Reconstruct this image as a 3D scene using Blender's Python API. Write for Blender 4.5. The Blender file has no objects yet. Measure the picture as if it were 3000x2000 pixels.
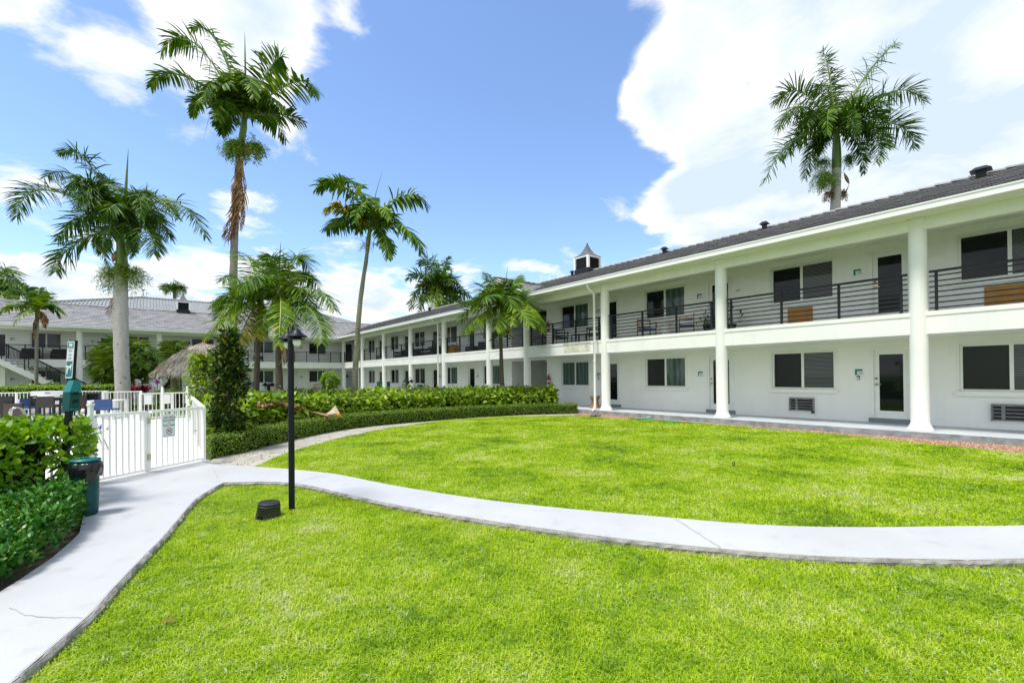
import bpy, math, random
import numpy as np
from mathutils import Vector, Matrix
from mathutils.geometry import tessellate_polygon

rng = np.random.default_rng(11)
random.seed(11)
SC = bpy.context.scene
COL = SC.collection
R = math.radians

# ------------------------------------------------------------------ camera
FPX, CX, CY, ROLL, PITCH, EYE = 1333.0, 1500.0, 1094.0, .0095, .0066, 1.5
Fv = Vector((0, math.cos(PITCH), math.sin(PITCH)))
Uv = Vector((0, -math.sin(PITCH), math.cos(PITCH)))
Rv = Vector((1, 0, 0))
cr, sr = math.cos(ROLL), math.sin(ROLL)
cam_data = bpy.data.cameras.new('camera')
cam = bpy.data.objects.new('camera', cam_data)
COL.objects.link(cam)
X_ = Rv * cr - Uv * sr
Y_ = Rv * sr + Uv * cr
Z_ = -Fv
cam.matrix_world = Matrix(((X_.x, Y_.x, Z_.x, 0), (X_.y, Y_.y, Z_.y, 0), (X_.z, Y_.z, Z_.z, EYE), (0, 0, 0, 1)))
cam_data.sensor_width = 36
cam_data.lens = FPX / 3000 * 36
cam_data.shift_y = (CY - 1000) / 3000
cam_data.clip_start = .05
cam_data.clip_end = 2000
SC.camera = cam

# measuring helpers: a sight line through a point measured on the 3000 x 2000 photograph
def ray(u, v):
    dx, dy = u - CX, CY - v
    x = dx * cr + dy * sr
    y = -dx * sr + dy * cr
    return Rv * (x / FPX) + Uv * (y / FPX) + Fv
def gz(u, v, z=0.0):            # where the sight line meets height z
    d = ray(u, v)
    return Vector((0, 0, EYE)) + d * ((z - EYE) / d.z)
def at(u, v, Y):                # where it reaches distance Y
    d = ray(u, v)
    return Vector((0, 0, EYE)) + d * (Y / d.y)

NV = Vector((.7787, .6274, 0))      # from the court towards the long wing
DV = Vector((-.6274, .7787, 0))     # along the long wing, away from the camera

# ------------------------------------------------------------------ mesh builder
class MB:
    def __init__(s):
        s.v, s.f, s.m, s.sm = [], [], [], []
    def add(s, verts, faces, mat=0, smooth=False):
        o = len(s.v)
        s.v.extend([tuple(q) for q in verts])
        for f in faces:
            s.f.append(tuple(i + o for i in f)); s.m.append(mat); s.sm.append(smooth)
    def box(s, x0, x1, y0, y1, z0, z1, mat=0):
        vs = [(x0,y0,z0),(x1,y0,z0),(x1,y1,z0),(x0,y1,z0),(x0,y0,z1),(x1,y0,z1),(x1,y1,z1),(x0,y1,z1)]
        s.add(vs, [(0,3,2,1),(4,5,6,7),(0,1,5,4),(1,2,6,5),(2,3,7,6),(3,0,4,7)], mat)
    def beam(s, a, b, w, h, mat=0, up=Vector((0,0,1))):
        a, b = Vector(a), Vector(b); t = (b - a).normalized()
        sd = t.cross(up)
        if sd.length < 1e-4: sd = t.cross(Vector((0,1,0)))
        sd.normalize(); n = sd.cross(t)
        vs = []
        for p in (a, b):
            for (i, j) in ((-1,-1),(1,-1),(1,1),(-1,1)):
                vs.append(p + sd * (i * w / 2) + n * (j * h / 2))
        s.add(vs, [(0,3,2,1),(4,5,6,7),(0,1,5,4),(1,2,6,5),(2,3,7,6),(3,0,4,7)], mat)
    def tube(s, pts, radii, n=8, mat=0, cap=True, smooth=True):
        pts = [Vector(p) for p in pts]
        if not hasattr(radii, '__len__'): radii = [radii] * len(pts)
        vs, fs = [], []
        ref = None
        for i, p in enumerate(pts):
            t = (pts[min(i+1, len(pts)-1)] - pts[max(i-1, 0)]).normalized()
            if ref is None:
                ref = Vector((1,0,0)) if abs(t.x) < .8 else Vector((0,1,0))
            a = (ref - t * ref.dot(t)).normalized(); ref = a
            b = t.cross(a)
            for k in range(n):
                an = 2 * math.pi * k / n
                vs.append(p + (a * math.cos(an) + b * math.sin(an)) * radii[i])
        for i in range(len(pts) - 1):
            for k in range(n):
                k2 = (k + 1) % n
                fs.append((i*n+k, i*n+k2, (i+1)*n+k2, (i+1)*n+k))
        s.add(vs, fs, mat, smooth)
        if cap:
            s.add(vs[:n], [tuple(range(n-1, -1, -1))], mat)
            s.add(vs[-n:], [tuple(range(n))], mat)
    def lathe(s, prof, n=16, c=(0,0,0), mat=0, smooth=True, sx=1, sy=1, M=None):
        vs, fs = [], []
        for (r, z) in prof:
            for k in range(n):
                an = 2 * math.pi * (k + .5) / n
                p = Vector((c[0] + r * sx * math.cos(an), c[1] + r * sy * math.sin(an), c[2] + z))
                vs.append(M @ p if M else p)
        for i in range(len(prof) - 1):
            for k in range(n):
                k2 = (k + 1) % n
                fs.append((i*n+k, i*n+k2, (i+1)*n+k2, (i+1)*n+k))
        fs.append(tuple(range(n-1, -1, -1)))
        fs.append(tuple((len(prof)-1)*n + k for k in range(n)))
        s.add(vs, fs, mat, smooth)
    def prism(s, poly, z0, z1, mat=0, side_mat=None):    # polygon in plan, anticlockwise
        if side_mat is None: side_mat = mat
        n = len(poly)
        tri = tessellate_polygon([[Vector((p[0], p[1], 0)) for p in poly]])
        top = [(p[0], p[1], z1) for p in poly]; bot = [(p[0], p[1], z0) for p in poly]
        fs = []
        for t in tri:
            a, b, c = [Vector(top[i]) for i in t]
            fs.append(tuple(t) if (b-a).cross(c-a).z > 0 else tuple(reversed(t)))
        s.add(top, fs, mat)
        area = sum(poly[i][0]*poly[(i+1)%n][1]-poly[(i+1)%n][0]*poly[i][1] for i in range(n))
        for i in range(n):
            j = (i+1) % n
            q = [bot[i], bot[j], top[j], top[i]]
            s.add(q if area > 0 else q[::-1], [(0,1,2,3)], side_mat)
    def quad(s, a, b, c, d, mat=0, smooth=False):
        s.add([a,b,c,d], [(0,1,2,3)], mat, smooth)
    def arrays(s, V, F, mat=0, smooth=False):   # V (n,3), F list of tuples
        s.add(V.tolist(), F, mat, smooth)
    def merge(s, o, M=None, mat_off=0):
        vs = [M @ Vector(p) for p in o.v] if M else o.v
        off = len(s.v)
        s.v.extend([tuple(q) for q in vs])
        s.f.extend([tuple(i+off for i in f) for f in o.f]); s.m.extend([i+mat_off for i in o.m]); s.sm.extend(o.sm)
    def build(s, name, mats, parent=None, world=False, M=None, loc=None):
        """mesh object; world=True: vertices are world coordinates and are re-based on the parent (or on loc)"""
        me = bpy.data.meshes.new(name)
        vs = [M @ Vector(p) for p in s.v] if M else [Vector(p) for p in s.v]
        base = Vector((0,0,0))
        if world:
            if parent is not None:
                base = wloc(parent)
            elif loc is not None:
                base = Vector(loc)
            vs = [p - base for p in vs]
        me.from_pydata([tuple(p) for p in vs], [], s.f)
        if not isinstance(mats, (list, tuple)): mats = [mats]
        for mt in mats: me.materials.append(mt)
        me.polygons.foreach_set('material_index', s.m)
        me.polygons.foreach_set('use_smooth', s.sm)
        me.update()
        o = bpy.data.objects.new(name, me)
        COL.objects.link(o)
        if parent is not None: o.parent = parent
        elif world: o.location = base
        return o

def wloc(o):
    p = Vector((0,0,0))
    while o is not None:
        p = p + o.location; o = o.parent
    return p

def tag(o, label, cat, group=None, kind=None):
    o['label'] = label; o['category'] = cat
    if group: o['group'] = group
    if kind: o['kind'] = kind
    return o
def thing(name, label, cat, loc=(0,0,0), rotz=0, group=None):
    o = bpy.data.objects.new(name, None); COL.objects.link(o)
    o.empty_display_size = .1
    o.location = loc; o.rotation_euler = (0,0,rotz)
    return tag(o, label, cat, group)
def dup(root, loc, rotz=0, label=None, group=None):
    def cp(o, par):
        c = o.copy(); COL.objects.link(c)
        if par is not None: c.parent = par
        for ch in KIDS(o): cp(ch, c)
        return c
    r = cp(root, None); r.location = loc; r.rotation_euler = (0,0,rotz)
    if label: r['label'] = label
    if group: r['group'] = group
    return r
def KIDS(o): return [c for c in list(bpy.data.objects) if c.parent == o]
def struct(o):
    o['kind'] = 'structure'; return o

def big_mesh(name, V, loops, sizes, mats, midx=None, smooth=False, parent=None, base=(0,0,0)):
    """fast mesh from numpy: V (n,3), loops flat vertex indices, sizes per face"""
    me = bpy.data.meshes.new(name)
    V = np.asarray(V, dtype=np.float32) - np.asarray(base, dtype=np.float32)
    me.vertices.add(len(V)); me.vertices.foreach_set('co', V.ravel())
    loops = np.asarray(loops, dtype=np.int32); sizes = np.asarray(sizes, dtype=np.int32)
    me.loops.add(len(loops)); me.loops.foreach_set('vertex_index', loops)
    me.polygons.add(len(sizes))
    st = np.zeros(len(sizes), dtype=np.int32); st[1:] = np.cumsum(sizes)[:-1]
    me.polygons.foreach_set('loop_start', st)
    me.polygons.foreach_set('loop_total', sizes)
    if not isinstance(mats, (list, tuple)): mats = [mats]
    for mt in mats: me.materials.append(mt)
    if midx is not None: me.polygons.foreach_set('material_index', np.asarray(midx, dtype=np.int32))
    me.polygons.foreach_set('use_smooth', np.full(len(sizes), smooth, dtype=bool))
    me.update(calc_edges=True); me.validate()
    o = bpy.data.objects.new(name, me); COL.objects.link(o)
    if parent is not None: o.parent = parent
    else: o.location = base
    return o

# ------------------------------------------------------------------ materials
def new_mat(name):
    m = bpy.data.materials.new(name); m.use_nodes = True
    nt = m.node_tree; b = nt.nodes['Principled BSDF']
    return m, nt, b
def N(nt, t, **k):
    n = nt.nodes.new(t)
    for a, v in k.items(): setattr(n, a, v)
    return n
def ramp(nt, stops):
    r = N(nt, 'ShaderNodeValToRGB')
    els = r.color_ramp.elements
    while len(els) < len(stops): els.new(.5)
    for e, (p, c) in zip(els, stops):
        e.position = p; e.color = (c[0], c[1], c[2], 1)
    return r
def surf(name, c1, c2=None, scale=6, rough=.6, metal=0, bump=0.0, bscale=60, detail=6, stretch=None, spec=.5, lo=.35, hi=.65, streak=0):
    """base colour wandering between two tones by noise, plus a fine bump"""
    m, nt, b = new_mat(name)
    c2 = c2 or tuple(x * .85 for x in c1)
    tc = N(nt, 'ShaderNodeTexCoord')
    src = tc.outputs['Object']
    if stretch:
        mp = N(nt, 'ShaderNodeMapping'); mp.inputs['Scale'].default_value = stretch
        nt.links.new(src, mp.inputs[0]); src = mp.outputs[0]
    nz = N(nt, 'ShaderNodeTexNoise'); nz.inputs['Scale'].default_value = scale; nz.inputs['Detail'].default_value = detail
    nt.links.new(src, nz.inputs['Vector'])
    rp = ramp(nt, [(lo, c1), (hi, c2)])
    nt.links.new(nz.outputs['Fac'], rp.inputs[0]); nt.links.new(rp.outputs[0], b.inputs['Base Color'])
    if streak:      # rain marks: faint stains drawn out downwards, and grime in small spots
        mp2 = N(nt, 'ShaderNodeMapping'); mp2.inputs['Scale'].default_value = (3.2, 3.2, .5); nt.links.new(tc.outputs['Object'], mp2.inputs[0])
        n3 = N(nt, 'ShaderNodeTexNoise'); n3.inputs['Scale'].default_value = 1.3; n3.inputs['Detail'].default_value = 8; n3.inputs['Roughness'].default_value = .65; nt.links.new(mp2.outputs[0], n3.inputs['Vector'])
        r3 = ramp(nt, [(.28, (1-streak, 1-streak*.98, 1-streak*1.1)), (.47, (1, 1, 1))]); nt.links.new(n3.outputs['Fac'], r3.inputs[0])
        mx = N(nt, 'ShaderNodeMix', data_type='RGBA', blend_type='MULTIPLY'); mx.inputs[0].default_value = 1
        nt.links.new(rp.outputs[0], mx.inputs[6]); nt.links.new(r3.outputs[0], mx.inputs[7]); nt.links.new(mx.outputs[2], b.inputs['Base Color'])
    b.inputs['Roughness'].default_value = rough; b.inputs['Metallic'].default_value = metal
    b.inputs['Specular IOR Level'].default_value = spec
    if bump:
        n2 = N(nt, 'ShaderNodeTexNoise'); n2.inputs['Scale'].default_value = bscale; n2.inputs['Detail'].default_value = 4
        nt.links.new(src, n2.inputs['Vector'])
        bp = N(nt, 'ShaderNodeBump'); bp.inputs['Strength'].default_value = bump; bp.inputs['Distance'].default_value = .01
        nt.links.new(n2.outputs['Fac'], bp.inputs['Height']); nt.links.new(bp.outputs[0], b.inputs['Normal'])
    return m
def leaf(name, stops, rough=.4, trans=.35, spec=.5, tcol=None, patch=None):
    """foliage: every leaf its own tone, some light passes through"""
    m, nt, b = new_mat(name)
    g = N(nt, 'ShaderNodeNewGeometry')
    rp = ramp(nt, stops)
    if patch:
        tc = N(nt, 'ShaderNodeTexCoord')
        nz = N(nt, 'ShaderNodeTexNoise'); nz.inputs['Scale'].default_value = patch; nz.inputs['Detail'].default_value = 5; nz.inputs['Roughness'].default_value = .6
        nt.links.new(tc.outputs['Object'], nz.inputs['Vector'])
        mm = N(nt, 'ShaderNodeMath', operation='MULTIPLY_ADD'); mm.inputs[1].default_value = .45; 
        m2 = N(nt, 'ShaderNodeMath', operation='MULTIPLY_ADD'); m2.inputs[1].default_value = 2.1; m2.inputs[2].default_value = -.77
        nt.links.new(nz.outputs['Fac'], m2.inputs[0])
        nt.links.new(g.outputs['Random Per Island'], mm.inputs[0]); nt.links.new(m2.outputs[0], mm.inputs[2])
        n3 = N(nt, 'ShaderNodeTexNoise'); n3.inputs['Scale'].default_value = patch*7; n3.inputs['Detail'].default_value = 3
        nt.links.new(tc.outputs['Object'], n3.inputs['Vector'])
        m3 = N(nt, 'ShaderNodeMath', operation='MULTIPLY_ADD'); m3.inputs[1].default_value = .95; m3.inputs[2].default_value = -.475
        nt.links.new(n3.outputs['Fac'], m3.inputs[0])
        m4 = N(nt, 'ShaderNodeMath', operation='ADD'); nt.links.new(mm.outputs[0], m4.inputs[0]); nt.links.new(m3.outputs[0], m4.inputs[1])
        nt.links.new(m4.outputs[0], rp.inputs[0])
    else:
        nt.links.new(g.outputs['Random Per Island'], rp.inputs[0])
    nt.links.new(rp.outputs[0], b.inputs['Base Color'])
    b.inputs['Roughness'].default_value = rough; b.inputs['Specular IOR Level'].default_value = spec
    t = N(nt, 'ShaderNodeBsdfTranslucent'); mx = N(nt, 'ShaderNodeMixShader'); mx.inputs[0].default_value = trans
    hs = N(nt, 'ShaderNodeHueSaturation'); hs.inputs['Hue'].default_value = .485; hs.inputs['Value'].default_value = 1.5; hs.inputs['Saturation'].default_value = 1.1
    nt.links.new(rp.outputs[0], hs.inputs['Color']); nt.links.new(hs.outputs[0], t.inputs[0])
    nt.links.new(b.outputs[0], mx.inputs[1]); nt.links.new(t.outputs[0], mx.inputs[2])
    nt.links.new(mx.outputs[0], nt.nodes['Material Output'].inputs[0])
    return m
def glass_mat(name, col, rough=.04, blinds=0.0, bscale=40, spec=.32, curtain=0):
    """window pane with what hangs right behind it"""
    m, nt, b = new_mat(name)
    b.inputs['Base Color'].default_value = (*col, 1); b.inputs['Roughness'].default_value = rough
    b.inputs['Specular IOR Level'].default_value = spec
    if blinds or curtain:
        tc = N(nt, 'ShaderNodeTexCoord'); wv = N(nt, 'ShaderNodeTexWave')
        wv.bands_direction = 'Z' if blinds else 'X'
        wv.inputs['Scale'].default_value = bscale; wv.inputs['Distortion'].default_value = .4 if blinds else 3
        wv.inputs['Detail'].default_value = 1
        nt.links.new(tc.outputs['Object'], wv.inputs[0])
        k = blinds or curtain
        rp = ramp(nt, [(.3, col), (.75, tuple(x + k for x in col))])
        nt.links.new(wv.outputs['Fac'], rp.inputs[0]); nt.links.new(rp.outputs[0], b.inputs['Base Color'])
    return m

M = {}
M['white'] = surf('white_paint', (.87,.86,.82), (.80,.80,.775), scale=1.2, rough=.6, bump=.12, bscale=60, streak=.07)
M['stucco'] = surf('white_stucco', (.9,.893,.86), (.83,.825,.80), scale=.9, lo=.3, hi=.72, streak=.05, rough=.75, bump=.25, bscale=140)
M['trim'] = surf('white_trim', (.86,.86,.83), (.8,.8,.78), scale=2, rough=.4)
M['slab'] = surf('grey_floor_paint', (.5,.53,.55), (.42,.45,.47), scale=1.6, rough=.55, bump=.1, bscale=50)
M['slabside'] = surf('rough_concrete', (.33,.34,.34), (.2,.21,.21), scale=5, rough=.9, bump=.8, bscale=35)
M['step'] = surf('step_paint', (.2,.235,.27), (.17,.2,.23), scale=3, rough=.6)
M['rail'] = surf('charcoal_metal', (.014,.016,.019), (.02,.022,.025), scale=8, rough=.45, spec=.25)
M['black'] = surf('black_metal', (.006,.008,.011), (.011,.013,.016), scale=10, rough=.42, spec=.22)
M['blackplastic'] = surf('black_plastic', (.022,.024,.028), (.03,.032,.036), scale=14, rough=.5, bump=.08)
M['glassdark'] = glass_mat('dark_glass', (.006,.009,.009))
M['glassblind'] = glass_mat('glass_with_blinds', (.006,.01,.01), blinds=.16, bscale=8)
M['glassteal'] = glass_mat('glass_with_pale_curtain', (.05,.085,.08), curtain=.05, bscale=2.2)
M['screen'] = glass_mat('insect_screen', (.012,.015,.015), rough=.25)
M['teal'] = surf('teal_sign', (.0,.19,.19), (.0,.16,.165), scale=5, rough=.45)
M['greenmetal'] = surf('dark_green_metal', (.0,.07,.072), (.0,.05,.054), scale=7, rough=.4, spec=.3)
M['wood'] = surf('orange_plywood', (.5,.235,.03), (.36,.15,.02), scale=5, rough=.5, stretch=(1,1,4))
M['teak'] = surf('teak_wood', (.36,.18,.06), (.24,.11,.04), scale=14, rough=.5, stretch=(1,1,.3))
M['blue'] = surf('navy_canvas', (.03,.075,.21), (.022,.06,.17), scale=20, rough=.8, bump=.2, bscale=300)
M['wicker'] = surf('dark_wicker', (.035,.03,.028), (.016,.014,.013), scale=90, rough=.6, bump=.6, bscale=200)
M['brownwicker'] = surf('brown_wicker', (.11,.075,.065), (.06,.04,.035), scale=70, rough=.6, bump=.6, bscale=200)
M['greywood'] = surf('grey_boards', (.3,.31,.31), (.2,.21,.21), scale=10, rough=.7)
M['steel'] = surf('polished_steel', (.6,.6,.58), (.5,.5,.48), scale=5, rough=.15, metal=1)
M['brass'] = surf('brass', (.5,.38,.2), (.4,.3,.15), scale=5, rough=.3, metal=1)
M['red'] = surf('red_enamel', (.4,.012,.012), (.3,.01,.01), scale=6, rough=.35)
M['signwhite'] = surf('sign_white', (.72,.76,.78), (.66,.7,.73), scale=3, rough=.45)
M['ink'] = surf('sign_ink', (.04,.05,.06), (.05,.06,.07), scale=5, rough=.6)
M['greyink'] = surf('grey_ink', (.16,.2,.22), (.18,.22,.24), scale=5, rough=.6)
M['signred'] = surf('sign_red', (.45,.02,.03), (.4,.02,.03), scale=5, rough=.5)
M['thatch'] = leaf('thatch_straw', [(0,(.32,.27,.19)),(.4,(.6,.53,.41)),(1,(.82,.76,.64))], rough=.9, trans=.05, spec=.1)
M['globe'] = surf('opal_globe', (.82,.83,.78), (.78,.8,.75), scale=3, rough=.25)
M['bark'] = None
M['hose'] = surf('green_hose', (.0,.3,.12), (.0,.24,.1), scale=20, rough=.4)
M['bag'] = surf('black_bin_liner', (.006,.006,.008), (.012,.012,.014), scale=9, rough=.22, bump=.9, bscale=14)
M['pinkstripe'] = None
# ================================================================== sky and light
SUN_EL, SUN_DIR = 68.0, Vector((-.80, -.60, 0)).normalized()     # where the sun stands, seen in plan
w = bpy.data.worlds.new('World'); SC.world = w; w.use_nodes = True
nt = w.node_tree; bg = nt.nodes['Background']
SKY_STRENGTH = .15
bg.inputs['Strength'].default_value = SKY_STRENGTH
sky = N(nt, 'ShaderNodeTexSky'); sky.sky_type = 'NISHITA'; sky.sun_disc = False
sky.sun_elevation = R(SUN_EL); sky.sun_rotation = math.atan2(SUN_DIR.x, SUN_DIR.y)
sky.air_density = 1.0; sky.dust_density = .6; sky.ozone_density = 1.6; sky.altitude = 0
tc = N(nt, 'ShaderNodeTexCoord')
nrm = N(nt, 'ShaderNodeVectorMath', operation='NORMALIZE'); nt.links.new(tc.outputs['Generated'], nrm.inputs[0])
sep = N(nt, 'ShaderNodeSeparateXYZ'); nt.links.new(nrm.outputs[0], sep.inputs[0])
def math2(op, a, b=None, clamp=False):
    n = N(nt, 'ShaderNodeMath', operation=op); n.use_clamp = clamp
    for i, q in enumerate((a, b)):
        if q is None: continue
        if isinstance(q, (int, float)): n.inputs[i].default_value = q
        else: nt.links.new(q, n.inputs[i])
    return n.outputs[0]
# cloud deck: a flat layer seen in perspective
zz = math2('ADD', math2('MAXIMUM', sep.outputs[2], 0.0), .16)
px = math2('DIVIDE', sep.outputs[0], zz); py = math2('DIVIDE', sep.outputs[1], zz)
cmb = N(nt, 'ShaderNodeCombineXYZ'); nt.links.new(px, cmb.inputs[0]); nt.links.new(py, cmb.inputs[1])
def noise(scale, detail, rough, off=(0,0,0), dist=0.0):
    mp = N(nt, 'ShaderNodeMapping'); mp.inputs['Location'].default_value = off
    nt.links.new(cmb.outputs[0], mp.inputs[0])
    n = N(nt, 'ShaderNodeTexNoise'); n.inputs['Scale'].default_value = scale; n.inputs['Detail'].default_value = detail
    n.inputs['Roughness'].default_value = rough; n.inputs['Distortion'].default_value = dist
    nt.links.new(mp.outputs[0], n.inputs['Vector']); return n.outputs['Fac']
n1 = noise(2.3, 10, .58, (3.1, 1.7, 0), .35)
n2 = noise(.8, 4, .5, (7.7, 2.2, 0))
# banks of cloud: (direction measured on the photograph, radius in degrees, amount)
banks = [((2750, 130), 23, .6), ((2250, 210), 9, .26), ((2300, 20), 9, .34), ((1960, 270), 5.5, .25), ((2150, 190), 8, .30), ((2080, 570), 5, .25), ((1965, 620), 3.6, .26), ((2380, 560), 11, .38), ((3000, 600), 16, .4),
         ((640, 10), 6.5, .33), ((850, 40), 7, .29), ((1120, 20), 4.5, .26), ((480, 240), 5.5, .27), ((90, 110), 6.5, .27), ((720, 625), 3.6, .2), ((50, 540), 3.2, .17), ((1520, 160), 10, -.34), ((1300, 400), 13, -.22), ((1650, 480), 8, -.2), ((200, 380), 9, -.14),
         ((40, 960), 7.5, .27), ((340, 920), 7.0, .3), ((650, 890), 7.5, .34), ((950, 890), 7, .36), ((1180, 930), 5.5, .36), ((1360, 960), 5.5, .32), ((1700, 860), 5, .12)]
cov = None
for (uv, rad, amt) in banks:
    d = ray(*uv).normalized()
    dp = N(nt, 'ShaderNodeVectorMath', operation='DOT_PRODUCT'); nt.links.new(nrm.outputs[0], dp.inputs[0]); dp.inputs[1].default_value = d
    mr = N(nt, 'ShaderNodeMapRange'); mr.interpolation_type = 'SMOOTHSTEP'
    mr.inputs['From Min'].default_value = math.cos(R(rad * 1.25)); mr.inputs['From Max'].default_value = math.cos(R(rad * .25))
    mr.inputs['To Min'].default_value = 0; mr.inputs['To Max'].default_value = amt
    nt.links.new(dp.outputs['Value'], mr.inputs['Value'])
    cov = mr.outputs[0] if cov is None else math2('ADD', cov, mr.outputs[0])
cov = math2('MINIMUM', cov, .62)
# unseen clouds added behind the camera, thickened for white fill on the facade
back = N(nt, 'ShaderNodeMapRange'); back.inputs['From Min'].default_value = .25; back.inputs['From Max'].default_value = -.2
back.inputs['To Min'].default_value = 0; back.inputs['To Max'].default_value = .45; back.clamp = True
nt.links.new(sep.outputs[1], back.inputs['Value'])
cov = math2('ADD', cov, back.outputs[0])
dens = math2('ADD', math2('ADD', math2('MULTIPLY', n1, 1.8), math2('MULTIPLY', n2, .2)), cov)
mr = N(nt, 'ShaderNodeMapRange'); mr.interpolation_type = 'SMOOTHSTEP'
mr.inputs['From Min'].default_value = 1.09; mr.inputs['From Max'].default_value = 1.36
nt.links.new(dens, mr.inputs['Value'])
# thicker parts turn faintly grey-blue
thick = N(nt, 'ShaderNodeMapRange'); thick.inputs['From Min'].default_value = 1.68; thick.inputs['From Max'].default_value = 2.15
nt.links.new(math2('ADD', dens, math2('MULTIPLY', noise(1.7, 7, .55, (1.2, 9.1, 0)), .9)), thick.inputs['Value'])
CW = 1.0 / SKY_STRENGTH
crp = ramp(nt, [(0, (1, 1, 1)), (1, (.62, .73, .85))]); nt.links.new(thick.outputs[0], crp.inputs[0])
ccol = N(nt, 'ShaderNodeVectorMath', operation='SCALE'); nt.links.new(crp.outputs[0], ccol.inputs[0]); ccol.inputs['Scale'].default_value = CW * .72
# blue sky: the physical sky, lifted a little as through thin haze
SKY_GAIN = (.90, .97, 1.07)
gain = N(nt, 'ShaderNodeVectorMath', operation='MULTIPLY'); nt.links.new(sky.outputs[0], gain.inputs[0]); gain.inputs[1].default_value = SKY_GAIN
mix = N(nt, 'ShaderNodeMix', data_type='RGBA')
nt.links.new(mr.outputs[0], mix.inputs[0]); nt.links.new(gain.outputs[0], mix.inputs[6]); nt.links.new(ccol.outputs[0], mix.inputs[7])
nt.links.new(mix.outputs[2], bg.inputs['Color'])
sd = bpy.data.lights.new('sun', 'SUN'); sd.energy = 2.75; sd.angle = R(13); sd.color = (1, .965, .91)
so = bpy.data.objects.new('sun', sd); COL.objects.link(so)
tosun = SUN_DIR * math.cos(R(SUN_EL)) + Vector((0, 0, math.sin(R(SUN_EL))))
so.rotation_euler = (-tosun).to_track_quat('-Z', 'Y').to_euler()
so.location = tosun * 60
SC.view_settings.view_transform = 'Standard'; SC.view_settings.look = 'None'
SC.view_settings.exposure = .75; SC.view_settings.gamma = 1

# ================================================================== ground
ZP = .05
def P2(pts, z=0.0): return [(gz(u, v, z).x, gz(u, v, z).y) for (u, v) in pts]
path_far = P2([(627,1359.5),(662,1361),(745,1366),(846,1373),(917,1380),(1000,1390),(1148,1420),(1403,1460),(1650,1487.5),(1937,1512.8),(2224,1535.7),(2511,1543),(2798,1540),(3000,1537.5)], ZP) + [(6.5,4.45),(9.5,4.6),(14,5.0)]
path_near = P2([(656,1412.6),(705,1411.7),(765,1410),(837,1412),(868,1415.5),(923,1425),(1000,1443),(1187,1483),(1420,1522),(1650,1554.7),(1851,1580.5),(2109,1606),(2396,1628),(2740,1637),(3000,1635)], ZP) + [(6.5,3.72),(9.5,3.85),(14,4.2)]
left_curb = P2([(654,1412),(597,1445),(566,1468),(524,1517.6),(474.5,1575),(425,1625),(329,1724),(264,1797),(66,1966),(30,2000)], ZP) + [(-2.3,1.5),(-2.25,-1.5)]
left_edge = P2([(0,1732),(57,1697),(153,1632),(207,1586),(233,1560),(245,1506)], ZP)
FC = Vector((-5.51, 8.12, 0)); FD = Vector((-.207, -.978, 0))      # corner post of the pool fence and the run of its gate side
def smooth_line(p, n=3):
    out = []
    for i in range(len(p) - 1):
        p0 = p[max(i-1,0)]; p1 = p[i]; p2 = p[i+1]; p3 = p[min(i+2, len(p)-1)]
        for k in range(n):
            t = k / n
            out.append(tuple(.5*((2*p1[j])+(-p0[j]+p2[j])*t+(2*p0[j]-5*p1[j]+4*p2[j]-p3[j])*t*t+(-p0[j]+3*p1[j]-3*p2[j]+p3[j])*t**3) for j in range(2)))
    out.append(p[-1]); return out
path_far_s = smooth_line(path_far); path_near_s = smooth_line(path_near); left_curb_s = smooth_line(left_curb)
def nz1(i, s): 
    return math.sin(i * 1.7 + s) * .5 + math.sin(i * .73 + s * 2.1) * .5
path_poly = ([(FC.x - .02, FC.y - .06)] + path_far_s + path_near_s[::-1] + left_curb_s[1:] + [(-3.3,-1.5),(-3.42,2.2)] + left_edge + [(-5.25,5.25)]
             + [tuple((FC + FD * s)[:2]) for s in (3.2, 2.2, 1.0)])
m, nt2, b = new_mat('path_paint')
tcn = N(nt2, 'ShaderNodeTexCoord')
na = N(nt2, 'ShaderNodeTexNoise'); na.inputs['Scale'].default_value = .8; na.inputs['Detail'].default_value = 7; na.inputs['Roughness'].default_value = .6
nb = N(nt2, 'ShaderNodeTexNoise'); nb.inputs['Scale'].default_value = 5; nb.inputs['Detail'].default_value = 8
for q in (na, nb): nt2.links.new(tcn.outputs['Object'], q.inputs['Vector'])
ra = ramp(nt2, [(.3, (.42,.426,.43)), (.62, (.475,.48,.482))]); rb = ramp(nt2, [(.26, (.78,.77,.73)), (.42, (1,1,1))])
nt2.links.new(na.outputs['Fac'], ra.inputs[0]); nt2.links.new(nb.outputs['Fac'], rb.inputs[0])
mm = N(nt2, 'ShaderNodeMix', data_type='RGBA', blend_type='MULTIPLY'); mm.inputs[0].default_value = .55
nt2.links.new(ra.outputs[0], mm.inputs[6]); nt2.links.new(rb.outputs[0], mm.inputs[7]); nt2.links.new(mm.outputs[2], b.inputs['Base Color'])
b.inputs['Roughness'].default_value = .55
nc = N(nt2, 'ShaderNodeTexNoise'); nc.inputs['Scale'].default_value = 70; nt2.links.new(tcn.outputs['Object'], nc.inputs['Vector'])
bp = N(nt2, 'ShaderNodeBump'); bp.inputs['Strength'].default_value = .18; bp.inputs['Distance'].default_value = .01
nt2.links.new(nc.outputs['Fac'], bp.inputs['Height']); nt2.links.new(bp.outputs[0], b.inputs['Normal'])
M['path'] = m
M['curb'] = surf('raw_path_edge', (.36,.345,.31), (.17,.16,.14), scale=9, rough=.95, bump=1, bscale=40, lo=.3, hi=.7)
M['crack'] = surf('path_crack', (.3,.31,.3), (.42,.43,.43), scale=3, rough=.9)
mb = MB(); mb.prism(path_poly, -.06, ZP, 0, 1)
path = struct(mb.build('path', [M['path'], M['curb']]))
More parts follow.
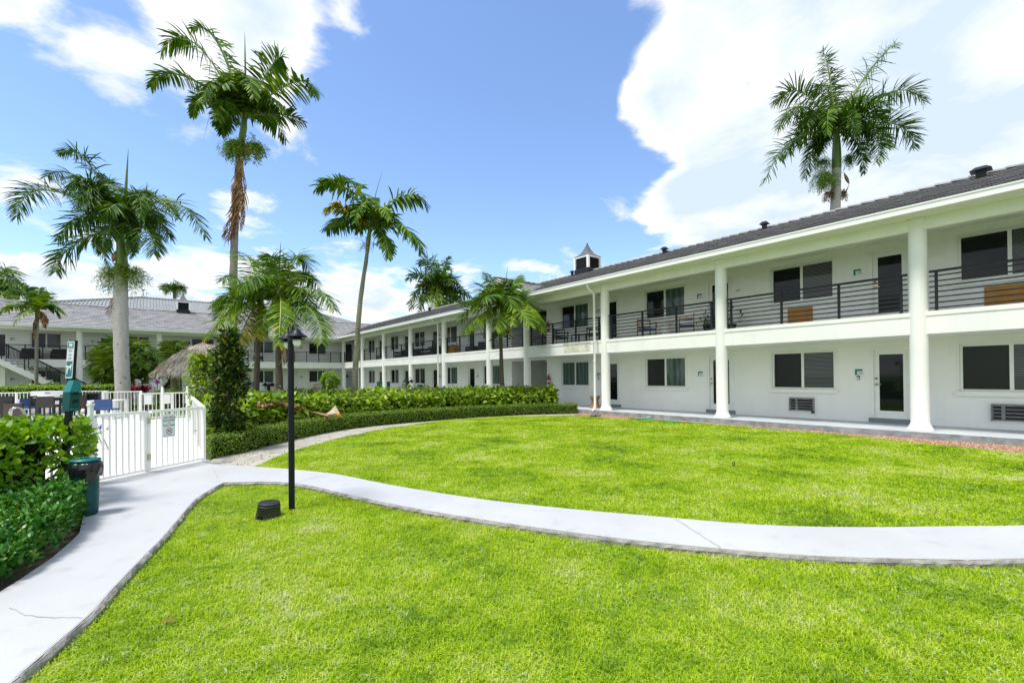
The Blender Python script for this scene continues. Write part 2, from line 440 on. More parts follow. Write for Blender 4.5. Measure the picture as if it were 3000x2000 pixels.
# rough overhanging lip along the lawn side of the left branch and the near edge of the path
lip = MB()
def lip_run(line, amp, side):
    pts = []
    for i in range(len(line) - 1):
        a = Vector((*line[i], 0)); c = Vector((*line[i+1], 0))
        k = max(1, int((c - a).length / .05))
        for j in range(k): pts.append(a.lerp(c, j / k))
    pts.append(Vector((*line[-1], 0)))
    ring = []
    for i, p in enumerate(pts):
        t = (pts[min(i+1,len(pts)-1)] - pts[max(i-1,0)]).normalized(); s_ = Vector((t.y, -t.x, 0)) * side
        o = amp * (.35 + .65 * rng.random()); o2 = amp * (.2 + .6 * rng.random())
        ring.append([p - s_*.01 + Vector((0,0,ZP+.001)), p + s_ * o * .45 + Vector((0,0,ZP-.004 - .008*rng.random())), p + s_ * o + Vector((0,0,ZP-.025)), p + s_ * o2 + Vector((0,0,-.03))])
    for i in range(len(ring)-1):
        for j in range(3):
            q = [ring[i][j], ring[i][j+1], ring[i+1][j+1], ring[i+1][j]]
            lip.add(q if side < 0 else q[::-1], [(0,1,2,3)], 0)
lip_run(left_curb_s[1:], .035, -1)
lip_run(path_near_s, .03, 1)
struct(lip.build('path_edge', [M['curb']]))
# joints and cracks of the path
ck = MB()
def crack(pts, wd=.007):
    Q = [gz(u, v, ZP + .004) for (u, v) in pts]
    fine = []
    for i in range(len(Q)-1):
        k = max(2, int((Q[i+1]-Q[i]).length/.04))
        for j in range(k): fine.append(Q[i].lerp(Q[i+1], j/k) + Vector((rng.normal(0,.004), rng.normal(0,.004), 0)))
    fine.append(Q[-1])
    for i in range(len(fine)-1):
        t = (fine[i+1]-fine[i]).normalized(); s_ = Vector((-t.y, t.x, 0)) * wd * .5 * (.5 + rng.random())
        ck.quad(fine[i]-s_, fine[i+1]-s_, fine[i+1]+s_, fine[i]+s_)
crack([(1975,1517),(2020,1545),(2112,1603)], .009)
crack([(868,1413),(930,1393),(962,1386)], .006)
crack([(30,1776),(75,1800),(140,1805),(240,1808)], .005)
crack([(623,1370),(640,1402)], .004)
struct(ck.build('path_crack', [M['crack']]))

# lawns
dirt_far = P2([(602,1355),(640,1345),(700,1325),(846,1290),(1000,1253),(1149,1244),(1300,1229),(1447,1217),(1600,1211),(1694,1210)])
lawn_far_edge = P2([(745,1366),(790,1345),(850,1322),(925,1300),(1000,1282),(1100,1260),(1200,1244),(1300,1231),(1400,1224),(1500,1219),(1600,1216),(1680,1217),(1900,1229),(2200,1248),(2500,1274),(2800,1304),(3000,1324)])
lawn_far_edge = [(x - .16*min(1, max(0, x-1.2)), y - .13*min(1, max(0, x-1.2))) for (x, y) in lawn_far_edge]
lawn_far_edge = lawn_far_edge + [(10.6,6.3),(13.6,5.2),(14,5.05)]
lawn_far_poly = lawn_far_edge + [(9.5,4.6)] + path_far_s[::-1][1:]
i0 = min(range(len(path_far_s)), key=lambda i: abs(path_far_s[i][0]-lawn_far_edge[0][0]) + abs(path_far_s[i][1]-lawn_far_edge[0][1]))
lawn_far_poly = lawn_far_edge + path_far_s[::-1][:len(path_far_s)-i0]
lawn_near_poly = [left_curb_s[-1]] + [(-2.25,-1.6),(14,-1.6)] + path_near_s[::-1] + left_curb_s[1:-1]
GREEN = [(0,(.10,.20,.003)),(.22,(.20,.35,.003)),(.47,(.34,.50,.004)),(.7,(.43,.55,.02)),(.86,(.52,.58,.15)),(1,(.58,.61,.32))]
M['lawn'] = surf('lawn_thatch', (.10,.19,.006), (.19,.26,.03), scale=7, rough=.9, bump=.8, bscale=60)
M['grass'] = leaf('grass_blades', GREEN, rough=.55, trans=.3, spec=.3, patch=.8)
M['palegrass'] = leaf('pale_weed_blades', [(0,(.3,.42,.08)),(.5,(.45,.54,.22)),(1,(.58,.62,.38))], rough=.5, trans=.25, spec=.3)
M['soil'] = surf('dark_soil', (.075,.055,.035), (.13,.1,.07), scale=6, rough=.95, bump=1, bscale=45)
M['sand'] = surf('sandy_dirt', (.42,.395,.34), (.31,.285,.235), scale=2.5, rough=.95, bump=.8, bscale=45, detail=9)
mb = MB(); mb.prism([(-400,-120),(400,-120),(400,600),(-400,600)], -.08, -.035, 0)
M['ground'] = surf('garden_ground', (.06,.12,.01), (.10,.16,.03), scale=.7, rough=.95, bump=.5, bscale=20)
struct(mb.build('ground', [M['ground']]))
def sheet(name, poly, z, mat):
    area = sum(poly[i][0]*poly[(i+1)%len(poly)][1]-poly[(i+1)%len(poly)][0]*poly[i][1] for i in range(len(poly)))
    if area < 0: poly = poly[::-1]
    mb = MB(); mb.prism(poly, z - .03, z, 0); return struct(mb.build(name, [mat]))
sheet('soil', [(-6,1),(-2.0,-1.6),(11,-1.6),(11.6,10),(4,19.5),(-6,19.5),(-9,9),(-9,3)], -.02, M['soil'])
sheet('lawn', lawn_far_poly, -.008, M['lawn'])
sheet('lawn', lawn_near_poly, -.008, M['lawn'])
sandp = [(-5.45,7.98)] + [(x - .3, y + .45) for (x, y) in dirt_far[1:]] + [(2.9,18.3)] + [(x + .03, y - .03) for (x, y) in lawn_far_edge[:12]][::-1]
sheet('dirt_strip', sandp, -.012, M['sand'])

def in_poly(x, y, poly):
    poly = np.asarray(poly); inside = np.zeros(len(x), bool); j = len(poly) - 1
    for i in range(len(poly)):
        xi, yi = poly[i]; xj, yj = poly[j]
        c = ((yi > y) != (yj > y)) & (x < (xj-xi)*(y-yi)/(yj-yi+1e-12) + xi)
        inside ^= c; j = i
    return inside
def edge_dist(x, y, poly):
    d = np.full(len(x), 9.0); poly = np.asarray(poly)
    for i in range(len(poly)):
        a = poly[i]; bq = poly[(i+1)%len(poly)]; ab = bq - a; L2 = (ab**2).sum() + 1e-12
        t = np.clip(((x-a[0])*ab[0] + (y-a[1])*ab[1]) / L2, 0, 1)
        d = np.minimum(d, np.hypot(x-a[0]-t*ab[0], y-a[1]-t*ab[1]))
    return d
def blades(x, y, h, wd, lean, z0=-.01):
    """grass blades: five-vertex bent strips"""
    n = len(x); az = rng.random(n)*2*np.pi; az2 = az + rng.normal(0,.5,n)
    dx, dy = np.cos(az), np.sin(az); sx, sy = -np.sin(az2), np.cos(az2)
    V = np.zeros((n,5,3), np.float32); hw = wd/2
    b = np.stack([x,y,np.full(n,z0)],1)
    m_ = b + np.stack([dx*lean*h*.35, dy*lean*h*.35, h*.62],1)
    t = b + np.stack([dx*lean*h, dy*lean*h, h*(1-.28*lean)],1)
    s_ = np.stack([sx*hw, sy*hw, np.zeros(n)],1)
    V[:,0] = b - s_; V[:,1] = b + s_; V[:,2] = m_ + s_*.85; V[:,3] = m_ - s_*.85; V[:,4] = t
    o = np.arange(n)[:,None]*5
    loops = np.concatenate([o+np.array([0,1,2,3]), o+np.array([3,2,4])],1).ravel()
    sizes = np.tile([4,3], n)
    return V.reshape(-1,3), loops, sizes
def scatter(poly, dens, box):
    n = int(dens * (box[1]-box[0]) * (box[3]-box[2]))
    x = rng.uniform(box[0], box[1], n); y = rng.uniform(box[2], box[3], n)
    k = in_poly(x, y, poly); return x[k], y[k]
def visible(x, y, mrg=2.2):
    return (y > 1.4) & (np.abs(x) < 1.125*y + mrg)
Vs, Ls, Ss, Mi = [], [], [], []; off = 0
def put(t, mi=0):
    global off
    V, L, S = t
    Vs.append(V); Ls.append(L + off); Ss.append(S); Mi.append(np.full(len(S), mi)); off += len(V)
def lawn_fill(poly, dens, box, hmin, hmax, wd, edge=.02):
    x, y = scatter(poly, dens, box)
    k = visible(x, y) & (edge_dist(x, y, poly) > edge * (.4 + rng.random(len(x)))); x, y = x[k], y[k]
    clump = np.sin(x*5.1 + np.sin(y*3.3)*1.4)*np.sin(y*4.7 + np.sin(x*2.9)*1.7)
    h = rng.uniform(hmin, hmax, len(x)) * (1 + .25*clump)
    put(blades(x, y, h, rng.uniform(.7,1.3,len(x))*wd, rng.uniform(.35,1.25,len(x))))
lawn_fill(lawn_near_poly, 9500, (-3.4,5.6,1.4,2.9), .022, .042, .0052, .03)
lawn_fill(lawn_near_poly, 7000, (-4.2,7.6,2.9,6.6), .022, .042, .0058, .03)
lawn_fill(lawn_far_poly, 4200, (-5,11.6,4.3,8), .024, .046, .0085)
lawn_fill(lawn_far_poly, 2300, (-5,11.6,8,12), .026, .05, .012)
lawn_fill(lawn_far_poly, 1300, (-5,6.8,12,17.2), .028, .055, .018)
# paler, longer tufts of another grass
def tufts(n, poly, box, k, hh):
    x, y = scatter(poly, n / ((box[1]-box[0])*(box[3]-box[2])), box); kk = visible(x, y) & (edge_dist(x, y, poly) > .06); x, y = x[kk], y[kk]
    cl = np.sin(x*1.3+.7)*np.sin(y*1.1+2)+.6*np.sin(x*3.1+y*1.7)*np.sin(y*2.6-x); kk = cl > rng.uniform(-.9,.9,len(x)); x, y = x[kk], y[kk]
    X = np.repeat(x, k) + rng.normal(0,.012,len(x)*k); Y = np.repeat(y, k) + rng.normal(0,.012,len(x)*k)
    put(blades(X, Y, rng.uniform(.6,1,len(X))*hh, np.full(len(X), .0052), rng.uniform(.5,1.5,len(X))), 1)
tufts(5200, lawn_near_poly, (-4,5,1.8,6.4), 9, .036)
tufts(9000, lawn_far_poly, (-5,9,4.3,16), 8, .044)
grass = big_mesh('grass', np.concatenate(Vs), np.concatenate(Ls), np.concatenate(Ss), [M['grass'], M['palegrass']], np.concatenate(Mi))
tag(grass, 'bright green mown grass blades covering both lawns beside the curved path', 'grass', kind='stuff')

# pool deck, pool, gravel
n_, d_ = Vector((NV.x, NV.y, 0)), Vector((DV.x, DV.y, 0))
FB = FC + Vector((-7.1, 9.52, 0)); FCc = FB - n_*1.4; FE = FCc + d_*4.5; FF = FE - n_*1.25; FG = FF + d_*3.0
FH = FG - n_*9
deck_poly = [tuple(p[:2]) for p in (FC + Vector((.03,-.03,0)), FB, FCc, FE, FF, FG, FH, FH - d_*14, FC + FD*4.2)]
pc = Vector((-12.1, 12.9, 0)); pool_poly = [pc, pc + d_*3.4, pc + d_*3.4 - n_*9, pc - n_*9]
area = lambda p: sum(p[i][0]*p[(i+1)%len(p)][1]-p[(i+1)%len(p)][0]*p[i][1] for i in range(len(p)))
M['deck'] = surf('white_pool_deck', (.80,.79,.76), (.70,.68,.63), scale=2.2, rough=.7, bump=.15, bscale=40, detail=8)
mb = MB()
outer = [Vector((*p,0)) for p in deck_poly]; hole = [Vector((p.x,p.y,0)) for p in pool_poly]
allp = outer + hole; tri = tessellate_polygon([outer, hole])
fs = []
for t in tri:
    a, b_, c = [allp[i] for i in t]; fs.append(tuple(t) if (b_-a).cross(c-a).z > 0 else tuple(reversed(t)))
mb.add([(p.x,p.y,.035) for p in allp], fs, 0)
for ring in (outer, hole):
    for i in range(len(ring)):
        a, b_ = ring[i], ring[(i+1)%len(ring)]
        mb.quad((a.x,a.y,-.3),(b_.x,b_.y,-.3),(b_.x,b_.y,.035),(a.x,a.y,.035))
struct(mb.build('pool_deck', [M['deck']]))
# paler kerb the gate side stands on
kb = MB(); s0 = Vector((-FD.y, FD.x, 0))
kb.beam(FC + Vector((0,0,.03)) - FD*.05, FC + FD*3.4 + Vector((0,0,.03)), .16, .075)
struct(kb.build('kerb', [M['deck']]))
m, nt3, b = new_mat('pool_water')
b.inputs['Base Color'].default_value = (.02,.33,.36,1); b.inputs['Roughness'].default_value = .06
tcp = N(nt3,'ShaderNodeTexCoord'); nzp = N(nt3,'ShaderNodeTexNoise'); nzp.inputs['Scale'].default_value = 6; nt3.links.new(tcp.outputs['Object'], nzp.inputs['Vector'])
bpp = N(nt3,'ShaderNodeBump'); bpp.inputs['Strength'].default_value = .25; nt3.links.new(nzp.outputs['Fac'], bpp.inputs['Height']); nt3.links.new(bpp.outputs[0], b.inputs['Normal'])
mb = MB(); pp = [tuple(p[:2]) for p in pool_poly]; pp = pp if area(pp) > 0 else pp[::-1]
mb.prism(pp, -.5, -.07); struct(mb.build('pool_water', [m]))

# gravel of broken red stone between lawn and building
grav_poly = [tuple(gz(u,v,0)[:2]) for (u,v) in ((1675,1213),(1780,1223),(1900,1230),(2200,1249),(2500,1275),(2800,1305),(3000,1325))] + [(10.9,6.2),(12.4,6.0)] \
    + [tuple((NV*13.74 + DV*t)[:2]) for t in (0,3,6,9,12,14.2)]
gx, gy = scatter(grav_poly, 1150, (1.5,12,6.4,19)); ng = len(gx)
base = np.array([[1,0,-.3],[-.2,.9,-.3],[-.9,-.2,-.3],[.1,-.8,-.3],[.2,.1,.5],[-.2,-.2,.45]])
V = base[None]*rng.uniform(.5,1.3,(ng,6,3))*rng.uniform(.012,.024,(ng,1,1))
an = rng.random(ng)*6.28; c_, s_ = np.cos(an), np.sin(an)
V = np.stack([V[...,0]*c_[:,None]-V[...,1]*s_[:,None], V[...,0]*s_[:,None]+V[...,1]*c_[:,None], V[...,2]],-1)
V[...,0] += gx[:,None]; V[...,1] += gy[:,None]; V[...,2] += .004
tris = np.array([[0,1,4],[1,5,4],[1,2,5],[2,3,5],[3,4,5],[3,0,4]])
M['chips'] = leaf('red_stone_chips', [(0,(.2,.08,.045)),(.35,(.36,.16,.09)),(.65,(.48,.28,.18)),(.88,(.58,.42,.32)),(1,(.2,.16,.13))], rough=.85, trans=0, spec=.2)
gr = big_mesh('gravel', V.reshape(-1,3), (tris[None]+np.arange(ng)[:,None,None]*6).ravel(), np.full(ng*6,3), [M['chips']])
tag(gr, 'reddish brown stone chips in the strip between lawn and grey walkway', 'gravel', kind='stuff')
sheet('gravel_bed', grav_poly, -.004, M['sand'])
# scraps and leaf litter on the dirt strip
lx, ly = scatter(sandp, 34, (-6,3,7.5,19)); k = (ly < 9.5) | (rng.random(len(lx)) < .25); lx, ly = lx[k], ly[k]
M['litter'] = leaf('dry_litter', [(0,(.05,.03,.015)),(.5,(.16,.09,.04)),(1,(.3,.2,.1))], rough=.9, trans=.1)
Vl, Ll, Sl = blades(lx, ly, rng.uniform(.015,.04,len(lx)), rng.uniform(.008,.02,len(lx)), rng.uniform(1.5,3,len(lx)), z0=-.008)
lt = big_mesh('leaf_litter', Vl, Ll, Sl, [M['litter']]); tag(lt, 'dry brown scraps scattered on the sandy strip below the low hedge', 'litter', kind='stuff')
# ================================================================== the motel: two wings round the court
def frame_m(ax, ay): return Matrix(((ax.x, ay.x, 0, 0), (ax.y, ay.y, 0, 0), (0, 0, 1, 0), (0, 0, 0, 1)))
RW = frame_m(-DV, NV)        # long wing: x runs towards the camera's right, y into the building
BW = frame_m(NV, DV)         # far wing: x runs to the right, y into the building
def text_mb(s, size, mat=0, depth=.002, align='CENTER'):
    cu = bpy.data.curves.new('lettering', 'FONT'); cu.body = s; cu.size = size; cu.align_x = align; cu.align_y = 'CENTER'; cu.extrude = depth
    o = bpy.data.objects.new('lettering', cu)
    me = bpy.data.meshes.new_from_object(o)
    mb = MB(); mb.add([tuple(v.co) for v in me.vertices], [tuple(p.vertices) for p in me.polygons], mat)
    bpy.data.objects.remove(o); bpy.data.curves.remove(cu); bpy.data.meshes.remove(me)
    return mb
UPRIGHT = Matrix(((1,0,0,0),(0,0,-1,0),(0,1,0,0),(0,0,0,1)))      # flat lettering stood up, facing -y

motel = thing('motel_building', 'white two-storey motel with L-shaped balconies, round columns and dark tiled roof', 'building', NV*14 + DV*7)
def part(name, mb, mats, M_, parent=motel): return mb.build(name, mats, parent, world=True, M=M_)

m, ntt, b = new_mat('roof_tiles')
g = N(ntt, 'ShaderNodeNewGeometry'); tcr = N(ntt, 'ShaderNodeTexCoord')
nzr = N(ntt, 'ShaderNodeTexNoise'); nzr.inputs['Scale'].default_value = 3; nzr.inputs['Detail'].default_value = 8; ntt.links.new(tcr.outputs['Object'], nzr.inputs['Vector'])
r1 = ramp(ntt, [(0,(.27,.27,.275)),(.5,(.31,.31,.315)),(1,(.355,.355,.36))]); ntt.links.new(g.outputs['Random Per Island'], r1.inputs[0])
r2 = ramp(ntt, [(.3,(.8,.8,.79)),(.7,(1.06,1.06,1.06))]); ntt.links.new(nzr.outputs['Fac'], r2.inputs[0])
mx = N(ntt, 'ShaderNodeMix', data_type='RGBA', blend_type='MULTIPLY'); mx.inputs[0].default_value = 1
ntt.links.new(r1.outputs[0], mx.inputs[6]); ntt.links.new(r2.outputs[0], mx.inputs[7]); ntt.links.new(mx.outputs[2], b.inputs['Base Color'])
b.inputs['Roughness'].default_value = .85; b.inputs['Specular IOR Level'].default_value = .06
nzb = N(ntt, 'ShaderNodeTexNoise'); nzb.inputs['Scale'].default_value = 40; ntt.links.new(tcr.outputs['Object'], nzb.inputs['Vector'])
bpr = N(ntt, 'ShaderNodeBump'); bpr.inputs['Strength'].default_value = .3; bpr.inputs['Distance'].default_value = .01
ntt.links.new(nzb.outputs['Fac'], bpr.inputs['Height']); ntt.links.new(bpr.outputs[0], b.inputs['Normal'])
M['tile'] = m
M['tilebase'] = surf('roof_felt', (.012,.012,.013), (.02,.02,.02), rough=.9, spec=0)

def tile_slope(mb, P, u0, u1, nc, tw=.33, lip=.033):
    """P(u, s): point on the slope, s 0 at the eave and 1 at the ridge; u0(s), u1(s) side limits; every tile its own piece"""
    for i in range(nc):
        s0, s1 = i / nc, (i + 1) / nc
        a, c = u0((s0+s1)/2), u1((s0+s1)/2)
        if c - a < .05: continue
        u = a - (tw * .5 if i % 2 else 0)
        while u < c:
            x0, x1 = max(u, a) + .004, min(u + tw, c) - .004
            u += tw
            if x1 - x0 < .02: continue
            j = rng.normal(0, .0022); up = Vector((0, 0, 1))
            A, B_ = P(x0, s0) + up*(lip + j), P(x1, s0) + up*(lip + j + rng.normal(0,.002))
            C_, D_ = P(x1, s1) + up*.004, P(x0, s1) + up*.004
            mb.add([A, B_, C_, D_, A - up*.008, B_ - up*.008], [(0,1,2,3), (4,5,1,0)])
ZE_R, ZE_B, ZR = 5.2, 5.1, 7.06
YE, YR = 13.38, 18.5
# ---- roof of both wings (a part; its pieces are sub-parts)
TC = 41.8                       # line of columns of the far wing
TE, TR = TC - .6, 46.4
base = MB()
base_pts = lambda x, y, z: Vector((x, y, z))
XR = 7.5                        # right-hand end of the long wing, out of the picture
# long wing: local x = -t
def PR(u, s): return Vector((u, YE + (YR-YE)*s, ZE_R + (ZR-ZE_R)*s - .05*(1-s)*min(1, max(0, (-u-14)/20))))
roofA = MB()
tile_slope(roofA, PR, lambda s: -(TE + (TR-TE)*s), lambda s: XR, 16)
base.quad(PR(-TE,0), PR(XR,0), PR(XR,1), PR(-TR,1)); 
base.quad((XR,YR,ZR),(XR,23.6,ZE_R),(-51.5,23.6,ZE_R),(-TR,YR,ZR))
base.add([(XR,YE,ZE_R-.02),(XR,23.6,ZE_R-.02),(XR,YR,ZR)], [(0,1,2)])
# ridge caps
def caps(mb, a, c, r=.11, st=.36):
    a, c = Vector(a), Vector(c); k = int((c-a).length/st); t = (c-a).normalized(); sd = t.cross(Vector((0,0,1))).normalized()
    for i in range(k):
        p, q = a + t*st*i, a + t*(st*i + st*1.08)
        vs = []
        for (pt, dz) in ((p, .0), (q, .035)):
            for an in range(6):
                th = math.pi*an/5; vs.append(pt + sd*math.cos(th)*r*1.3 + Vector((0,0,math.sin(th)*r*.75 + dz - .02)))
        mb.add(vs, [(j, j+1, j+7, j+6) for j in range(5)] + [(0,1,2,3,4,5), (11,10,9,8,7,6)])
caps(roofA, (XR, YR, ZR), (-TR, YR, ZR))
# cross gable over the stair bay
GT, GH, GZ = 17.7, 2.15, 6.27
def gable(sgn):
    def P(u, s):
        t = GT - sgn*GH*(1-s)
        return Vector((-t, u, ZE_R + .02 + (GZ-ZE_R)*s))
    lim = lambda s: YE + .05 + (GZ-ZE_R)*s/((ZR-ZE_R)/(YR-YE)) + .12
    mb = MB(); tile_slope(mb, P, lambda s: 13.22, lim, 8)
    if sgn < 0:      # seen from the other side: keep faces outward
        mb.f = [f[::-1] for f in mb.f]
    roofA.merge(mb)
    base.quad(P(13.22,0), P(lim(0),0), P(lim(1),1), P(13.22,1))
gable(1); gable(-1)
caps(roofA, (-GT, 13.2, GZ+.04), (-GT, 16.4, GZ+.04))
roof = part('roof', roofA, [M['tile']], RW)
# far wing
XL = -19.0
def PB(u, s): return Vector((u, TE + (TR-TE)*s, ZE_B + (ZR+.02-ZE_B)*s))
roofB = MB(); tile_slope(roofB, PB, lambda s: XL, lambda s: YE + (YR-YE)*s, 16)
caps(roofB, (XL, TR, ZR+.02), (YR, TR, ZR+.02))
bB = MB(); bB.quad(PB(XL,0), PB(YE,0), PB(YR,1), PB(XL,1)); bB.quad((YR,TR,ZR),(23.6,51.5,ZE_B),(XL,51.5,ZE_B),(XL,TR,ZR))
# outer hip where the wings meet
hip = MB(); hip.add([(YR,TR,ZR),(23.6,TR+5.1,ZE_B),(23.6,TE,ZE_B+.02),(YR,TR-.01,ZR)], [(0,1,2)])
part('far_roof_slope', roofB, [M['tile']], BW, roof)
bB.merge(hip); part('roof_underlay', bB, [M['tilebase']], BW, roof); part('roof_underlay', base, [M['tilebase']], RW, roof)
# gutters
gut = MB()
gut.box(-15.6, XR, 13.26, 13.4, 5.06, 5.215); gut.box(-15.6, XR, 13.245, 13.4, 5.19, 5.222)
gut.box(-TE-.0, -19.85, 13.26, 13.4, 5.0, 5.155); gut.box(-TE-.0, -19.85, 13.245, 13.4, 5.13, 5.162)
part('gutter', gut, [M['trim']], RW, roof)
gut = MB(); gut.box(XL, 13.26, TE-.12, TE+.02, 4.95, 5.105); gut.box(XL, 13.26, TE-.135, TE+.02, 5.08, 5.112)
part('gutter', gut, [M['trim']], BW, roof)
# pediment of the gable
ped = MB(); T0, T1 = GT-GH-.02, GT+GH+.02
ped.add([(-T1,13.42,5.0),(-T0,13.42,5.0),(-T0,13.42,5.19),(-GT,13.42,GZ-.02),(-T1,13.42,5.19),(-T1,13.6,5.0),(-T0,13.6,5.0),(-T0,13.6,5.19),(-GT,13.6,GZ-.02),(-T1,13.6,5.19)],
        [(0,1,2,3,4),(9,8,7,6,5),(0,5,6,1),(1,6,7,2),(4,9,5,0)])
for (a, c) in (((-T0+.08,13.34,5.14),(-GT,13.34,GZ-.03)), ((-T1-.08,13.34,5.14),(-GT,13.34,GZ-.03))):
    ped.beam(a, c, .14, .13)
part('pediment', ped, [M['stucco']], RW)
# roof vents and the two cupolas
def roof_vent(t, s, w_=.16):
    p = PR(-t, s); mb = MB()
    mb.box(p.x-w_*.5, p.x+w_*.5, p.y-w_*.5, p.y+w_*.5, p.z-.1, p.z+.2)
    k = w_*1.05
    mb.add([(p.x-k,p.y-k,p.z+.2),(p.x+k,p.y-k,p.z+.2),(p.x+k,p.y+k,p.z+.2),(p.x-k,p.y+k,p.z+.2),(p.x-w_*.5,p.y-w_*.5,p.z+.3),(p.x+w_*.5,p.y-w_*.5,p.z+.3),(p.x+w_*.5,p.y+w_*.5,p.z+.3),(p.x-w_*.5,p.y+w_*.5,p.z+.3)],
           [(3,2,1,0),(4,5,6,7),(0,1,5,4),(1,2,6,5),(2,3,7,6),(3,0,4,7)])
    part('roof_vent', mb, [M['rail']], RW, roof)
for (t, s, k) in ((1.55,.80,.2), (7.3,.93,.14), (11.6,.95,.14), (17.4,.97,.1), (33.2,.93,.16), (28.6,.93,.16), (24.5,.9,.12)): roof_vent(t, s, k)
M['cupolaroof'] = surf('grey_metal_roof', (.15,.155,.16), (.11,.115,.12), scale=6, rough=.45, metal=.2)
M['louvre'] = surf('black_louvre', (.012,.013,.015), (.02,.021,.023), rough=.6)
def cupola(x, y, z, M_, hw=.58, hb=.95):
    b_ = MB(); b_.box(x-hw-.03, x+hw+.03, y-hw-.03, y+hw+.03, z-.7, z+.12)
    cu = part('cupola', b_, [M['rail']], M_, roof)
    body = MB(); zz0, zz1 = z+.12, z+hb
    for sx in (-1,1):
        for sy in (-1,1): body.box(x+sx*hw-.06, x+sx*hw+.06, y+sy*hw-.06, y+sy*hw+.06, zz0, zz1)
    for sy in (-1,1):
        body.box(x-hw+.075, x+hw-.075, y+sy*hw-.05, y+sy*hw+.05, zz1-.08, zz1-.001)
        body.box(x+sy*hw-.05, x+sy*hw+.05, y-hw+.075, y+hw-.075, zz1-.08, zz1-.001)
    nsl = 11
    body.box(x-hw+.1, x+hw-.1, y-hw+.1, y+hw-.1, zz0, zz1-.05, 1)
    for i in range(nsl):
        za = zz0 + (zz1-.1-zz0)*i/nsl
        for sy in (-1,1):
            body.add([(x-hw+.075,y+sy*(hw+.02),za),(x+hw-.075,y+sy*(hw+.02),za),(x+hw-.075,y+sy*(hw-.05),za+.075),(x-hw+.075,y+sy*(hw-.05),za+.075)], [(0,1,2,3)], 2)
            body.add([(x+sy*(hw+.02),y-hw+.075,za),(x+sy*(hw+.02),y+hw-.075,za),(x+sy*(hw-.05),y+hw-.075,za+.075),(x+sy*(hw-.05),y-hw+.075,za+.075)], [(0,1,2,3)], 2)
    rf = MB(); prof = [(1.32,0),(1.3,.05),(.98,.14),(.68,.3),(.42,.55),(.22,.82),(.09,1.02),(.05,1.08)]
    rf.lathe([(r*hw*1.22, h*.68) for (r, h) in prof], 4, (x, y, zz1), smooth=False)
    rf.lathe([(.04,.70),(.04,.77),(.015,.80)], 6, (x, y, zz1))
    for (mb_, mats_) in ((body, [M['white'], M['rail'], M['louvre']]), (rf, [M['cupolaroof']])):
        o2 = bpy.data.meshes.new('tmp')
        cu_m = cu.data
    # one sub-part: base, posts, louvres and cap together
    allm = MB(); allm.merge(b_); 
    for q in (body, rf): pass
    bpy.data.objects.remove(cu)
    tot = MB(); tot.merge(b_, mat_off=1); tot.merge(body); tot.merge(rf, mat_off=3)
    part('cupola', tot, [M['white'], M['rail'], M['louvre'], M['cupolaroof']], M_, roof)
cupola(-16.42, YR, ZR, RW, hw=.46, hb=.78)
cupola(2.45, TR, ZR+.05, BW, hw=.42, hb=.8)

# ---- slabs, walls
def wall_run(mb, x0, x1, y0, y1, z0, z1, ops):
    ops = sorted(ops); x = x0
    for (a, c, za, zb) in ops:
        if a > x: mb.box(x, a, y0, y1, z0, z1)
        if za > z0: mb.box(a, c, y0, y1, z0, za)
        if zb < z1: mb.box(a, c, y0, y1, zb, z1)
        x = c
    if x < x1: mb.box(x, x1, y0, y1, z0, z1)
DW, TW = 15.7, 43.5
# windows and doors of the long wing: (t high, t low)
r_wins = [(1.82,.08), (6.15,4.42), (10.9,9.14), (15.67,13.9), (22.22,20.5), (26.86,25.12), (31.15,29.5), (35.4,33.87), (40.2,38.7)]
r_doors = [(3.58,2.74), (8.29,7.39), (13.05,12.2), (23.9,23.05), (28.5,27.6), (32.97,32.05), (37.9,37.05)]
r_wins += [(-2.3,-4.0)]; r_doors += [(-.9,-1.75)]
LZ, UZ, LD, UD = (1.03,2.19), (3.72,4.87), (.27,2.18), (2.95,4.85)
STAIR = (19.5, 16.68)
ops_l = [(-a,-c,*LZ) for (a,c) in r_wins] + [(-a,-c,*LD) for (a,c) in r_doors] + [(-STAIR[0],-STAIR[1],.15,2.33)]
ops_u = [(-a,-c,*UZ) for (a,c) in r_wins] + [(-a,-c,*UD) for (a,c) in r_doors] + [(-STAIR[0],-STAIR[1],2.86,4.84)]
wl = MB(); wall_run(wl, -43.5, XR, DW, DW+.2, .1, 2.6, ops_l); wall_run(wl, -43.5, XR, DW, DW+.2, 2.602, 5.06, ops_u)
wl.box(XR-.2, XR, DW+.2, 23, .1, 5.06)
# recess of the stair bay
wl.box(-19.7,-19.5, DW+.2, 18.6, .1, 5.06); wl.box(-19.7,-14.3, 18.6, 18.8, .1, 5.06); wl.box(-14.5,-14.3, DW+.2, 18.6, .1, 5.06)
part('wall', wl, [M['stucco']], RW)
wb_wins = [(11.49,13.03),(7.1,8.65),(2.8,4.32),(-1.05,.25),(-5.93,-4.45),(-10.3,-8.8),(-14.7,-13.2)]
wb_doors = [(9.72,10.55),(5.35,6.2),(1.5,2.36),(-2.62,-1.78),(-7.75,-6.9),(-11.9,-11.05)]
wb_gate = (14.5,15.45)
ops_l = [(a,c,1.16,2.24) for (a,c) in wb_wins] + [(a,c,.27,2.2) for (a,c) in wb_doors] + [(*wb_gate,.17,2.2)]
ops_u = [(a,c,3.68,4.74) for (a,c) in wb_wins] + [(a,c,2.95,4.7) for (a,c) in wb_doors] + [(*wb_gate,2.88,4.74)]
wl = MB(); wall_run(wl, XL, DW+.2, TW, TW+.2, .1, 2.6, ops_l); wall_run(wl, XL, DW+.2, TW, TW+.2, 2.602, 5.0, ops_u)
part('wall', wl, [M['stucco']], BW)
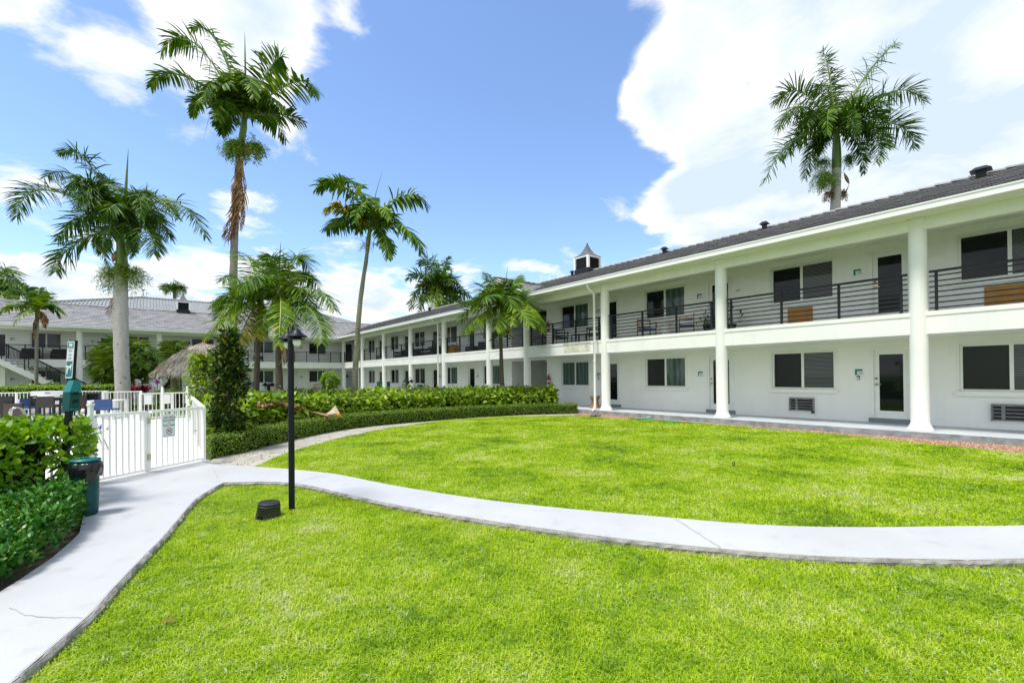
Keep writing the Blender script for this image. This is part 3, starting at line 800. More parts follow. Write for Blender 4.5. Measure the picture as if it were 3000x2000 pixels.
# walkways at ground level
g_ = MB(); g_.box(-TC+.0, XR, 13.72, DW+.02, -.06, .15, 0)
gs = MB(); gs.box(-TC, XR, 13.695, 13.72, -.06, .1495, 0)
gl = part('walkway_slab', g_, [M['slab']], RW); part('slab_edge', gs, [M['slabside']], RW, gl)
g_ = MB(); g_.box(XL, DW, TC-.28, TW+.02, -.06, .148); part('walkway_slab', g_, [M['slab']], BW)
# balcony slabs: white band with a slightly proud coping, soffit below, beams and eaves soffit above
def gallery(mb, x0, x1, yc, yw, zb=5.05):
    mb.box(x0, x1, yc-.09, yw, 2.385, 2.8)          # band and floor
    mb.box(x0, x1, yc-.105, yc+.1, 2.8, 2.9)        # coping
    mb.box(x0, x1, yc+.1, yw, 2.8, 2.855)           # gallery floor
    mb.box(x0, x1, yc-.1, yc+.1, 4.785, zb)         # beam
    mb.box(x0, x1, yc-.6, yw, zb, zb+.03)           # eaves soffit
gal = MB(); gallery(gal, -TC-.1, XR, 14.0, DW, 5.06)
part('balcony', gal, [M['white']], RW)
gal = MB(); gallery(gal, XL, 13.9, TC, TW, 4.98); part('balcony', gal, [M['white']], BW)
# stained, patched stretch of the band under the stair bay balcony
M['patch'] = surf('weathered_patch', (.72,.7,.6), (.45,.44,.33), scale=4, rough=.9, lo=.4, hi=.7)
for bx_ in ((-13.7,-12.25, 13.903,13.909, 2.5, 2.79), (-13.75,-12.2, 13.88,13.893, 2.84, 2.9), (-15.3,-14.85, 13.8,13.893, 2.84, 2.875)):
    pt = MB(); pt.box(*bx_); part('weathered_patch', pt, [M['patch']], RW)
# columns
def column(x, y, M_, ztop=5.06):
    mb = MB(); r = .172
    mb.lathe([(r*1.42,.15),(r*1.42,.19),(r*1.3,.22),(r*1.08,.3),(r,.36),(r,2.2),(r*.985,ztop-.26),(r*.985,ztop-.08),(r*1.16,ztop-.05),(r*1.16,ztop)], 28, (x, y, 0))
    part('column', mb, [M['white']], M_)
r_cols = [-2.35, 2.29, 6.94, 11.54, 16.22, 19.23, 23.8, 28.23, 32.66, 37.0]
for t in r_cols: column(-t, 14.0, RW)
b_cols = [14.05, 9.62, 5.2, .8, -3.42, -7.8, -12.2, -16.6]
for x in b_cols: column(x, TC, BW, 4.98)
# downspouts
def downspout(x, y, M_, ztop=5.05):
    mb = MB(); pts = [(x,y-.68,ztop),(x,y-.68,ztop-.1),(x,y-.45,ztop-.26),(x,y-.3,ztop-.36),(x,y-.3,.32),(x,y-.34,.2),(x,y-.48,.13)]
    mb.tube(pts, .048, 8); mb.tube([(x,y-.3,2.05),(x,y-.3,2.13)], .058, 8)
    part('downspout', mb, [M['trim']], M_)
for t in (11.86, 24.12, 37.35): downspout(-t, 14.02, RW)
downspout(5.5, TC, BW, 4.95)
# railings
def railing(x0, x1, y, M_, posts, z0=2.97, z1=3.83):
    mb = MB()
    mb.box(x0, x1, y-.028, y+.028, z1-.05, z1)
    k = 7
    for i in range(k):
        z = z0 + (z1-.13-z0)*i/(k-1); mb.beam((x0,y,z),(x1,y,z), .027, .027)
    for p in posts: mb.box(p-.026, p+.026, y-.03, y+.03, 2.9, z1-.051); mb.box(p-.045,p+.045,y-.045,y+.045,2.9,2.912)
    part('balcony_railing', mb, [M['rail']], M_)
tt = r_cols
for i in range(len(tt)-1):
    a, c = -tt[i+1]+.19, -tt[i]-.19; L = c-a
    ps = [a+.12, c-.12] + [a + L*k for k in ((.36,.68) if L > 3 else (.5,))]
    railing(a, c, 14.0, RW, ps)
railing(-41.6, -37.2, 14.0, RW, [-41.4,-40.2,-38.9,-37.4])
bc = sorted(b_cols)
for i in range(len(bc)-1):
    if bc[i+1] < -7: continue
    a, c = bc[i]+.19, bc[i+1]-.19; L = c-a
    if i == 2: a = -6.75; L = c-a                # opens onto the outside stair
    railing(a, c, TC, BW, [a+.1, c-.1] + [a+L*k for k in (.26,.51,.76)])

# windows, doors, signs, cooling units
def window(x0, x1, z0, z1, y, M_, pl, pr, sill=True):
    xm = (x0+x1)/2; gm = MB()
    gm.box(x0+.055, xm-.02, y+.075, y+.085, z0+.055, z1-.055, 0)
    gm.box(xm+.02, x1-.055, y+.055, y+.065, z0+.055, z1-.055, 1)
    wn = part('window', gm, [pl, pr], M_)
    fr = MB()
    fr.box(x0, x0+.055, y+.02, y+.11, z0, z1); fr.box(x1-.055, x1, y+.02, y+.11, z0, z1)
    fr.box(x0+.055, x1-.055, y+.02, y+.11, z0, z0+.055); fr.box(x0+.055, x1-.055, y+.02, y+.11, z1-.055, z1)
    fr.box(xm-.035, xm+.035, y+.03, y+.105, z0+.055, z1-.055)
    fr.box(x0-.06, x0, y-.012, y+.02, z0-.0, z1+.05); fr.box(x1, x1+.06, y-.012, y+.02, z0, z1+.05); fr.box(x0, x1, y-.012, y+.02, z1, z1+.05)
    part('frame', fr, [M['trim']], M_, wn)
    if sill:
        sl = MB(); sl.box(x0-.08, x1+.08, y-.07, y+.05, z0-.11, z0); part('sill', sl, [M['trim']], M_, wn)
    return wn
def door(x0, x1, z0, z1, y, M_, glass, step=False, plain=None):
    mb = MB(); d0 = y+.05
    fr = .05
    if plain:
        mb.box(x0+fr, x1-fr, d0, d0+.05, z0, z1-fr, 0); dr = part('door', mb, [plain], M_)
    else:
        st, top, bot = .115, .12, .2
        mb.box(x0+fr, x0+fr+st, d0, d0+.05, z0, z1-fr); mb.box(x1-fr-st, x1-fr, d0, d0+.05, z0, z1-fr)
        mb.box(x0+fr+st, x1-fr-st, d0, d0+.05, z1-fr-top, z1-fr); mb.box(x0+fr+st, x1-fr-st, d0, d0+.05, z0, z0+bot)
        dr = part('door', mb, [M['trim']], M_)
        gl = MB(); gl.box(x0+fr+st, x1-fr-st, d0+.02, d0+.03, z0+bot, z1-fr-top); part('glass', gl, [glass], M_, dr)
    f = MB(); f.box(x0-.04, x0+fr, y-.012, y+.12, z0, z1+.03); f.box(x1-fr, x1+.04, y-.012, y+.12, z0, z1+.03); f.box(x0+fr, x1-fr, y-.012, y+.12, z1-fr, z1+.03)
    part('frame', f, [M['trim']], M_, dr)
    h = MB(); hx = x0+fr+.055; hz = z0+.92
    h.lathe([(.03,0),(.03,.012),(.012,.014),(.012,.05)], 10, M=Matrix.Translation((hx,d0,hz)) @ Matrix.Rotation(math.pi/2,4,'X'))
    h.beam((hx-.01,d0-.05,hz),(hx+.11,d0-.05,hz), .018, .018)
    h.lathe([(.03,0),(.03,.025)], 10, M=Matrix.Translation((hx,d0,hz+.16)) @ Matrix.Rotation(math.pi/2,4,'X'))
    part('handle', h, [M['brass']], M_, dr)
    if step:
        s_ = MB(); s_.box(x0-.06, x1+.06, y-.06, y+.05, .15, z0-.001); part('step', s_, [M['step']], M_, dr)
def room_sign(x, z, y, M_, num=None, reader=False):
    mb = MB(); mb.box(x, x+.17, y-.018, y-.001, z+.005, z+.165, 0); mb.box(x+.052, x+.185, y-.03, y-.0185, z-.005, z+.115, 1)
    if num: mb.merge(text_mb(num, .055, 2), Matrix.Translation((x+.128, y-.032, z+.055)) @ UPRIGHT)
    if reader:
        mb.box(x+.045, x+.105, y-.03, y-.001, z-.13, z-.02, 3); mb.box(x+.05, x+.1, y-.034, y-.03, z-.12, z-.055, 1)
    part('room_sign', mb, [M['teal'], M['signwhite'], M['ink'], M['black']], M_)
gd, gb, gt_, sc_ = M['glassdark'], M['glassblind'], M['glassteal'], M['screen']
lowpan = [(sc_,gb), (sc_,gb), (sc_,gt_), (gt_,gt_), (sc_,gt_), (sc_,gt_), (sc_,gd), (gd,gt_), (gd,gt_), (sc_,gb)]
uppan = [(gd,gb), (gd,gb), (gd,gt_), (gd,gt_), (gd,gb), (gb,gb), (gd,gb), (gd,gt_), (gd,gt_), (gd,gb)]
for (a, c), pl_, pu_ in zip(r_wins, lowpan, uppan):
    window(-a, -c, *LZ, DW, RW, *pl_); window(-a, -c, *UZ, DW, RW, *pu_)
for i, (a, c) in enumerate(r_doors):
    door(-a, -c, *LD, DW, RW, gd, step=True); door(-a, -c, *UD, DW, RW, gd)
    left = i in (0,1,2,7)
    n2 = {0:'112', 1:'111', 2:'110'}.get(i)
    x = -a-.37 if left else -c+.16
    room_sign(x, 1.45, DW, RW, n2, reader=i in (0,2)); room_sign(x, 4.27, DW, RW, n2 and '2'+n2[1:])
for (a, c) in wb_wins:
    window(a, c, 1.16, 2.24, TW, BW, sc_, gt_); window(a, c, 3.68, 4.74, TW, BW, gd, gt_ if a > 0 else gb, sill=False)
for (a, c) in wb_doors:
    pl = M['trim'] if a == 9.72 else None
    door(a, c, .27, 2.2, TW, BW, gd, step=True, plain=pl); door(a, c, 2.95, 4.7, TW, BW, gd, plain=pl)
for x in (10.8, 6.35, 1.24, -2.95, -6.82): room_sign(x, 1.55, TW, BW); room_sign(x, 4.16, TW, BW)
room_sign(14.05, 1.6, TW, BW)
door(*wb_gate, .17, 2.2, TW, BW, gd, plain=M['slab'])
pq = MB(); pq.box(14.82, 15.05, TW-.0, TW+.045, 1.55, 1.8); part('door_plaque', pq, [M['ink']], BW)
dk = MB(); dk.box(14.4,15.6,TW+.25,TW+1.2,2.86,4.8); part('passage_shade', dk, [M['louvre']], BW)  # black block behind the opening, the passage's shade put into its colour
# cooling units let into the wall, plywood panels upstairs
def ac_unit(x0, x1, z0, z1, y, M_):
    mb = MB(); mb.box(x0, x1, y-.02, y-.002, z0, z1, 0)
    mb.box(x0+.03, x1-.03, y-.026, y-.02, z0+.03, z1-.03, 1)
    mb.box(x0+.16, x0+.22, y-.05, y-.026, z0+.03, z1-.03, 0)
    fr = .02
    for i in range(5):
        z = z0+.02 + (z1-z0-.04)*i/4; mb.box(x0-.01, x1+.01, y-.085, y-.07, z-.008, z+.008, 0)
    for x in (x0, x1): mb.box(x-.012, x+.012, y-.085, y, z0-.01, z1+.01, 0)
    mb.box(x0-.01, x1+.01, y-.085, y-.002, z1, z1+.018, 0)
    mb.box(x1-.05, x1+.02, y-.1, y-.03, z0-.06, z0+.02, 1)
    part('air_conditioner', mb, [M['slabside'], M['louvre']], M_)
ac_unit(-1.28, -.55, .35, .73, DW, RW); ac_unit(-5.63, -4.98, .37, .75, DW, RW); ac_unit(13.4, 13.95, .62, .95, TW, BW)
ac_unit(7.1,7.8, 3.1,3.45, TW, BW); ac_unit(-38.2,-37.7, 3.0,3.4, DW, RW)
for (x0, x1) in ((-1.37,-.72), (-5.66,-4.98)):
    mb = MB(); mb.box(x0, x1, DW-.03, DW-.002, 3.09, 3.53); part('plywood_panel', mb, [M['wood']], RW)
# security camera on the band
sc2 = MB(); sc2.box(-18.2,-18.1,13.84,13.9,2.6,2.7); sc2.tube([(-18.15,13.84,2.65),(-18.12,13.72,2.63)], .035, 8); part('security_camera', sc2, [M['trim']], RW)

# ---- stairs inside the stair bay
def stair_flight(mb, x0, x1, y0, y1, z0, z1, n, mat=0):
    for i in range(n):
        xa = x0 + (x1-x0)*i/n; xb = x0 + (x1-x0)*(i+1.15)/n; z = z0 + (z1-z0)*(i+1)/n
        mb.box(min(xa,xb), max(xa,xb), y0, y1, z-.06, z, mat)
def sloped_box(mb, x0, z0, x1, z1, y0, y1, th, mat=0):
    mb.add([(x0,y0,z0-th),(x1,y0,z1-th),(x1,y0,z1),(x0,y0,z0),(x0,y1,z0-th),(x1,y1,z1-th),(x1,y1,z1),(x0,y1,z0)],
           [(0,1,2,3),(7,6,5,4),(0,4,5,1),(3,2,6,7),(0,3,7,4),(1,5,6,2)], mat)
st = MB(); stair_flight(st, -14.6, -18.2, 16.9, 18.1, .15, 2.85, 15)
sloped_box(st, -14.6, .2, -18.2, 2.83, 16.85, 16.93, .34)
# soffit hung as an arch under the flight
prev = None
for i in range(13):
    k = i/12; x = -18.2 + 3.2*k; z = 2.4 - .95*k**2.1
    if prev: st.add([(prev[0],16.86,prev[1]),(x,16.86,z),(x,18.1,z),(prev[0],18.1,prev[1])], [(0,1,2,3)])
    prev = (x, z)
st.box(-19.5,-18.2, 15.95, 18.6, 2.6, 2.85)
part('stair_flight', st, [M['stucco']], RW)
rl = MB()
for k in range(8):
    o = .1 + .11*k; rl.beam((-18.2,16.8,2.85+o),(-16.0,16.8,1.2+o), .02, .02)
rl.beam((-18.2,16.8,3.78),(-16.0,16.8,2.13), .04, .04)
for x in (-18.2,-17.1): rl.box(x-.02,x+.02,16.78,16.82, 2.85-(x+18.2)*.75, 3.78-(x+18.2)*.75)
part('stair_railing', rl, [M['rail']], RW)
# ---- outside stair of the far wing
st = MB(); stair_flight(st, -2.75, -6.7, 39.75, 40.95, .1, 2.85, 15)
for y in (39.7, 40.92): sloped_box(st, -2.75, .2, -6.75, 2.9, y, y+.1, .36)
st.box(-9.5,-6.7, 39.7, TC-.1, 2.56, 2.85); st.box(-6.95,-6.55, 40.3, 40.7, .0, 2.56)
part('stair_flight', st, [M['white']], BW)
rl = MB()
for y in (39.75, 40.95):
    for k in range(8):
        o = .14 + .1*k; rl.beam((-6.7,y,2.85+o),(-2.8,y,.17+o), .02, .02)
    rl.beam((-6.7,y,3.82),(-2.8,y,1.14), .05, .05)
    for i in range(5):
        x = -6.6 + 3.75*i/4; zb = 2.85 - (x+6.7)*.687; rl.box(x-.022,x+.022,y-.024,y+.024, zb, zb+.96)
for k in range(8):
    z = 2.97+.1*k; rl.beam((-9.5,39.75,z),(-6.7,39.75,z), .02, .02)
rl.beam((-9.5,39.75,3.82),(-6.7,39.75,3.82), .05, .05); rl.box(-6.74,-6.66,39.73,39.77,2.85,3.82)
part('stair_railing', rl, [M['rail']], BW)

# ================================================================== larger building behind
bgb = thing('grey_roof_building', 'taller building with pale grey ribbed roof rising behind the far wing', 'building', NV*8 + DV*66)
TBG = 60.0
wl = MB(); wl.box(-6.6, 21.0, TBG+.7, TBG+11, 0, 8.45); M['greywall'] = surf('grey_wall', (.34,.36,.37), (.28,.3,.31), scale=1, rough=.8)
mb_ = wl.build('wall', [M['greywall']], bgb, world=True, M=BW)
for (a, c) in ((-4.6,-4.1), (-.9,.6), (1.6,2.1), (2.25,2.7), (4.0,4.55), (4.65,5.1), (14.6,15.9), (16.1,17.4), (9.5,10.6)):
    mb = MB(); mb.box(a, c, TBG+.66, TBG+.699, 7.0, 7.95); mb.build('window', [M['glassdark']], bgb, world=True, M=BW)
rf = MB(); RX0, RX1 = -.4, 17.5; ZE2, ZR2 = 8.75, 10.72
E_ = lambda x: Vector((x, TBG, ZE2)); 
front = [(-7.3,TBG,ZE2),(21.7,TBG,ZE2),(RX1,TBG+6,ZR2),(RX0,TBG+6,ZR2)]
rf.add(front, [(0,1,2,3)]); rf.add([(-7.3,TBG,ZE2),(RX0,TBG+6,ZR2),(-7.3,TBG+12,ZE2)], [(0,1,2)]); rf.add([(21.7,TBG,ZE2),(21.7,TBG+12,ZE2),(RX1,TBG+6,ZR2)], [(0,1,2)])
rf.add([(-7.3,TBG+12,ZE2),(RX0,TBG+6,ZR2),(RX1,TBG+6,ZR2),(21.7,TBG+12,ZE2)], [(0,1,2,3)])
# ribs of the pan tiles
def ribs():
    x = -7.2
    while x < 21.6:
        if x < RX0: s1 = (x+7.3)/(RX0+7.3)
        elif x > RX1: s1 = (21.7-x)/(21.7-RX1)
        else: s1 = 1
        if s1 > .04:
            a = Vector((x, TBG, ZE2+.02)); c = Vector((x, TBG+6*s1, ZE2+.02+(ZR2-ZE2)*s1)); rf.tube([a, c], .07, 6, cap=False)
        x += .27
ribs()
rf.tube([(-7.3,TBG,ZE2+.03),(RX0,TBG+6,ZR2+.05),(RX1,TBG+6,ZR2+.05),(21.7,TBG,ZE2+.03)], .16, 8)
M['palegrey'] = surf('pale_grey_tiles', (.27,.285,.285), (.2,.215,.215), scale=2, rough=.7)
rfo = rf.build('roof', [M['palegrey']], bgb, world=True, M=BW)
fa = MB(); fa.box(-7.35, 21.75, TBG-.03, TBG+.7, 8.5, ZE2-.004); fa.build('fascia', [M['white']], rfo, world=True, M=BW)
# ================================================================== foliage builders
def unit(a): return a / (np.linalg.norm(a, axis=-1, keepdims=True) + 1e-9)
def leaf_batch(P, D, Nn, L, W, shape='oval', curl=.15):
    """leaves at points P, growing along D, blade normal Nn; one island of 8 vertices each"""
    n = len(P); D = unit(D); S = unit(np.cross(D, Nn)); Nn = np.cross(S, D)
    if shape == 'obovate': prof = [(0,.08),(.38,.62),(.75,1.0),(.95,.55)]
    elif shape == 'heart': prof = [(0,.55),(.22,1.0),(.6,.72),(1.0,.04)]
    elif shape == 'lance': prof = [(0,.15),(.3,.85),(.65,.8),(1.0,.05)]
    else: prof = [(0,.15),(.35,1.0),(.7,.85),(1.0,.1)]
    V = np.zeros((n, 8, 3), np.float32); L = np.broadcast_to(L, (n,))[:,None]; W = np.broadcast_to(W, (n,))[:,None]
    for k, (s, wd) in enumerate(prof):
        c = P + D*L*s - Nn*L*curl*s*s
        V[:,2*k] = c - S*W*.5*wd + Nn*W*.12*wd; V[:,2*k+1] = c + S*W*.5*wd + Nn*W*.12*wd
    o = np.arange(n)[:,None]*8
    q = np.concatenate([o+np.array([2*k, 2*k+1, 2*k+3, 2*k+2]) for k in range(3)], 1).reshape(-1)
    return V.reshape(-1,3), q, np.full(n*3, 4)
def join(parts):
    Vs, Ls, Ss, off = [], [], [], 0
    for (V, L, S) in parts:
        Vs.append(V); Ls.append(L+off); Ss.append(S); off += len(V)
    return np.concatenate(Vs), np.concatenate(Ls), np.concatenate(Ss)
def rand_dirs(n):
    return unit(rng.normal(0, 1, (n, 3)))
UPV = np.array([0, 0, 1.0])

# ------------------------------------------------------------------ palm fronds
def frond_arrays(P0, P1, P2, L, W, n=60, droop=.5, plum=.25, s0=.05, fwd=.45, wind=(0,0,0), twist=0., tipk=.4):
    """a feather frond on a quadratic arc: (rachis tube, leaflets) as numpy parts"""
    P0, P1, P2 = [np.array(p, float) for p in (P0, P1, P2)]
    s = np.linspace(s0, 1, n); s = np.repeat(s, 2) + rng.normal(0, .004, 2*n); s = np.clip(s, 0, 1); sd = np.tile([1.0, -1.0], n)
    C = ((1-s)**2)[:,None]*P0 + (2*s*(1-s))[:,None]*P1 + (s**2)[:,None]*P2
    T = unit(2*(1-s)[:,None]*(P1-P0) + 2*s[:,None]*(P2-P1))
    ref = unit(np.cross(T, UPV) + 1e-4*np.array([.3,.7,.1]))
    Nu = np.cross(ref, T)
    if twist:
        c, z = math.cos(twist), math.sin(twist); ref, Nu = ref*c + Nu*z, Nu*c - ref*z
    psi = rng.normal(0, plum*1.7, len(s)) + rng.uniform(-.35, .35); cps, sps = np.cos(psi)[:,None], np.sin(psi)[:,None]*sd[:,None]; ref, Nu = ref*cps + Nu*sps, Nu*cps - ref*sps
    env = np.clip(.5 + 2.6*(s-s0), 0, 1) * np.where(s > .6, 1 - (1-tipk)*((s-.6)/.4)**1.5, 1)
    Ln = L*env*rng.uniform(.82, 1.12, len(s)); Wn = W*np.where(s > .8, .7, 1)*rng.uniform(.75, 1.2, len(s))
    f = fwd + .75*np.clip((s-.55)/.45, 0, 1)**1.5
    d = unit(ref*sd[:,None] + T*f[:,None] + Nu*(.18 + rng.normal(0, .12, len(s)))[:,None])
    g = np.array([0, 0, -1.0]) + np.array(wind)
    K = [0, .3, .62, .86, 1.0]; wp = [.5, 1.0, .85, .5, .04]
    p = C.copy(); V = np.zeros((len(s), 10, 3), np.float32); dr = droop*rng.uniform(.55, 1.35, len(s))
    for k in range(5):
        dk = unit(d + g*(dr*K[k]*1.25)[:,None])
        if k: p = p + dk*(Ln*(K[k]-K[k-1]))[:,None]
        w_ = T - (T*dk).sum(1, keepdims=True)*dk; w_ = unit(w_ + .25*Nu*sd[:,None])
        V[:,2*k] = p - w_*(Wn*.5*wp[k])[:,None]; V[:,2*k+1] = p + w_*(Wn*.5*wp[k])[:,None]
    o = np.arange(len(s))[:,None]*10
    q = np.concatenate([o+np.array([2*k, 2*k+1, 2*k+3, 2*k+2]) for k in range(4)], 1).reshape(-1)
    leafp = (V.reshape(-1,3), q, np.full(len(s)*4, 4))
    # rachis
    ss = np.linspace(0, 1, 11); cc = ((1-ss)**2)[:,None]*P0 + (2*ss*(1-ss))[:,None]*P1 + (ss**2)[:,None]*P2
    tb = MB(); ln = np.linalg.norm(P2-P0)
    tb.tube([Vector(x) for x in cc], [max(.006, ln*.013*(1-.85*x)) for x in ss], 5)
    vr = np.array(tb.v, np.float32); lr = np.array([i for f_ in tb.f for i in f_]); sr_ = np.array([len(f_) for f_ in tb.f])
    return leafp, (vr, lr, sr_)
def frond_obj(par, mats, *a, name='frond', **k):
    lp, rp_ = frond_arrays(*a, **k)
    V, L, S = join([lp, rp_]); mi = np.concatenate([np.zeros(len(lp[2]), int), np.ones(len(rp_[2]), int)])
    return big_mesh(name, V, L, S, mats, mi, parent=par, base=wloc(par))

def palm_greens(name, a, b_, c, d):
    return leaf(name, [(0, a), (.4, b_), (.75, c), (1, d)], rough=.5, trans=.2, spec=.14)
M['pf_dark'] = palm_greens('palm_leaf_dark', (.014,.05,.005), (.03,.09,.008), (.07,.15,.012), (.15,.23,.03))
M['pf_mid'] = palm_greens('palm_leaf_mid', (.02,.065,.005), (.05,.13,.008), (.12,.22,.012), (.22,.31,.03))
M['pf_lime'] = palm_greens('palm_leaf_lime', (.05,.12,.006), (.12,.22,.010), (.2,.3,.014), (.34,.38,.03))
M['pf_yellow'] = palm_greens('palm_leaf_yellowing', (.10,.14,.006), (.24,.25,.010), (.4,.32,.015), (.45,.27,.02))
M['pf_dead'] = leaf('dead_palm_leaf', [(0,(.05,.025,.012)),(.45,(.15,.075,.03)),(.75,(.28,.15,.06)),(1,(.42,.26,.12))], rough=.8, trans=.15, spec=.2)
M['rachis'] = surf('leaf_stalk', (.16,.24,.03), (.24,.3,.06), scale=5, rough=.5)
M['deadstalk'] = surf('dry_stalk', (.36,.24,.12), (.22,.13,.06), scale=8, rough=.8)
M['shaft'] = surf('green_crownshaft', (.085,.16,.02), (.13,.2,.035), scale=3, rough=.35, stretch=(1,1,.3))
M['fruit'] = leaf('flower_strands', [(0,(.05,.13,.01)),(.5,(.14,.26,.015)),(1,(.32,.42,.03))], rough=.6, trans=.15)
def trunk_mat(name, c1, c2, ring, blotch=None, dark=None, bl_scale=6, thr=.56):
    m, nt, b = new_mat(name)
    tc = N(nt, 'ShaderNodeTexCoord'); mp = N(nt, 'ShaderNodeMapping'); mp.inputs['Scale'].default_value = (1,1,.35)
    nt.links.new(tc.outputs['Object'], mp.inputs[0])
    nz = N(nt, 'ShaderNodeTexNoise'); nz.inputs['Scale'].default_value = 5; nz.inputs['Detail'].default_value = 8; nt.links.new(mp.outputs[0], nz.inputs['Vector'])
    r1 = ramp(nt, [(.3, c1), (.7, c2)]); nt.links.new(nz.outputs['Fac'], r1.inputs[0]); out = r1.outputs[0]
    wv = N(nt, 'ShaderNodeTexWave', bands_direction='Z'); wv.inputs['Scale'].default_value = ring; wv.inputs['Distortion'].default_value = 1.6; wv.inputs['Detail'].default_value = 3; wv.inputs['Detail Scale'].default_value = 2
    nt.links.new(tc.outputs['Object'], wv.inputs[0])
    r2 = ramp(nt, [(0, (.45,.43,.4)), (.22, (1,1,1))]); nt.links.new(wv.outputs['Fac'], r2.inputs[0])
    mx = N(nt, 'ShaderNodeMix', data_type='RGBA', blend_type='MULTIPLY'); mx.inputs[0].default_value = .8
    nt.links.new(out, mx.inputs[6]); nt.links.new(r2.outputs[0], mx.inputs[7]); out = mx.outputs[2]
    if blotch:
        n2 = N(nt, 'ShaderNodeTexNoise'); n2.inputs['Scale'].default_value = bl_scale; n2.inputs['Detail'].default_value = 6; n2.inputs['Roughness'].default_value = .65
        nt.links.new(tc.outputs['Object'], n2.inputs['Vector'])
        r3 = ramp(nt, [(thr, (0,0,0)), (thr+.03, (1,1,1))]); nt.links.new(n2.outputs['Fac'], r3.inputs[0])
        m3 = N(nt, 'ShaderNodeMix', data_type='RGBA'); nt.links.new(r3.outputs[0], m3.inputs[0]); nt.links.new(out, m3.inputs[6]); m3.inputs[7].default_value = (*blotch, 1); out = m3.outputs[2]
    nt.links.new(out, b.inputs['Base Color']); b.inputs['Roughness'].default_value = .85
    bp = N(nt, 'ShaderNodeBump'); bp.inputs['Strength'].default_value = .5; bp.inputs['Distance'].default_value = .02
    nt.links.new(wv.outputs['Fac'], bp.inputs['Height']); nt.links.new(bp.outputs[0], b.inputs['Normal'])
    return m
M['tr_royal'] = trunk_mat('royal_palm_bark', (.56,.53,.5), (.44,.41,.38), 4, blotch=(.16,.14,.12), bl_scale=3.2, thr=.62)
M['tr_grey'] = trunk_mat('grey_palm_bark', (.3,.28,.23), (.2,.185,.15), 3.2, blotch=(.42,.43,.38), bl_scale=7, thr=.6)
M['tr_olive'] = trunk_mat('ringed_palm_bark', (.3,.31,.22), (.17,.165,.11), 3.4, blotch=(.5,.5,.42), bl_scale=9, thr=.62)
M['tr_dark'] = trunk_mat('dark_spotted_bark', (.06,.05,.038), (.11,.095,.07), 3.6, blotch=(.5,.5,.46), bl_scale=11, thr=.565)
M['tr_plain'] = trunk_mat('brown_ringed_bark', (.13,.115,.085), (.09,.08,.06), 4.5)

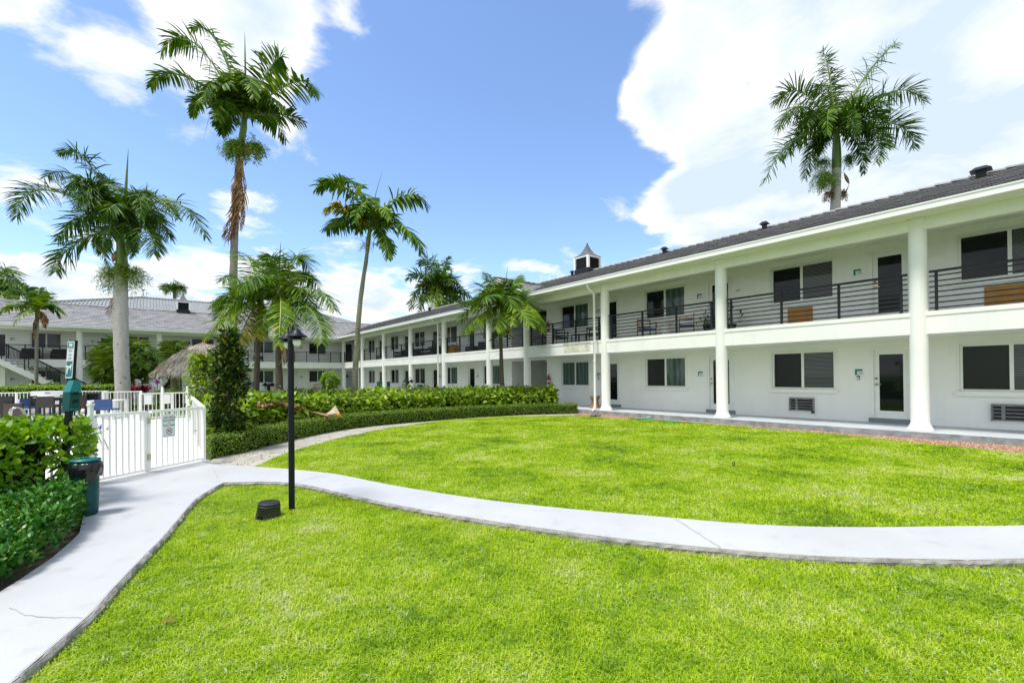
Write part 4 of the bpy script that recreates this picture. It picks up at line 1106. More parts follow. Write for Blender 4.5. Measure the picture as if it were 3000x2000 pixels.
def P3(u, v, Y): return at(u, v, Y)
def px2m(Y): return Y / FPX
def trunk_pts(px, Y, zbase=None):
    pts = [P3(u, v, Y) for (u, v, w) in px]; rad = [w*px2m(Y)/2 for (u, v, w) in px]
    if zbase is not None and pts[-1].z > zbase:
        p = pts[-1]; pts.append(Vector((p.x, p.y, zbase))); rad.append(rad[-1]*1.08)
    return pts, rad
def dense(pts, rad, step=.25):
    P, Rr = [], []
    for i in range(len(pts)-1):
        k = max(1, int((pts[i+1]-pts[i]).length/step))
        for j in range(k): P.append(pts[i].lerp(pts[i+1], j/k)); Rr.append(rad[i]+(rad[i+1]-rad[i])*j/k)
    P.append(pts[-1]); Rr.append(rad[-1]); return P, Rr
def palm(label, Y, trunk, heart, fronds, mat, L, W, tmat, shaft=None, n=60, fill=4, fel=(.25,1.0), group=None, low=None, name='palm_tree', spear=None, **kw):
    tp, tr = trunk_pts(trunk, Y, -.03)
    root = thing(name, label, 'palm tree', tp[-1], 0, group)
    P, Rr = dense(tp, tr); Rr = [r*(1+.03*math.sin(i*2.1)) for i, r in enumerate(Rr)]
    mb = MB(); mb.tube(P, Rr, 16)
    if low:           # lower stretch with another bark
        zl, lm = low
        for i, f in enumerate(mb.f):
            if sum(mb.v[j][2] for j in f)/len(f) < zl: mb.m[i] = 1
        mb.build('trunk', [M[tmat], M[lm]], root, world=True)
    else: mb.build('trunk', [M[tmat]], root, world=True)
    hp = P3(heart[0], heart[1], Y)
    if shaft:
        sp = [P3(u, v, Y) for (u, v, w) in shaft]; sr_ = [w*px2m(Y)/2 for (u, v, w) in shaft]
        mb = MB(); mb.tube(*dense(sp, sr_, .15), 14); mb.build('crownshaft', [M['shaft']], root, world=True)
    for fr in fronds:
        (mid, tip, dm, dt) = fr[:4]; o = dict(kw); mt = mat
        if len(fr) > 4:
            for k, v in fr[4].items():
                if k == 'mat': mt = v
                else: o[k] = v
        LL = o.pop('L', L); WW = o.pop('W', W); nn = o.pop('n', n); st = o.pop('start', None); o.pop('dead', None)
        p0 = P3(*st, Y) if st else hp + Vector((rng.normal(0,.04), rng.normal(0,.08), rng.normal(0,.08)))
        tipw = P3(tip[0], tip[1], Y + dt); midw = P3(mid[0], mid[1], Y + dm)
        c = midw*2 - (p0 + tipw)*.5                       # make the arc pass through the measured middle
        frond_obj(root, [M[mt], M['deadstalk' if mt == 'pf_dead' else 'rachis']], p0, c, tipw, LL, WW, n=nn, **o)
    # fronds between the ones measured, all round the crown
    mean = np.mean([(P3(f[1][0], f[1][1], Y+f[3]) - hp).length for f in fronds if len(f) < 5 or 'mat' not in f[4] or f[4]['mat'] != 'pf_dead'])
    for i in range(fill):
        az = 2*math.pi*(i+rng.uniform(-.3,.3))/fill; el = rng.uniform(*fel); ln = mean*rng.uniform(.7,.9)
        hd = Vector((math.cos(az), math.sin(az), 0)); c1 = hp + hd*ln*.5*math.cos(el) + Vector((0,0,ln*(.25+.5*math.sin(el)))); t1 = hp + hd*ln*(.55+.4*math.cos(el)) + Vector((0,0,ln*(-.35+.85*math.sin(el)-.3)))
        frond_obj(root, [M[mat], M['rachis']], hp, c1, t1, L*.9, W, n=n, **kw)
    if spear:
        (a, c, wd) = spear; A, C_ = P3(*a, Y), P3(*c, Y); mb = MB()
        mb.tube([A, A.lerp(C_, .4), A.lerp(C_, .75), C_], [wd*px2m(Y)*.5*k for k in (1,.75,.4,.06)], 7); mb.build('spear_leaf', [M['shaft']], root, world=True)
    return root
def strands(par, cpx, Y, rpx, n, mats, name='flower_cluster', down=.5, up=0.0, squash=.7, dY=0, wd=.02, spread=1.0):
    """a cluster of flower or fruit branchlets: many thin drooping twigs set with small leaflets"""
    c = np.array(P3(cpx[0], cpx[1], Y + dY)); r = rpx*px2m(Y)
    k = 9; D = rand_dirs(n)*np.array([1,1,squash])*spread + np.array([0,0,up]); Ln = r*rng.uniform(.45,1.05,n)
    pts = [np.repeat(c[None], n, 0)]; d = unit(D)
    for i in range(k):
        d = unit(d + np.array([0,0,-down/k*2.2])); pts.append(pts[-1] + d*(Ln/k)[:,None])
    A = np.concatenate(pts[1:-1]); B_ = np.concatenate(pts[2:]) - A
    m_ = 3; A3 = np.repeat(A, m_, 0); B3 = np.repeat(B_, m_, 0)
    dirs = unit(unit(B3)*.6 + rand_dirs(len(A3))*.8)
    lb = leaf_batch(A3, dirs, rand_dirs(len(A3)), r*.17*rng.uniform(.6,1.3,len(A3)), wd*rng.uniform(.6,1.2,len(A3)), 'lance')
    return big_mesh(name, *lb, mats, parent=par, base=wloc(par))
def blade_leaf(par, a, c, wd, mat, name, Y, sag=.0, dY=0.0):
    """a single thick blade (sheath, bract): flattened tube"""
    A, C_ = P3(*a, Y), P3(*c, Y + dY); mb = MB(); ks = [.12,.6,1,.8,.1]
    pts = [A.lerp(C_, k/4) + Vector((0,0,-sag*math.sin(math.pi*k/4))) for k in range(5)]
    mb.tube(pts, [wd*px2m(Y)*.5*k for k in ks], 8); return mb.build(name, [M[mat]], par, world=True)

# ---- the palms
# 1 royal palm at the pool fence
Y = 21.8
p = palm('tall royal palm with thick smooth grey trunk beside the pool fence', Y,
  [(356,800,31),(354,850,33),(353,905,37),(354,970,36),(356,1050,36),(359,1120,36),(361,1180,38),(362,1215,41)], (350,660),
  [((138,556),(50,634),.3,.8,{'n':85}), ((230,520),(140,516),.9,1.5,{}), ((262,482),(180,448),-.2,-.4,{'L':.85}), ((212,722),(163,795),-.8,-1.4,{'n':80}),
   ((492,588),(602,692),-.4,-.9,{'n':85}), ((424,665),(450,742),-1.2,-2.0,{}), ((412,560),(448,600),1.2,2.2,{'L':.6}), ((305,690),(312,770),1.4,2.0,{'L':.6}),
   ((285,560),(222,600),-1.2,-2.2,{'L':.8}), ((395,570),(415,640),-1.6,-2.6,{'L':.7}), ((330,560),(300,520),1.8,2.9,{'L':.8}), ((388,690),(384,755),1.6,1.9,{'L':.5}), ((300,600),(248,664),-1.0,-2.0,{'L':.75}), ((425,610),(480,660),1.4,2.6,{'L':.75}), ((330,640),(318,730),-1.3,-1.6,{'L':.7}), ((372,640),(392,735),-1.2,-1.5,{'L':.7}), ((345,600),(300,640),-1.8,-2.6,{'L':.8}), ((270,530),(195,560),-1.0,-1.8,{'L':.9}), ((430,580),(520,640),-1.2,-2.2,{'L':.8})],
  'pf_dark', 1.12, .062, 'tr_royal', fill=4, fel=(.4,1.0), shaft=[(356,800,34),(357,770,30),(356,730,24),(352,680,20),(351,650,14)], n=100, droop=.8, plum=.26, spear=((366,600),(376,436),9))
strands(p, (357,785), Y, 34, 70, [M['fruit']], down=.9, up=.2, dY=-.3); strands(p, (332,788), Y, 88, 80, [M['fruit']], down=1.6, spread=1.2); strands(p, (388,788), Y, 90, 75, [M['fruit']], down=1.4, spread=1.2)
blade_leaf(p, (326,765), (272,702), 13, 'shaft', 'flower_sheath', Y); blade_leaf(p, (345,730), (330,768), 16, 'deadstalk', 'dry_sheath', Y, dY=-.3); blade_leaf(p, (372,700), (374,752), 14, 'shaft', 'flower_sheath', Y)
frond_obj(p, [M['pf_dead'], M['deadstalk']], P3(330,872,Y-.2), P3(322,885,Y-.3), P3(319,925,Y-.2), .35, .03, n=14, droop=1.2, name='dead_frond')
# 2 the tallest, with its skirt of dead leaves
Y = 23.0
p = palm('tallest palm with slender trunk and hanging skirt of brown dead fronds', Y,
  [(700,450,17),(697,520,18),(691,600,19),(687,690,20),(684,800,21),(683,1000,22),(683,1180,24)], (714,345),
  [((640,130),(562,84),.6,1.0,{'L':.8}), ((572,128),(474,150),-.5,-1.0,{'L':1.15,'W':.085}), ((535,222),(442,253),.2,.4,{'L':.95}), ((788,205),(826,168),.3,.6,{'L':1.05,'twist':.5}),
   ((858,243),(919,273),-.3,-.6,{'L':1.1}), ((815,335),(886,356),.2,.5,{'L':.85}), ((668,345),(650,392),.8,1.2,{'L':.7}), ((720,225),(745,285),-1.2,-2.2,{'L':.9}),
   ((640,245),(590,300),-1.3,-2.3,{'L':.95}), ((690,230),(650,240),1.3,2.2,{'L':.8}), ((770,300),(800,350),1.2,2.3,{'L':.8}), ((610,290),(565,340),.6,1.4,{'L':.7}), ((655,290),(640,350),-1.2,-1.8,{'L':.8})],
  'pf_mid', 1.15, .11, 'tr_grey', fill=4, fel=(.75,1.15), shaft=[(700,450,18),(708,410,19),(714,375,18),(716,345,14),(722,300,7)], n=64, droop=.72, plum=.18, spear=((719,222),(717,92),6))
strands(p, (690,420), Y, 66, 110, [M['fruit']], down=1.0, squash=.6, dY=-.2, wd=.035); strands(p, (745,425), Y, 62, 80, [M['fruit']], down=1.0, squash=.5, wd=.035)
blade_leaf(p, (712,432), (738,448), 22, 'deadstalk', 'dry_sheath', Y, dY=-.4)
for i, (a, m1, t1, l_) in enumerate((((708,455),(712,540),(700,620),.55), ((705,460),(722,560),(716,640),.5), ((700,500),(698,600),(676,690),.6), ((704,480),(708,620),(690,680),.6), ((698,460),(690,520),(684,590),.4), ((700,540),(690,640),(664,706),.6), ((706,520),(714,600),(708,668),.45), ((697,560),(684,640),(655,690),.5))):
    frond_obj(p, [M['pf_dead'], M['deadstalk']], P3(*a, Y-.25), P3(*m1, Y-.35), P3(*t1, Y-.3), l_*1.25, .042, n=24, droop=3.2, plum=.6, s0=.05, name='dead_frond', wind=(-.25,0,0))
mb = MB(); mb.tube([P3(618,322,Y), P3(606,370,Y), P3(597,410,Y)], [.012,.009,.004], 4); mb.build('loose_strand', [M['deadstalk']], p, world=True)
# 4 leaning palm
Y = 16.8
p = palm('slim palm leaning right with pale ringed trunk and few ragged fronds', Y,
  [(1076,735,10),(1072,770,11),(1066,805,11.5),(1056,878,13),(1051,930,14),(1046,1000,15.5),(1041,1083,16),(1040,1150,17)], (1087,652),
  [((1002,545),(930,552),-.3,-.5,{}), ((1040,548),(1003,530),.3,.6,{'L':.6}), ((1000,610),(958,625),-.5,-.9,{'mat':'pf_yellow','L':.5}), ((1010,640),(957,672),.3,.6,{}),
   ((1185,572),(1251,604),.2,.4,{'L':.72}), ((1178,662),(1234,735),-.3,-.6,{}), ((1124,690),(1138,756),-.4,-.8,{'L':.5}), ((1112,605),(1140,640),-.7,-1.2,{'mat':'pf_lime','L':.45}),
   ((1060,600),(1040,650),-.6,-1.2,{'L':.5}), ((1110,620),(1120,690),.5,1.0,{'L':.6}), ((1075,590),(1100,580),.7,1.3,{'L':.5})],
  'pf_mid', .75, .085, 'tr_olive', fill=3, fel=(.5,1.0), shaft=[(1076,738,11),(1080,700,13),(1084,670,10),(1088,648,7)], n=54, droop=.8, plum=.15, spear=((1097,582),(1121,498),2.5))
strands(p, (1070,715), Y, 34, 22, [M['tr_grey']], down=.7, wd=.008); strands(p, (1095,715), Y, 24, 14, [M['tr_grey']], down=.4, wd=.008)
# 5, 6 the pair beside the lamp post
LOWZ = .95
Y = 17.0
p5 = palm('left palm of the low pair, its drooping fronds turning yellow', Y,
  [(757,985,13),(755,1010,14),(754,1050,15),(752,1100,16),(750,1140,18),(748,1165,21)], (762,885),
  [((700,855),(624,890),-.3,-.6,{}), ((690,905),(604,985),-.7,-1.3,{'mat':'pf_lime'}), ((728,930),(700,1005),-.9,-1.7,{'mat':'pf_yellow'}), ((706,810),(650,822),.5,1.0,{}),
   ((735,770),(696,738),.3,.7,{'L':.7}), ((810,815),(838,870),.6,1.2,{'L':.6}), ((690,880),(640,930),.6,1.2,{}), ((740,830),(690,850),-1.0,-1.9,{'L':.8}), ((775,800),(790,775),.8,1.3,{'L':.6}), ((715,900),(660,960),-1.0,-2.0,{'mat':'pf_lime'}), ((760,930),(752,985),-1.0,-1.8,{'mat':'pf_yellow','L':.6})],
  'pf_mid', .8, .045, 'tr_plain', shaft=[(757,985,15),(758,950,17),(760,915,14),(762,880,10)], n=62, droop=.6, plum=.12, low=(LOWZ,'tr_dark'), group=None)
for i in range(16):
    an = rng.uniform(-.4, 3.5); a = (760+rng.normal(0,5), 975+rng.normal(0,6))
    c = (a[0]+math.cos(an)*rng.uniform(20,36), a[1]-math.sin(an)*14+rng.uniform(6,26))
    blade_leaf(p5, a, c, 5, 'pf_yellow' if i % 3 == 0 else 'pf_mid', 'clinging_leaf', Y, sag=-.1, dY=rng.uniform(-.4,.2))
Y = 15.6
p6 = palm('right palm of the low pair with spotted dark lower trunk', Y,
  [(816,985,15),(816,1010,16),(816,1050,17),(818,1100,19),(819,1150,21),(820,1195,23)], (820,860),
  [((868,752),(907,790),.5,1.0,{'L':.8}), ((915,845),(980,905),-.3,-.7,{'L':.8}), ((908,905),(943,1000),-.8,-1.5,{'L':.75}), ((823,900),(816,1010),-1.1,-1.9,{'mat':'pf_lime','L':.62,'n':75}),
   ((785,790),(755,780),.4,.9,{'L':.6}), ((790,840),(745,870),.6,1.3,{}), ((850,800),(880,800),1.0,1.9,{'L':.7}), ((790,900),(768,968),-.4,-1.0,{'L':.6}), ((880,800),(940,850),.8,1.6,{'L':.8}), ((808,770),(790,755),-.4,-.7,{'L':.6}), ((850,900),(870,975),.9,1.5,{'L':.6}), ((862,870),(900,935),.6,1.2,{'L':.7})],
  'pf_mid', .82, .045, 'tr_plain', shaft=[(816,985,17),(817,940,19),(819,900,15),(820,855,10)], n=64, droop=.6, plum=.12, low=(LOWZ+.35,'tr_dark'), spear=((817,800),(823,706),6))
frond_obj(p6, [M['pf_dead'], M['deadstalk']], P3(828,985,Y-.2), P3(840,1005,Y-.3), P3(838,1062,Y-.2), .5, .03, n=26, droop=1.8, name='dead_frond')
blade_leaf(p6, (790,960), (775,925), 20, 'signwhite', 'dry_sheath', Y, dY=-.2)
# 7 palm before the balcony
Y = 19.4
p7 = palm('short lime green palm rising behind the hedge before the balconies', Y,
  [(1467,985,9.5),(1468,1030,10.5),(1469,1071,11.5),(1471,1120,13),(1473,1150,15)], (1470,890),
  [((1391,900),(1350,938),-.3,-.6,{}), ((1405,925),(1362,968),-.6,-1.2,{'mat':'pf_lime'}), ((1425,850),(1396,832),.4,.9,{}), ((1444,830),(1427,800),.2,.4,{'L':.55}), ((1498,840),(1520,808),.4,.8,{'L':.6}),
   ((1548,898),(1588,968),-.3,-.6,{'mat':'pf_lime','L':.68}), ((1530,880),(1578,930),.4,.9,{}), ((1466,912),(1452,962),-.9,-1.6,{'mat':'pf_lime'}), ((1400,885),(1352,885),.5,1.0,{}), ((1490,910),(1502,950),-.9,-1.6,{'mat':'pf_lime','L':.5}),
   ((1500,860),(1540,850),.9,1.6,{}), ((1440,865),(1412,880),-.9,-1.5,{}), ((1515,905),(1550,950),-.8,-1.5,{'mat':'pf_lime'}), ((1475,850),(1490,825),-.4,-.6,{'L':.5})],
  'pf_mid', .85, .055, 'tr_plain', shaft=[(1467,990,11),(1468,955,14),(1469,915,11),(1470,885,8)], n=60, droop=.6, plum=.12, low=(1.25,'tr_dark'), spear=((1481,822),(1489,776),2.5))
for i in range(26):
    an = rng.uniform(-.5, 3.6); a = (1466+rng.normal(0,6), 970+rng.normal(0,6))
    c = (a[0]+math.cos(an)*rng.uniform(20,34), a[1]-math.sin(an)*16+rng.uniform(2,22))
    blade_leaf(p7, a, c, 4.5, ('pf_yellow','pf_dark','pf_mid')[i % 3], 'clinging_leaf', Y, dY=rng.uniform(-.5,.3))
# 9 big palm over the long roof
Y = 23.5
p9 = palm('large royal palm rising above the long dark roof at right', Y,
  [(2451,492,23),(2449,560,25),(2446,640,27),(2443,760,29)], (2450,385),
  [((2432,235),(2411,147),.4,.7,{'L':.75}), ((2533,228),(2622,128),.2,.4,{'n':78}), ((2608,270),(2706,300),-.4,-.9,{'n':78}), ((2616,362),(2676,432),-.4,-.8,{}),
   ((2556,390),(2566,474),-.9,-1.6,{}), ((2512,420),(2530,506),.5,1.0,{'L':.6}), ((2352,272),(2272,300),.3,.7,{}), ((2346,312),(2278,378),-.6,-1.2,{}), ((2325,412),(2240,532),-.2,-.5,{'n':80}),
   ((2430,320),(2424,392),-1.3,-2.2,{'L':.7,'mat':'pf_mid'}), ((2410,400),(2392,452),.8,1.3,{'L':.6}), ((2480,300),(2520,290),1.4,2.4,{}), ((2420,260),(2380,280),1.4,2.3,{'L':.7}), ((2520,330),(2590,360),-1.1,-2.0,{}), ((2480,340),(2510,400),-1.4,-2.3,{'L':.6}), ((2380,340),(2335,400),1.1,2.0,{'L':.7})],
  'pf_dark', 1.0, .055, 'tr_royal', fill=5, fel=(.3,1.0), shaft=[(2451,495,24),(2451,460,24),(2451,425,21),(2450,385,15)], n=105, droop=.6, plum=.45)
strands(p9, (2412,512), Y, 66, 120, [M['fruit']], down=1.3, squash=.7, dY=-.2); strands(p9, (2405,470), Y, 50, 50, [M['pf_mid']], down=.9, dY=.2); strands(p9, (2488,458), Y, 42, 50, [M['pf_mid']], down=1.2); strands(p9, (2428,560), Y, 40, 30, [M['pf_dead']], down=2.2); strands(p9, (2470,560), Y, 36, 26, [M['pf_dead']], down=2.2)
blade_leaf(p9, (2472,505), (2488,540), 9, 'deadstalk', 'dry_sheath', Y, dY=-.2); blade_leaf(p9, (2488,540), (2466,590), 5, 'deadstalk', 'dry_sheath', Y, dY=-.2)
# 8 far palm over the roof
Y = 52
p8 = palm('distant bushy palm showing above the roof left of the cupola', Y,
  [(1284,880,12),(1285,960,13),(1286,1000,14)], (1284,836),
  [((1232,805),(1196,820),-.5,-1,{}), ((1258,768),(1226,772),.5,1,{}), ((1298,790),(1311,753),.3,.5,{}), ((1318,822),(1326,806),-1,-2,{}), ((1342,846),(1376,868),.3,.6,{}), ((1340,870),(1352,900),-.6,-1.2,{}),
   ((1228,850),(1203,905),-.5,-1,{}), ((1245,865),(1226,915),-1,-2,{}), ((1276,865),(1272,908),-2,-3.2,{'mat':'pf_lime'}), ((1310,870),(1318,905),-1.5,-2.5,{}), ((1262,800),(1246,812),-1.8,-3,{}), ((1300,815),(1318,830),-1.8,-3,{}), ((1275,780),(1262,760),1,2,{}), ((1255,850),(1236,880),1.5,2.5,{}), ((1320,850),(1340,885),1.6,2.6,{}), ((1295,870),(1296,905),-1.6,-2.6,{})],
  'pf_dark', 1.3, .12, 'tr_grey', n=60, droop=.6, plum=.4, spear=((1282,800),(1283,757),2))
# 3 small palm by the outside stair
Y = 25.5
p3 = palm('small young palm with broad leaflets in front of the outside stair', Y,
  [(109,930,9),(108,960,8),(107,1040,8),(106,1130,9)], (111,905),
  [((50,892),(3,913),-.3,-.5,{}), ((86,866),(58,836),-.2,-.3,{'W':.16,'L':.8}), ((114,870),(116,846),.3,.5,{}), ((123,880),(140,858),-.3,-.5,{}), ((152,902),(175,925),.3,.5,{}), ((75,912),(44,946),-.5,-.9,{'mat':'pf_lime'}), ((95,880),(40,866),.6,1.0,{'mat':'pf_lime'}), ((130,895),(160,890),-.6,-1,{})],
  'pf_mid', .62, .10, 'tr_grey', fill=2, fel=(.6,1.1), shaft=[(109,932,10),(110,915,11),(111,898,7)], n=22, droop=.45, plum=.1)
frond_obj(p3, [M['pf_dead'], M['deadstalk']], P3(116,910,Y-.2), P3(132,915,Y-.3), P3(131,955,Y-.3), .4, .09, n=16, droop=2, name='dead_frond'); frond_obj(p3, [M['pf_dead'], M['deadstalk']], P3(106,930,Y-.2), P3(100,950,Y-.2), P3(100,990,Y-.2), .22, .06, n=14, droop=2, name='dead_frond')
# 10 at the left edge, 11 tip behind the roof
Y = 46
p10 = palm('windblown dark palm at the left edge behind the far roof', Y,
  [(-8,880,16),(-6,1000,18),(-5,1080,19)], (-8,850),
  [((22,795),(48,850),-.5,-1,{'L':1.6}), ((10,790),(30,800),.8,1.4,{'L':1.4}), ((20,830),(40,880),-1.2,-2,{'L':1.4}), ((5,860),(18,905),-1.6,-2.6,{'mat':'pf_lime','L':1.3}), ((-50,800),(-90,850),0,0,{}), ((-40,850),(-70,900),-1,-2,{}), ((22,850),(62,850),.6,1.4,{'mat':'pf_lime'}), ((25,880),(50,905),-.6,-1.2,{}), ((-20,800),(-40,780),.6,1.2,{})],
  'pf_dark', 1.4, .10, 'tr_grey', n=44, droop=.7, plum=.3)
Y = 80
p11 = palm('palm crown just showing behind the pale grey roof', Y, [(512,850,9),(512,1000,10),(512,1060,11)], (512,848),
  [((492,838),(476,846),0,0,{}), ((502,836),(490,832),1,2,{}), ((528,836),(540,846),0,0,{}), ((520,832),(534,828),-1,-2,{}), ((498,845),(484,858),-1,-2,{}), ((524,845),(536,858),-1,-2,{})],
  'pf_dark', 1.4, .11, 'tr_grey', n=36, droop=.6, plum=.3)

# ------------------------------------------------------------------ hedges and shrubs
M['lf_box'] = leaf('boxwood_leaf', [(0,(.035,.075,.005)),(.5,(.10,.2,.006)),(.85,(.2,.33,.010)),(1,(.32,.42,.03))], rough=.45, trans=.2)
M['lf_pothos'] = leaf('broad_hedge_leaf', [(0,(.05,.12,.004)),(.4,(.15,.28,.006)),(.75,(.28,.42,.012)),(.95,(.42,.52,.04)),(1,(.5,.55,.2))], rough=.35, trans=.3, spec=.4)
M['lf_clusia'] = leaf('round_thick_leaf', [(0,(.05,.14,.003)),(.5,(.11,.27,.004)),(.85,(.19,.37,.006)),(1,(.3,.46,.02))], rough=.4, trans=.3, spec=.3)
M['lf_low'] = leaf('small_glossy_leaf', [(0,(.015,.085,.006)),(.5,(.03,.14,.010)),(.85,(.06,.2,.02)),(.985,(.16,.3,.03)),(1,(.34,.28,.03))], rough=.35, trans=.2, spec=.3)
M['lf_dark'] = leaf('dark_shrub_leaf', [(0,(.012,.035,.006)),(.5,(.03,.075,.008)),(.8,(.07,.14,.012)),(.95,(.17,.24,.03)),(1,(.3,.17,.03))], rough=.4, trans=.2, spec=.25)
M['lf_bright'] = leaf('bright_hedge_leaf', [(0,(.09,.2,.004)),(.5,(.16,.32,.006)),(1,(.28,.42,.02))], rough=.5, trans=.3)
M['core'] = surf('hedge_inside', (.008,.016,.005), (.02,.03,.01), scale=9, rough=1, spec=.0)  # near-black, inner shade put into the colour
M['twig'] = surf('brown_twig', (.07,.05,.035), (.11,.08,.055), scale=9, rough=.9)
def offset_line(line, d):
    out = []
    for i, p in enumerate(line):
        a, b_ = line[max(i-1,0)], line[min(i+1,len(line)-1)]; t = Vector((b_[0]-a[0], b_[1]-a[1], 0)).normalized()
        out.append((p[0]-t.y*d, p[1]+t.x*d))
    return out
def strip_samples(line, n):
    line = np.array(line); seg = np.linalg.norm(np.diff(line, axis=0), axis=1); cum = np.concatenate([[0], np.cumsum(seg)])
    q = rng.uniform(0, cum[-1], n); i = np.clip(np.searchsorted(cum, q)-1, 0, len(seg)-1); f = (q-cum[i])/seg[i]
    p = line[i]+(line[i+1]-line[i])*f[:,None]; t = (line[i+1]-line[i])/seg[i][:,None]
    return p, t, i, f, cum[-1]
def hedge_leaves(front, back, ht, nf, nt_, L, W, shape, bump=.0, ends=True, up=.35, htn=None):
    """leaf shell of a hedge between two ground lines (same number of points), height function ht(x, y)"""
    parts = []
    def lay(p, nrm, zc, k):
        n = len(p); P = np.column_stack([p, zc]); P += nrm*rng.normal(0, bump, n)[:,None]
        d = unit(nrm*.55 + rand_dirs(n)*.75 + UPV*up); nn = unit(nrm*.8 + UPV*.7 + rand_dirs(n)*.55)
        parts.append(leaf_batch(P - d*(L*.3), d, nn, L*rng.uniform(.65,1.25,n), W*rng.uniform(.7,1.2,n), shape))
    for (ln, sg, cnt) in ((front, -1, nf), (back, 1, int(nf*.5))):
        p, t, *_ = strip_samples(ln, cnt); nrm = np.column_stack([-t[:,1]*sg, t[:,0]*sg, np.zeros(cnt)])
        lay(p, nrm, ht(p[:,0], p[:,1])*rng.random(cnt)**.8, 0)
    fr, bk = np.array(front), np.array(back); p, t, i, f, _ = strip_samples(front, nt_)
    pb = bk[i]+(bk[i+1]-bk[i])*f[:,None]; g = rng.random(nt_)[:,None]; p = p+(pb-p)*g
    nrm = np.tile(UPV, (nt_,1)); lay(p, nrm, ht(p[:,0], p[:,1]), 0)
    if ends:
        for j in (0, -1):
            cnt = int(nf*.06)+20; g = rng.random(cnt)[:,None]; p = fr[j]+(bk[j]-fr[j])*g
            o = fr[j]-fr[1 if j == 0 else -2]; o = o/np.linalg.norm(o); nrm = np.tile([o[0],o[1],0], (cnt,1)); lay(p, nrm, ht(p[:,0], p[:,1])*rng.random(cnt), 0)
    return join(parts)
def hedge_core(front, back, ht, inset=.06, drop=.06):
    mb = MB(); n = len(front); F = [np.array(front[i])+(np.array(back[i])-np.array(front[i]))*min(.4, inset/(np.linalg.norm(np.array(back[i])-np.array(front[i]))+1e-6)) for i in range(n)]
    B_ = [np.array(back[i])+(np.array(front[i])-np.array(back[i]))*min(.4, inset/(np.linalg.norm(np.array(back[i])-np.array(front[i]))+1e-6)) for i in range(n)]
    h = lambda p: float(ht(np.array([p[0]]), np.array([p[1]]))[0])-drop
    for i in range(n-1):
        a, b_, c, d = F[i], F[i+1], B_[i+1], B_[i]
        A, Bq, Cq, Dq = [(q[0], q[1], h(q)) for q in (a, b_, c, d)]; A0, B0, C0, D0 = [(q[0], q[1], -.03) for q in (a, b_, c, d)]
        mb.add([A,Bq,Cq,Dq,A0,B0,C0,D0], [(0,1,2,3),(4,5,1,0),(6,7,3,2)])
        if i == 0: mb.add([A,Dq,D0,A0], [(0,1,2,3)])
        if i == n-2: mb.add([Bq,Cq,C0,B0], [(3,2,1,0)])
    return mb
def wob(a, k, s=0.0): return lambda x, y: a + k*(np.sin(x*2.3+s)*np.sin(y*1.9+s*2)+.6*np.sin(x*5.7+1)*np.sin(y*4.9))
def hedge(name, label, front, back, ht, nf, nt_, L, W, shape, mat, bump, cat='hedge', core=.07, up=.35):
    base = (front[len(front)//2][0], front[len(front)//2][1], 0)
    root = thing(name, label, cat, base)
    V, Lp, S = hedge_leaves(front, back, ht, nf, nt_, L, W, shape, bump, up=up)
    big_mesh('leaves', V, Lp, S, [M[mat]], parent=root, base=base)
    hedge_core(front, back, ht, core, core*1.1).build('branches', [M['core']], root, world=True)  # solid filler behind the leaves, near-black for their shaded gaps
    return root
# clipped low hedge along the sandy strip
low_px = [(603,1343),(619,1341),(660,1334),(696,1328),(760,1314),(849,1288.5),(919,1274),(1015,1255),(1142,1242),(1300,1229),(1447,1218),(1596,1212),(1690,1211.5)]
lowf = smooth_line([tuple(gz(u,v,0)[:2]) for (u,v) in low_px], 4)
# even out measuring noise
for _ in range(10): lowf = [lowf[0]] + [tuple((np.array(lowf[i-1])+2*np.array(lowf[i])+np.array(lowf[i+1]))/4) for i in range(1, len(lowf)-1)] + [lowf[-1]]
lowb = offset_line(lowf, .55)
lowf = [(-5.72,8.68),(-5.66,8.85)] + [p_ for p_ in lowf if p_[1] > 8.98]; lowb = offset_line(lowf, .55)
lowb = [(max(x, -5.51-.746*(y-8.12)+.16), y) if y < 11 else (x, y) for (x, y) in lowb]
hedge('low_hedge', 'low clipped dark green hedge curving along the sandy strip beside the lawn', lowf, lowb, wob(.385,.012), 15000, 11000, .034, .02, 'oval', 'lf_box', .018)
# taller broad-leaved hedge behind it
def resample(line, n):
    line = np.array(line, float); seg = np.linalg.norm(np.diff(line, axis=0), axis=1); cum = np.concatenate([[0], np.cumsum(seg)])
    q = np.linspace(0, cum[-1], n); return [(float(np.interp(t, cum, line[:,0])), float(np.interp(t, cum, line[:,1]))) for t in q]
tallf = resample(smooth_line([(-6.1,9.55),(-6.12,10.2),(-6.25,11.2),(-6.0,12.5),(-5.55,13.95),(-4.5,15.35),(-2.9,16.75),(-1.05,17.95),(.9,18.55),(1.75,18.6)], 4), 26)
tb_ = resample(smooth_line([(-6.4,9.62),(-7.0,10.55),(-8.3,12.3),(-9.6,14.6),(-9.3,17.8),(-7.4,19.3),(-4.6,20.2),(-1.6,20.4),(.6,20.0),(1.7,19.1)], 4), 26)
hedge('tall_hedge', 'thick bright hedge of broad glossy leaves behind the low clipped hedge', tallf, tb_, wob(.9,.08,.4), 4600, 11000, .17, .10, 'heart', 'lf_pothos', .07, core=.12, up=.1)

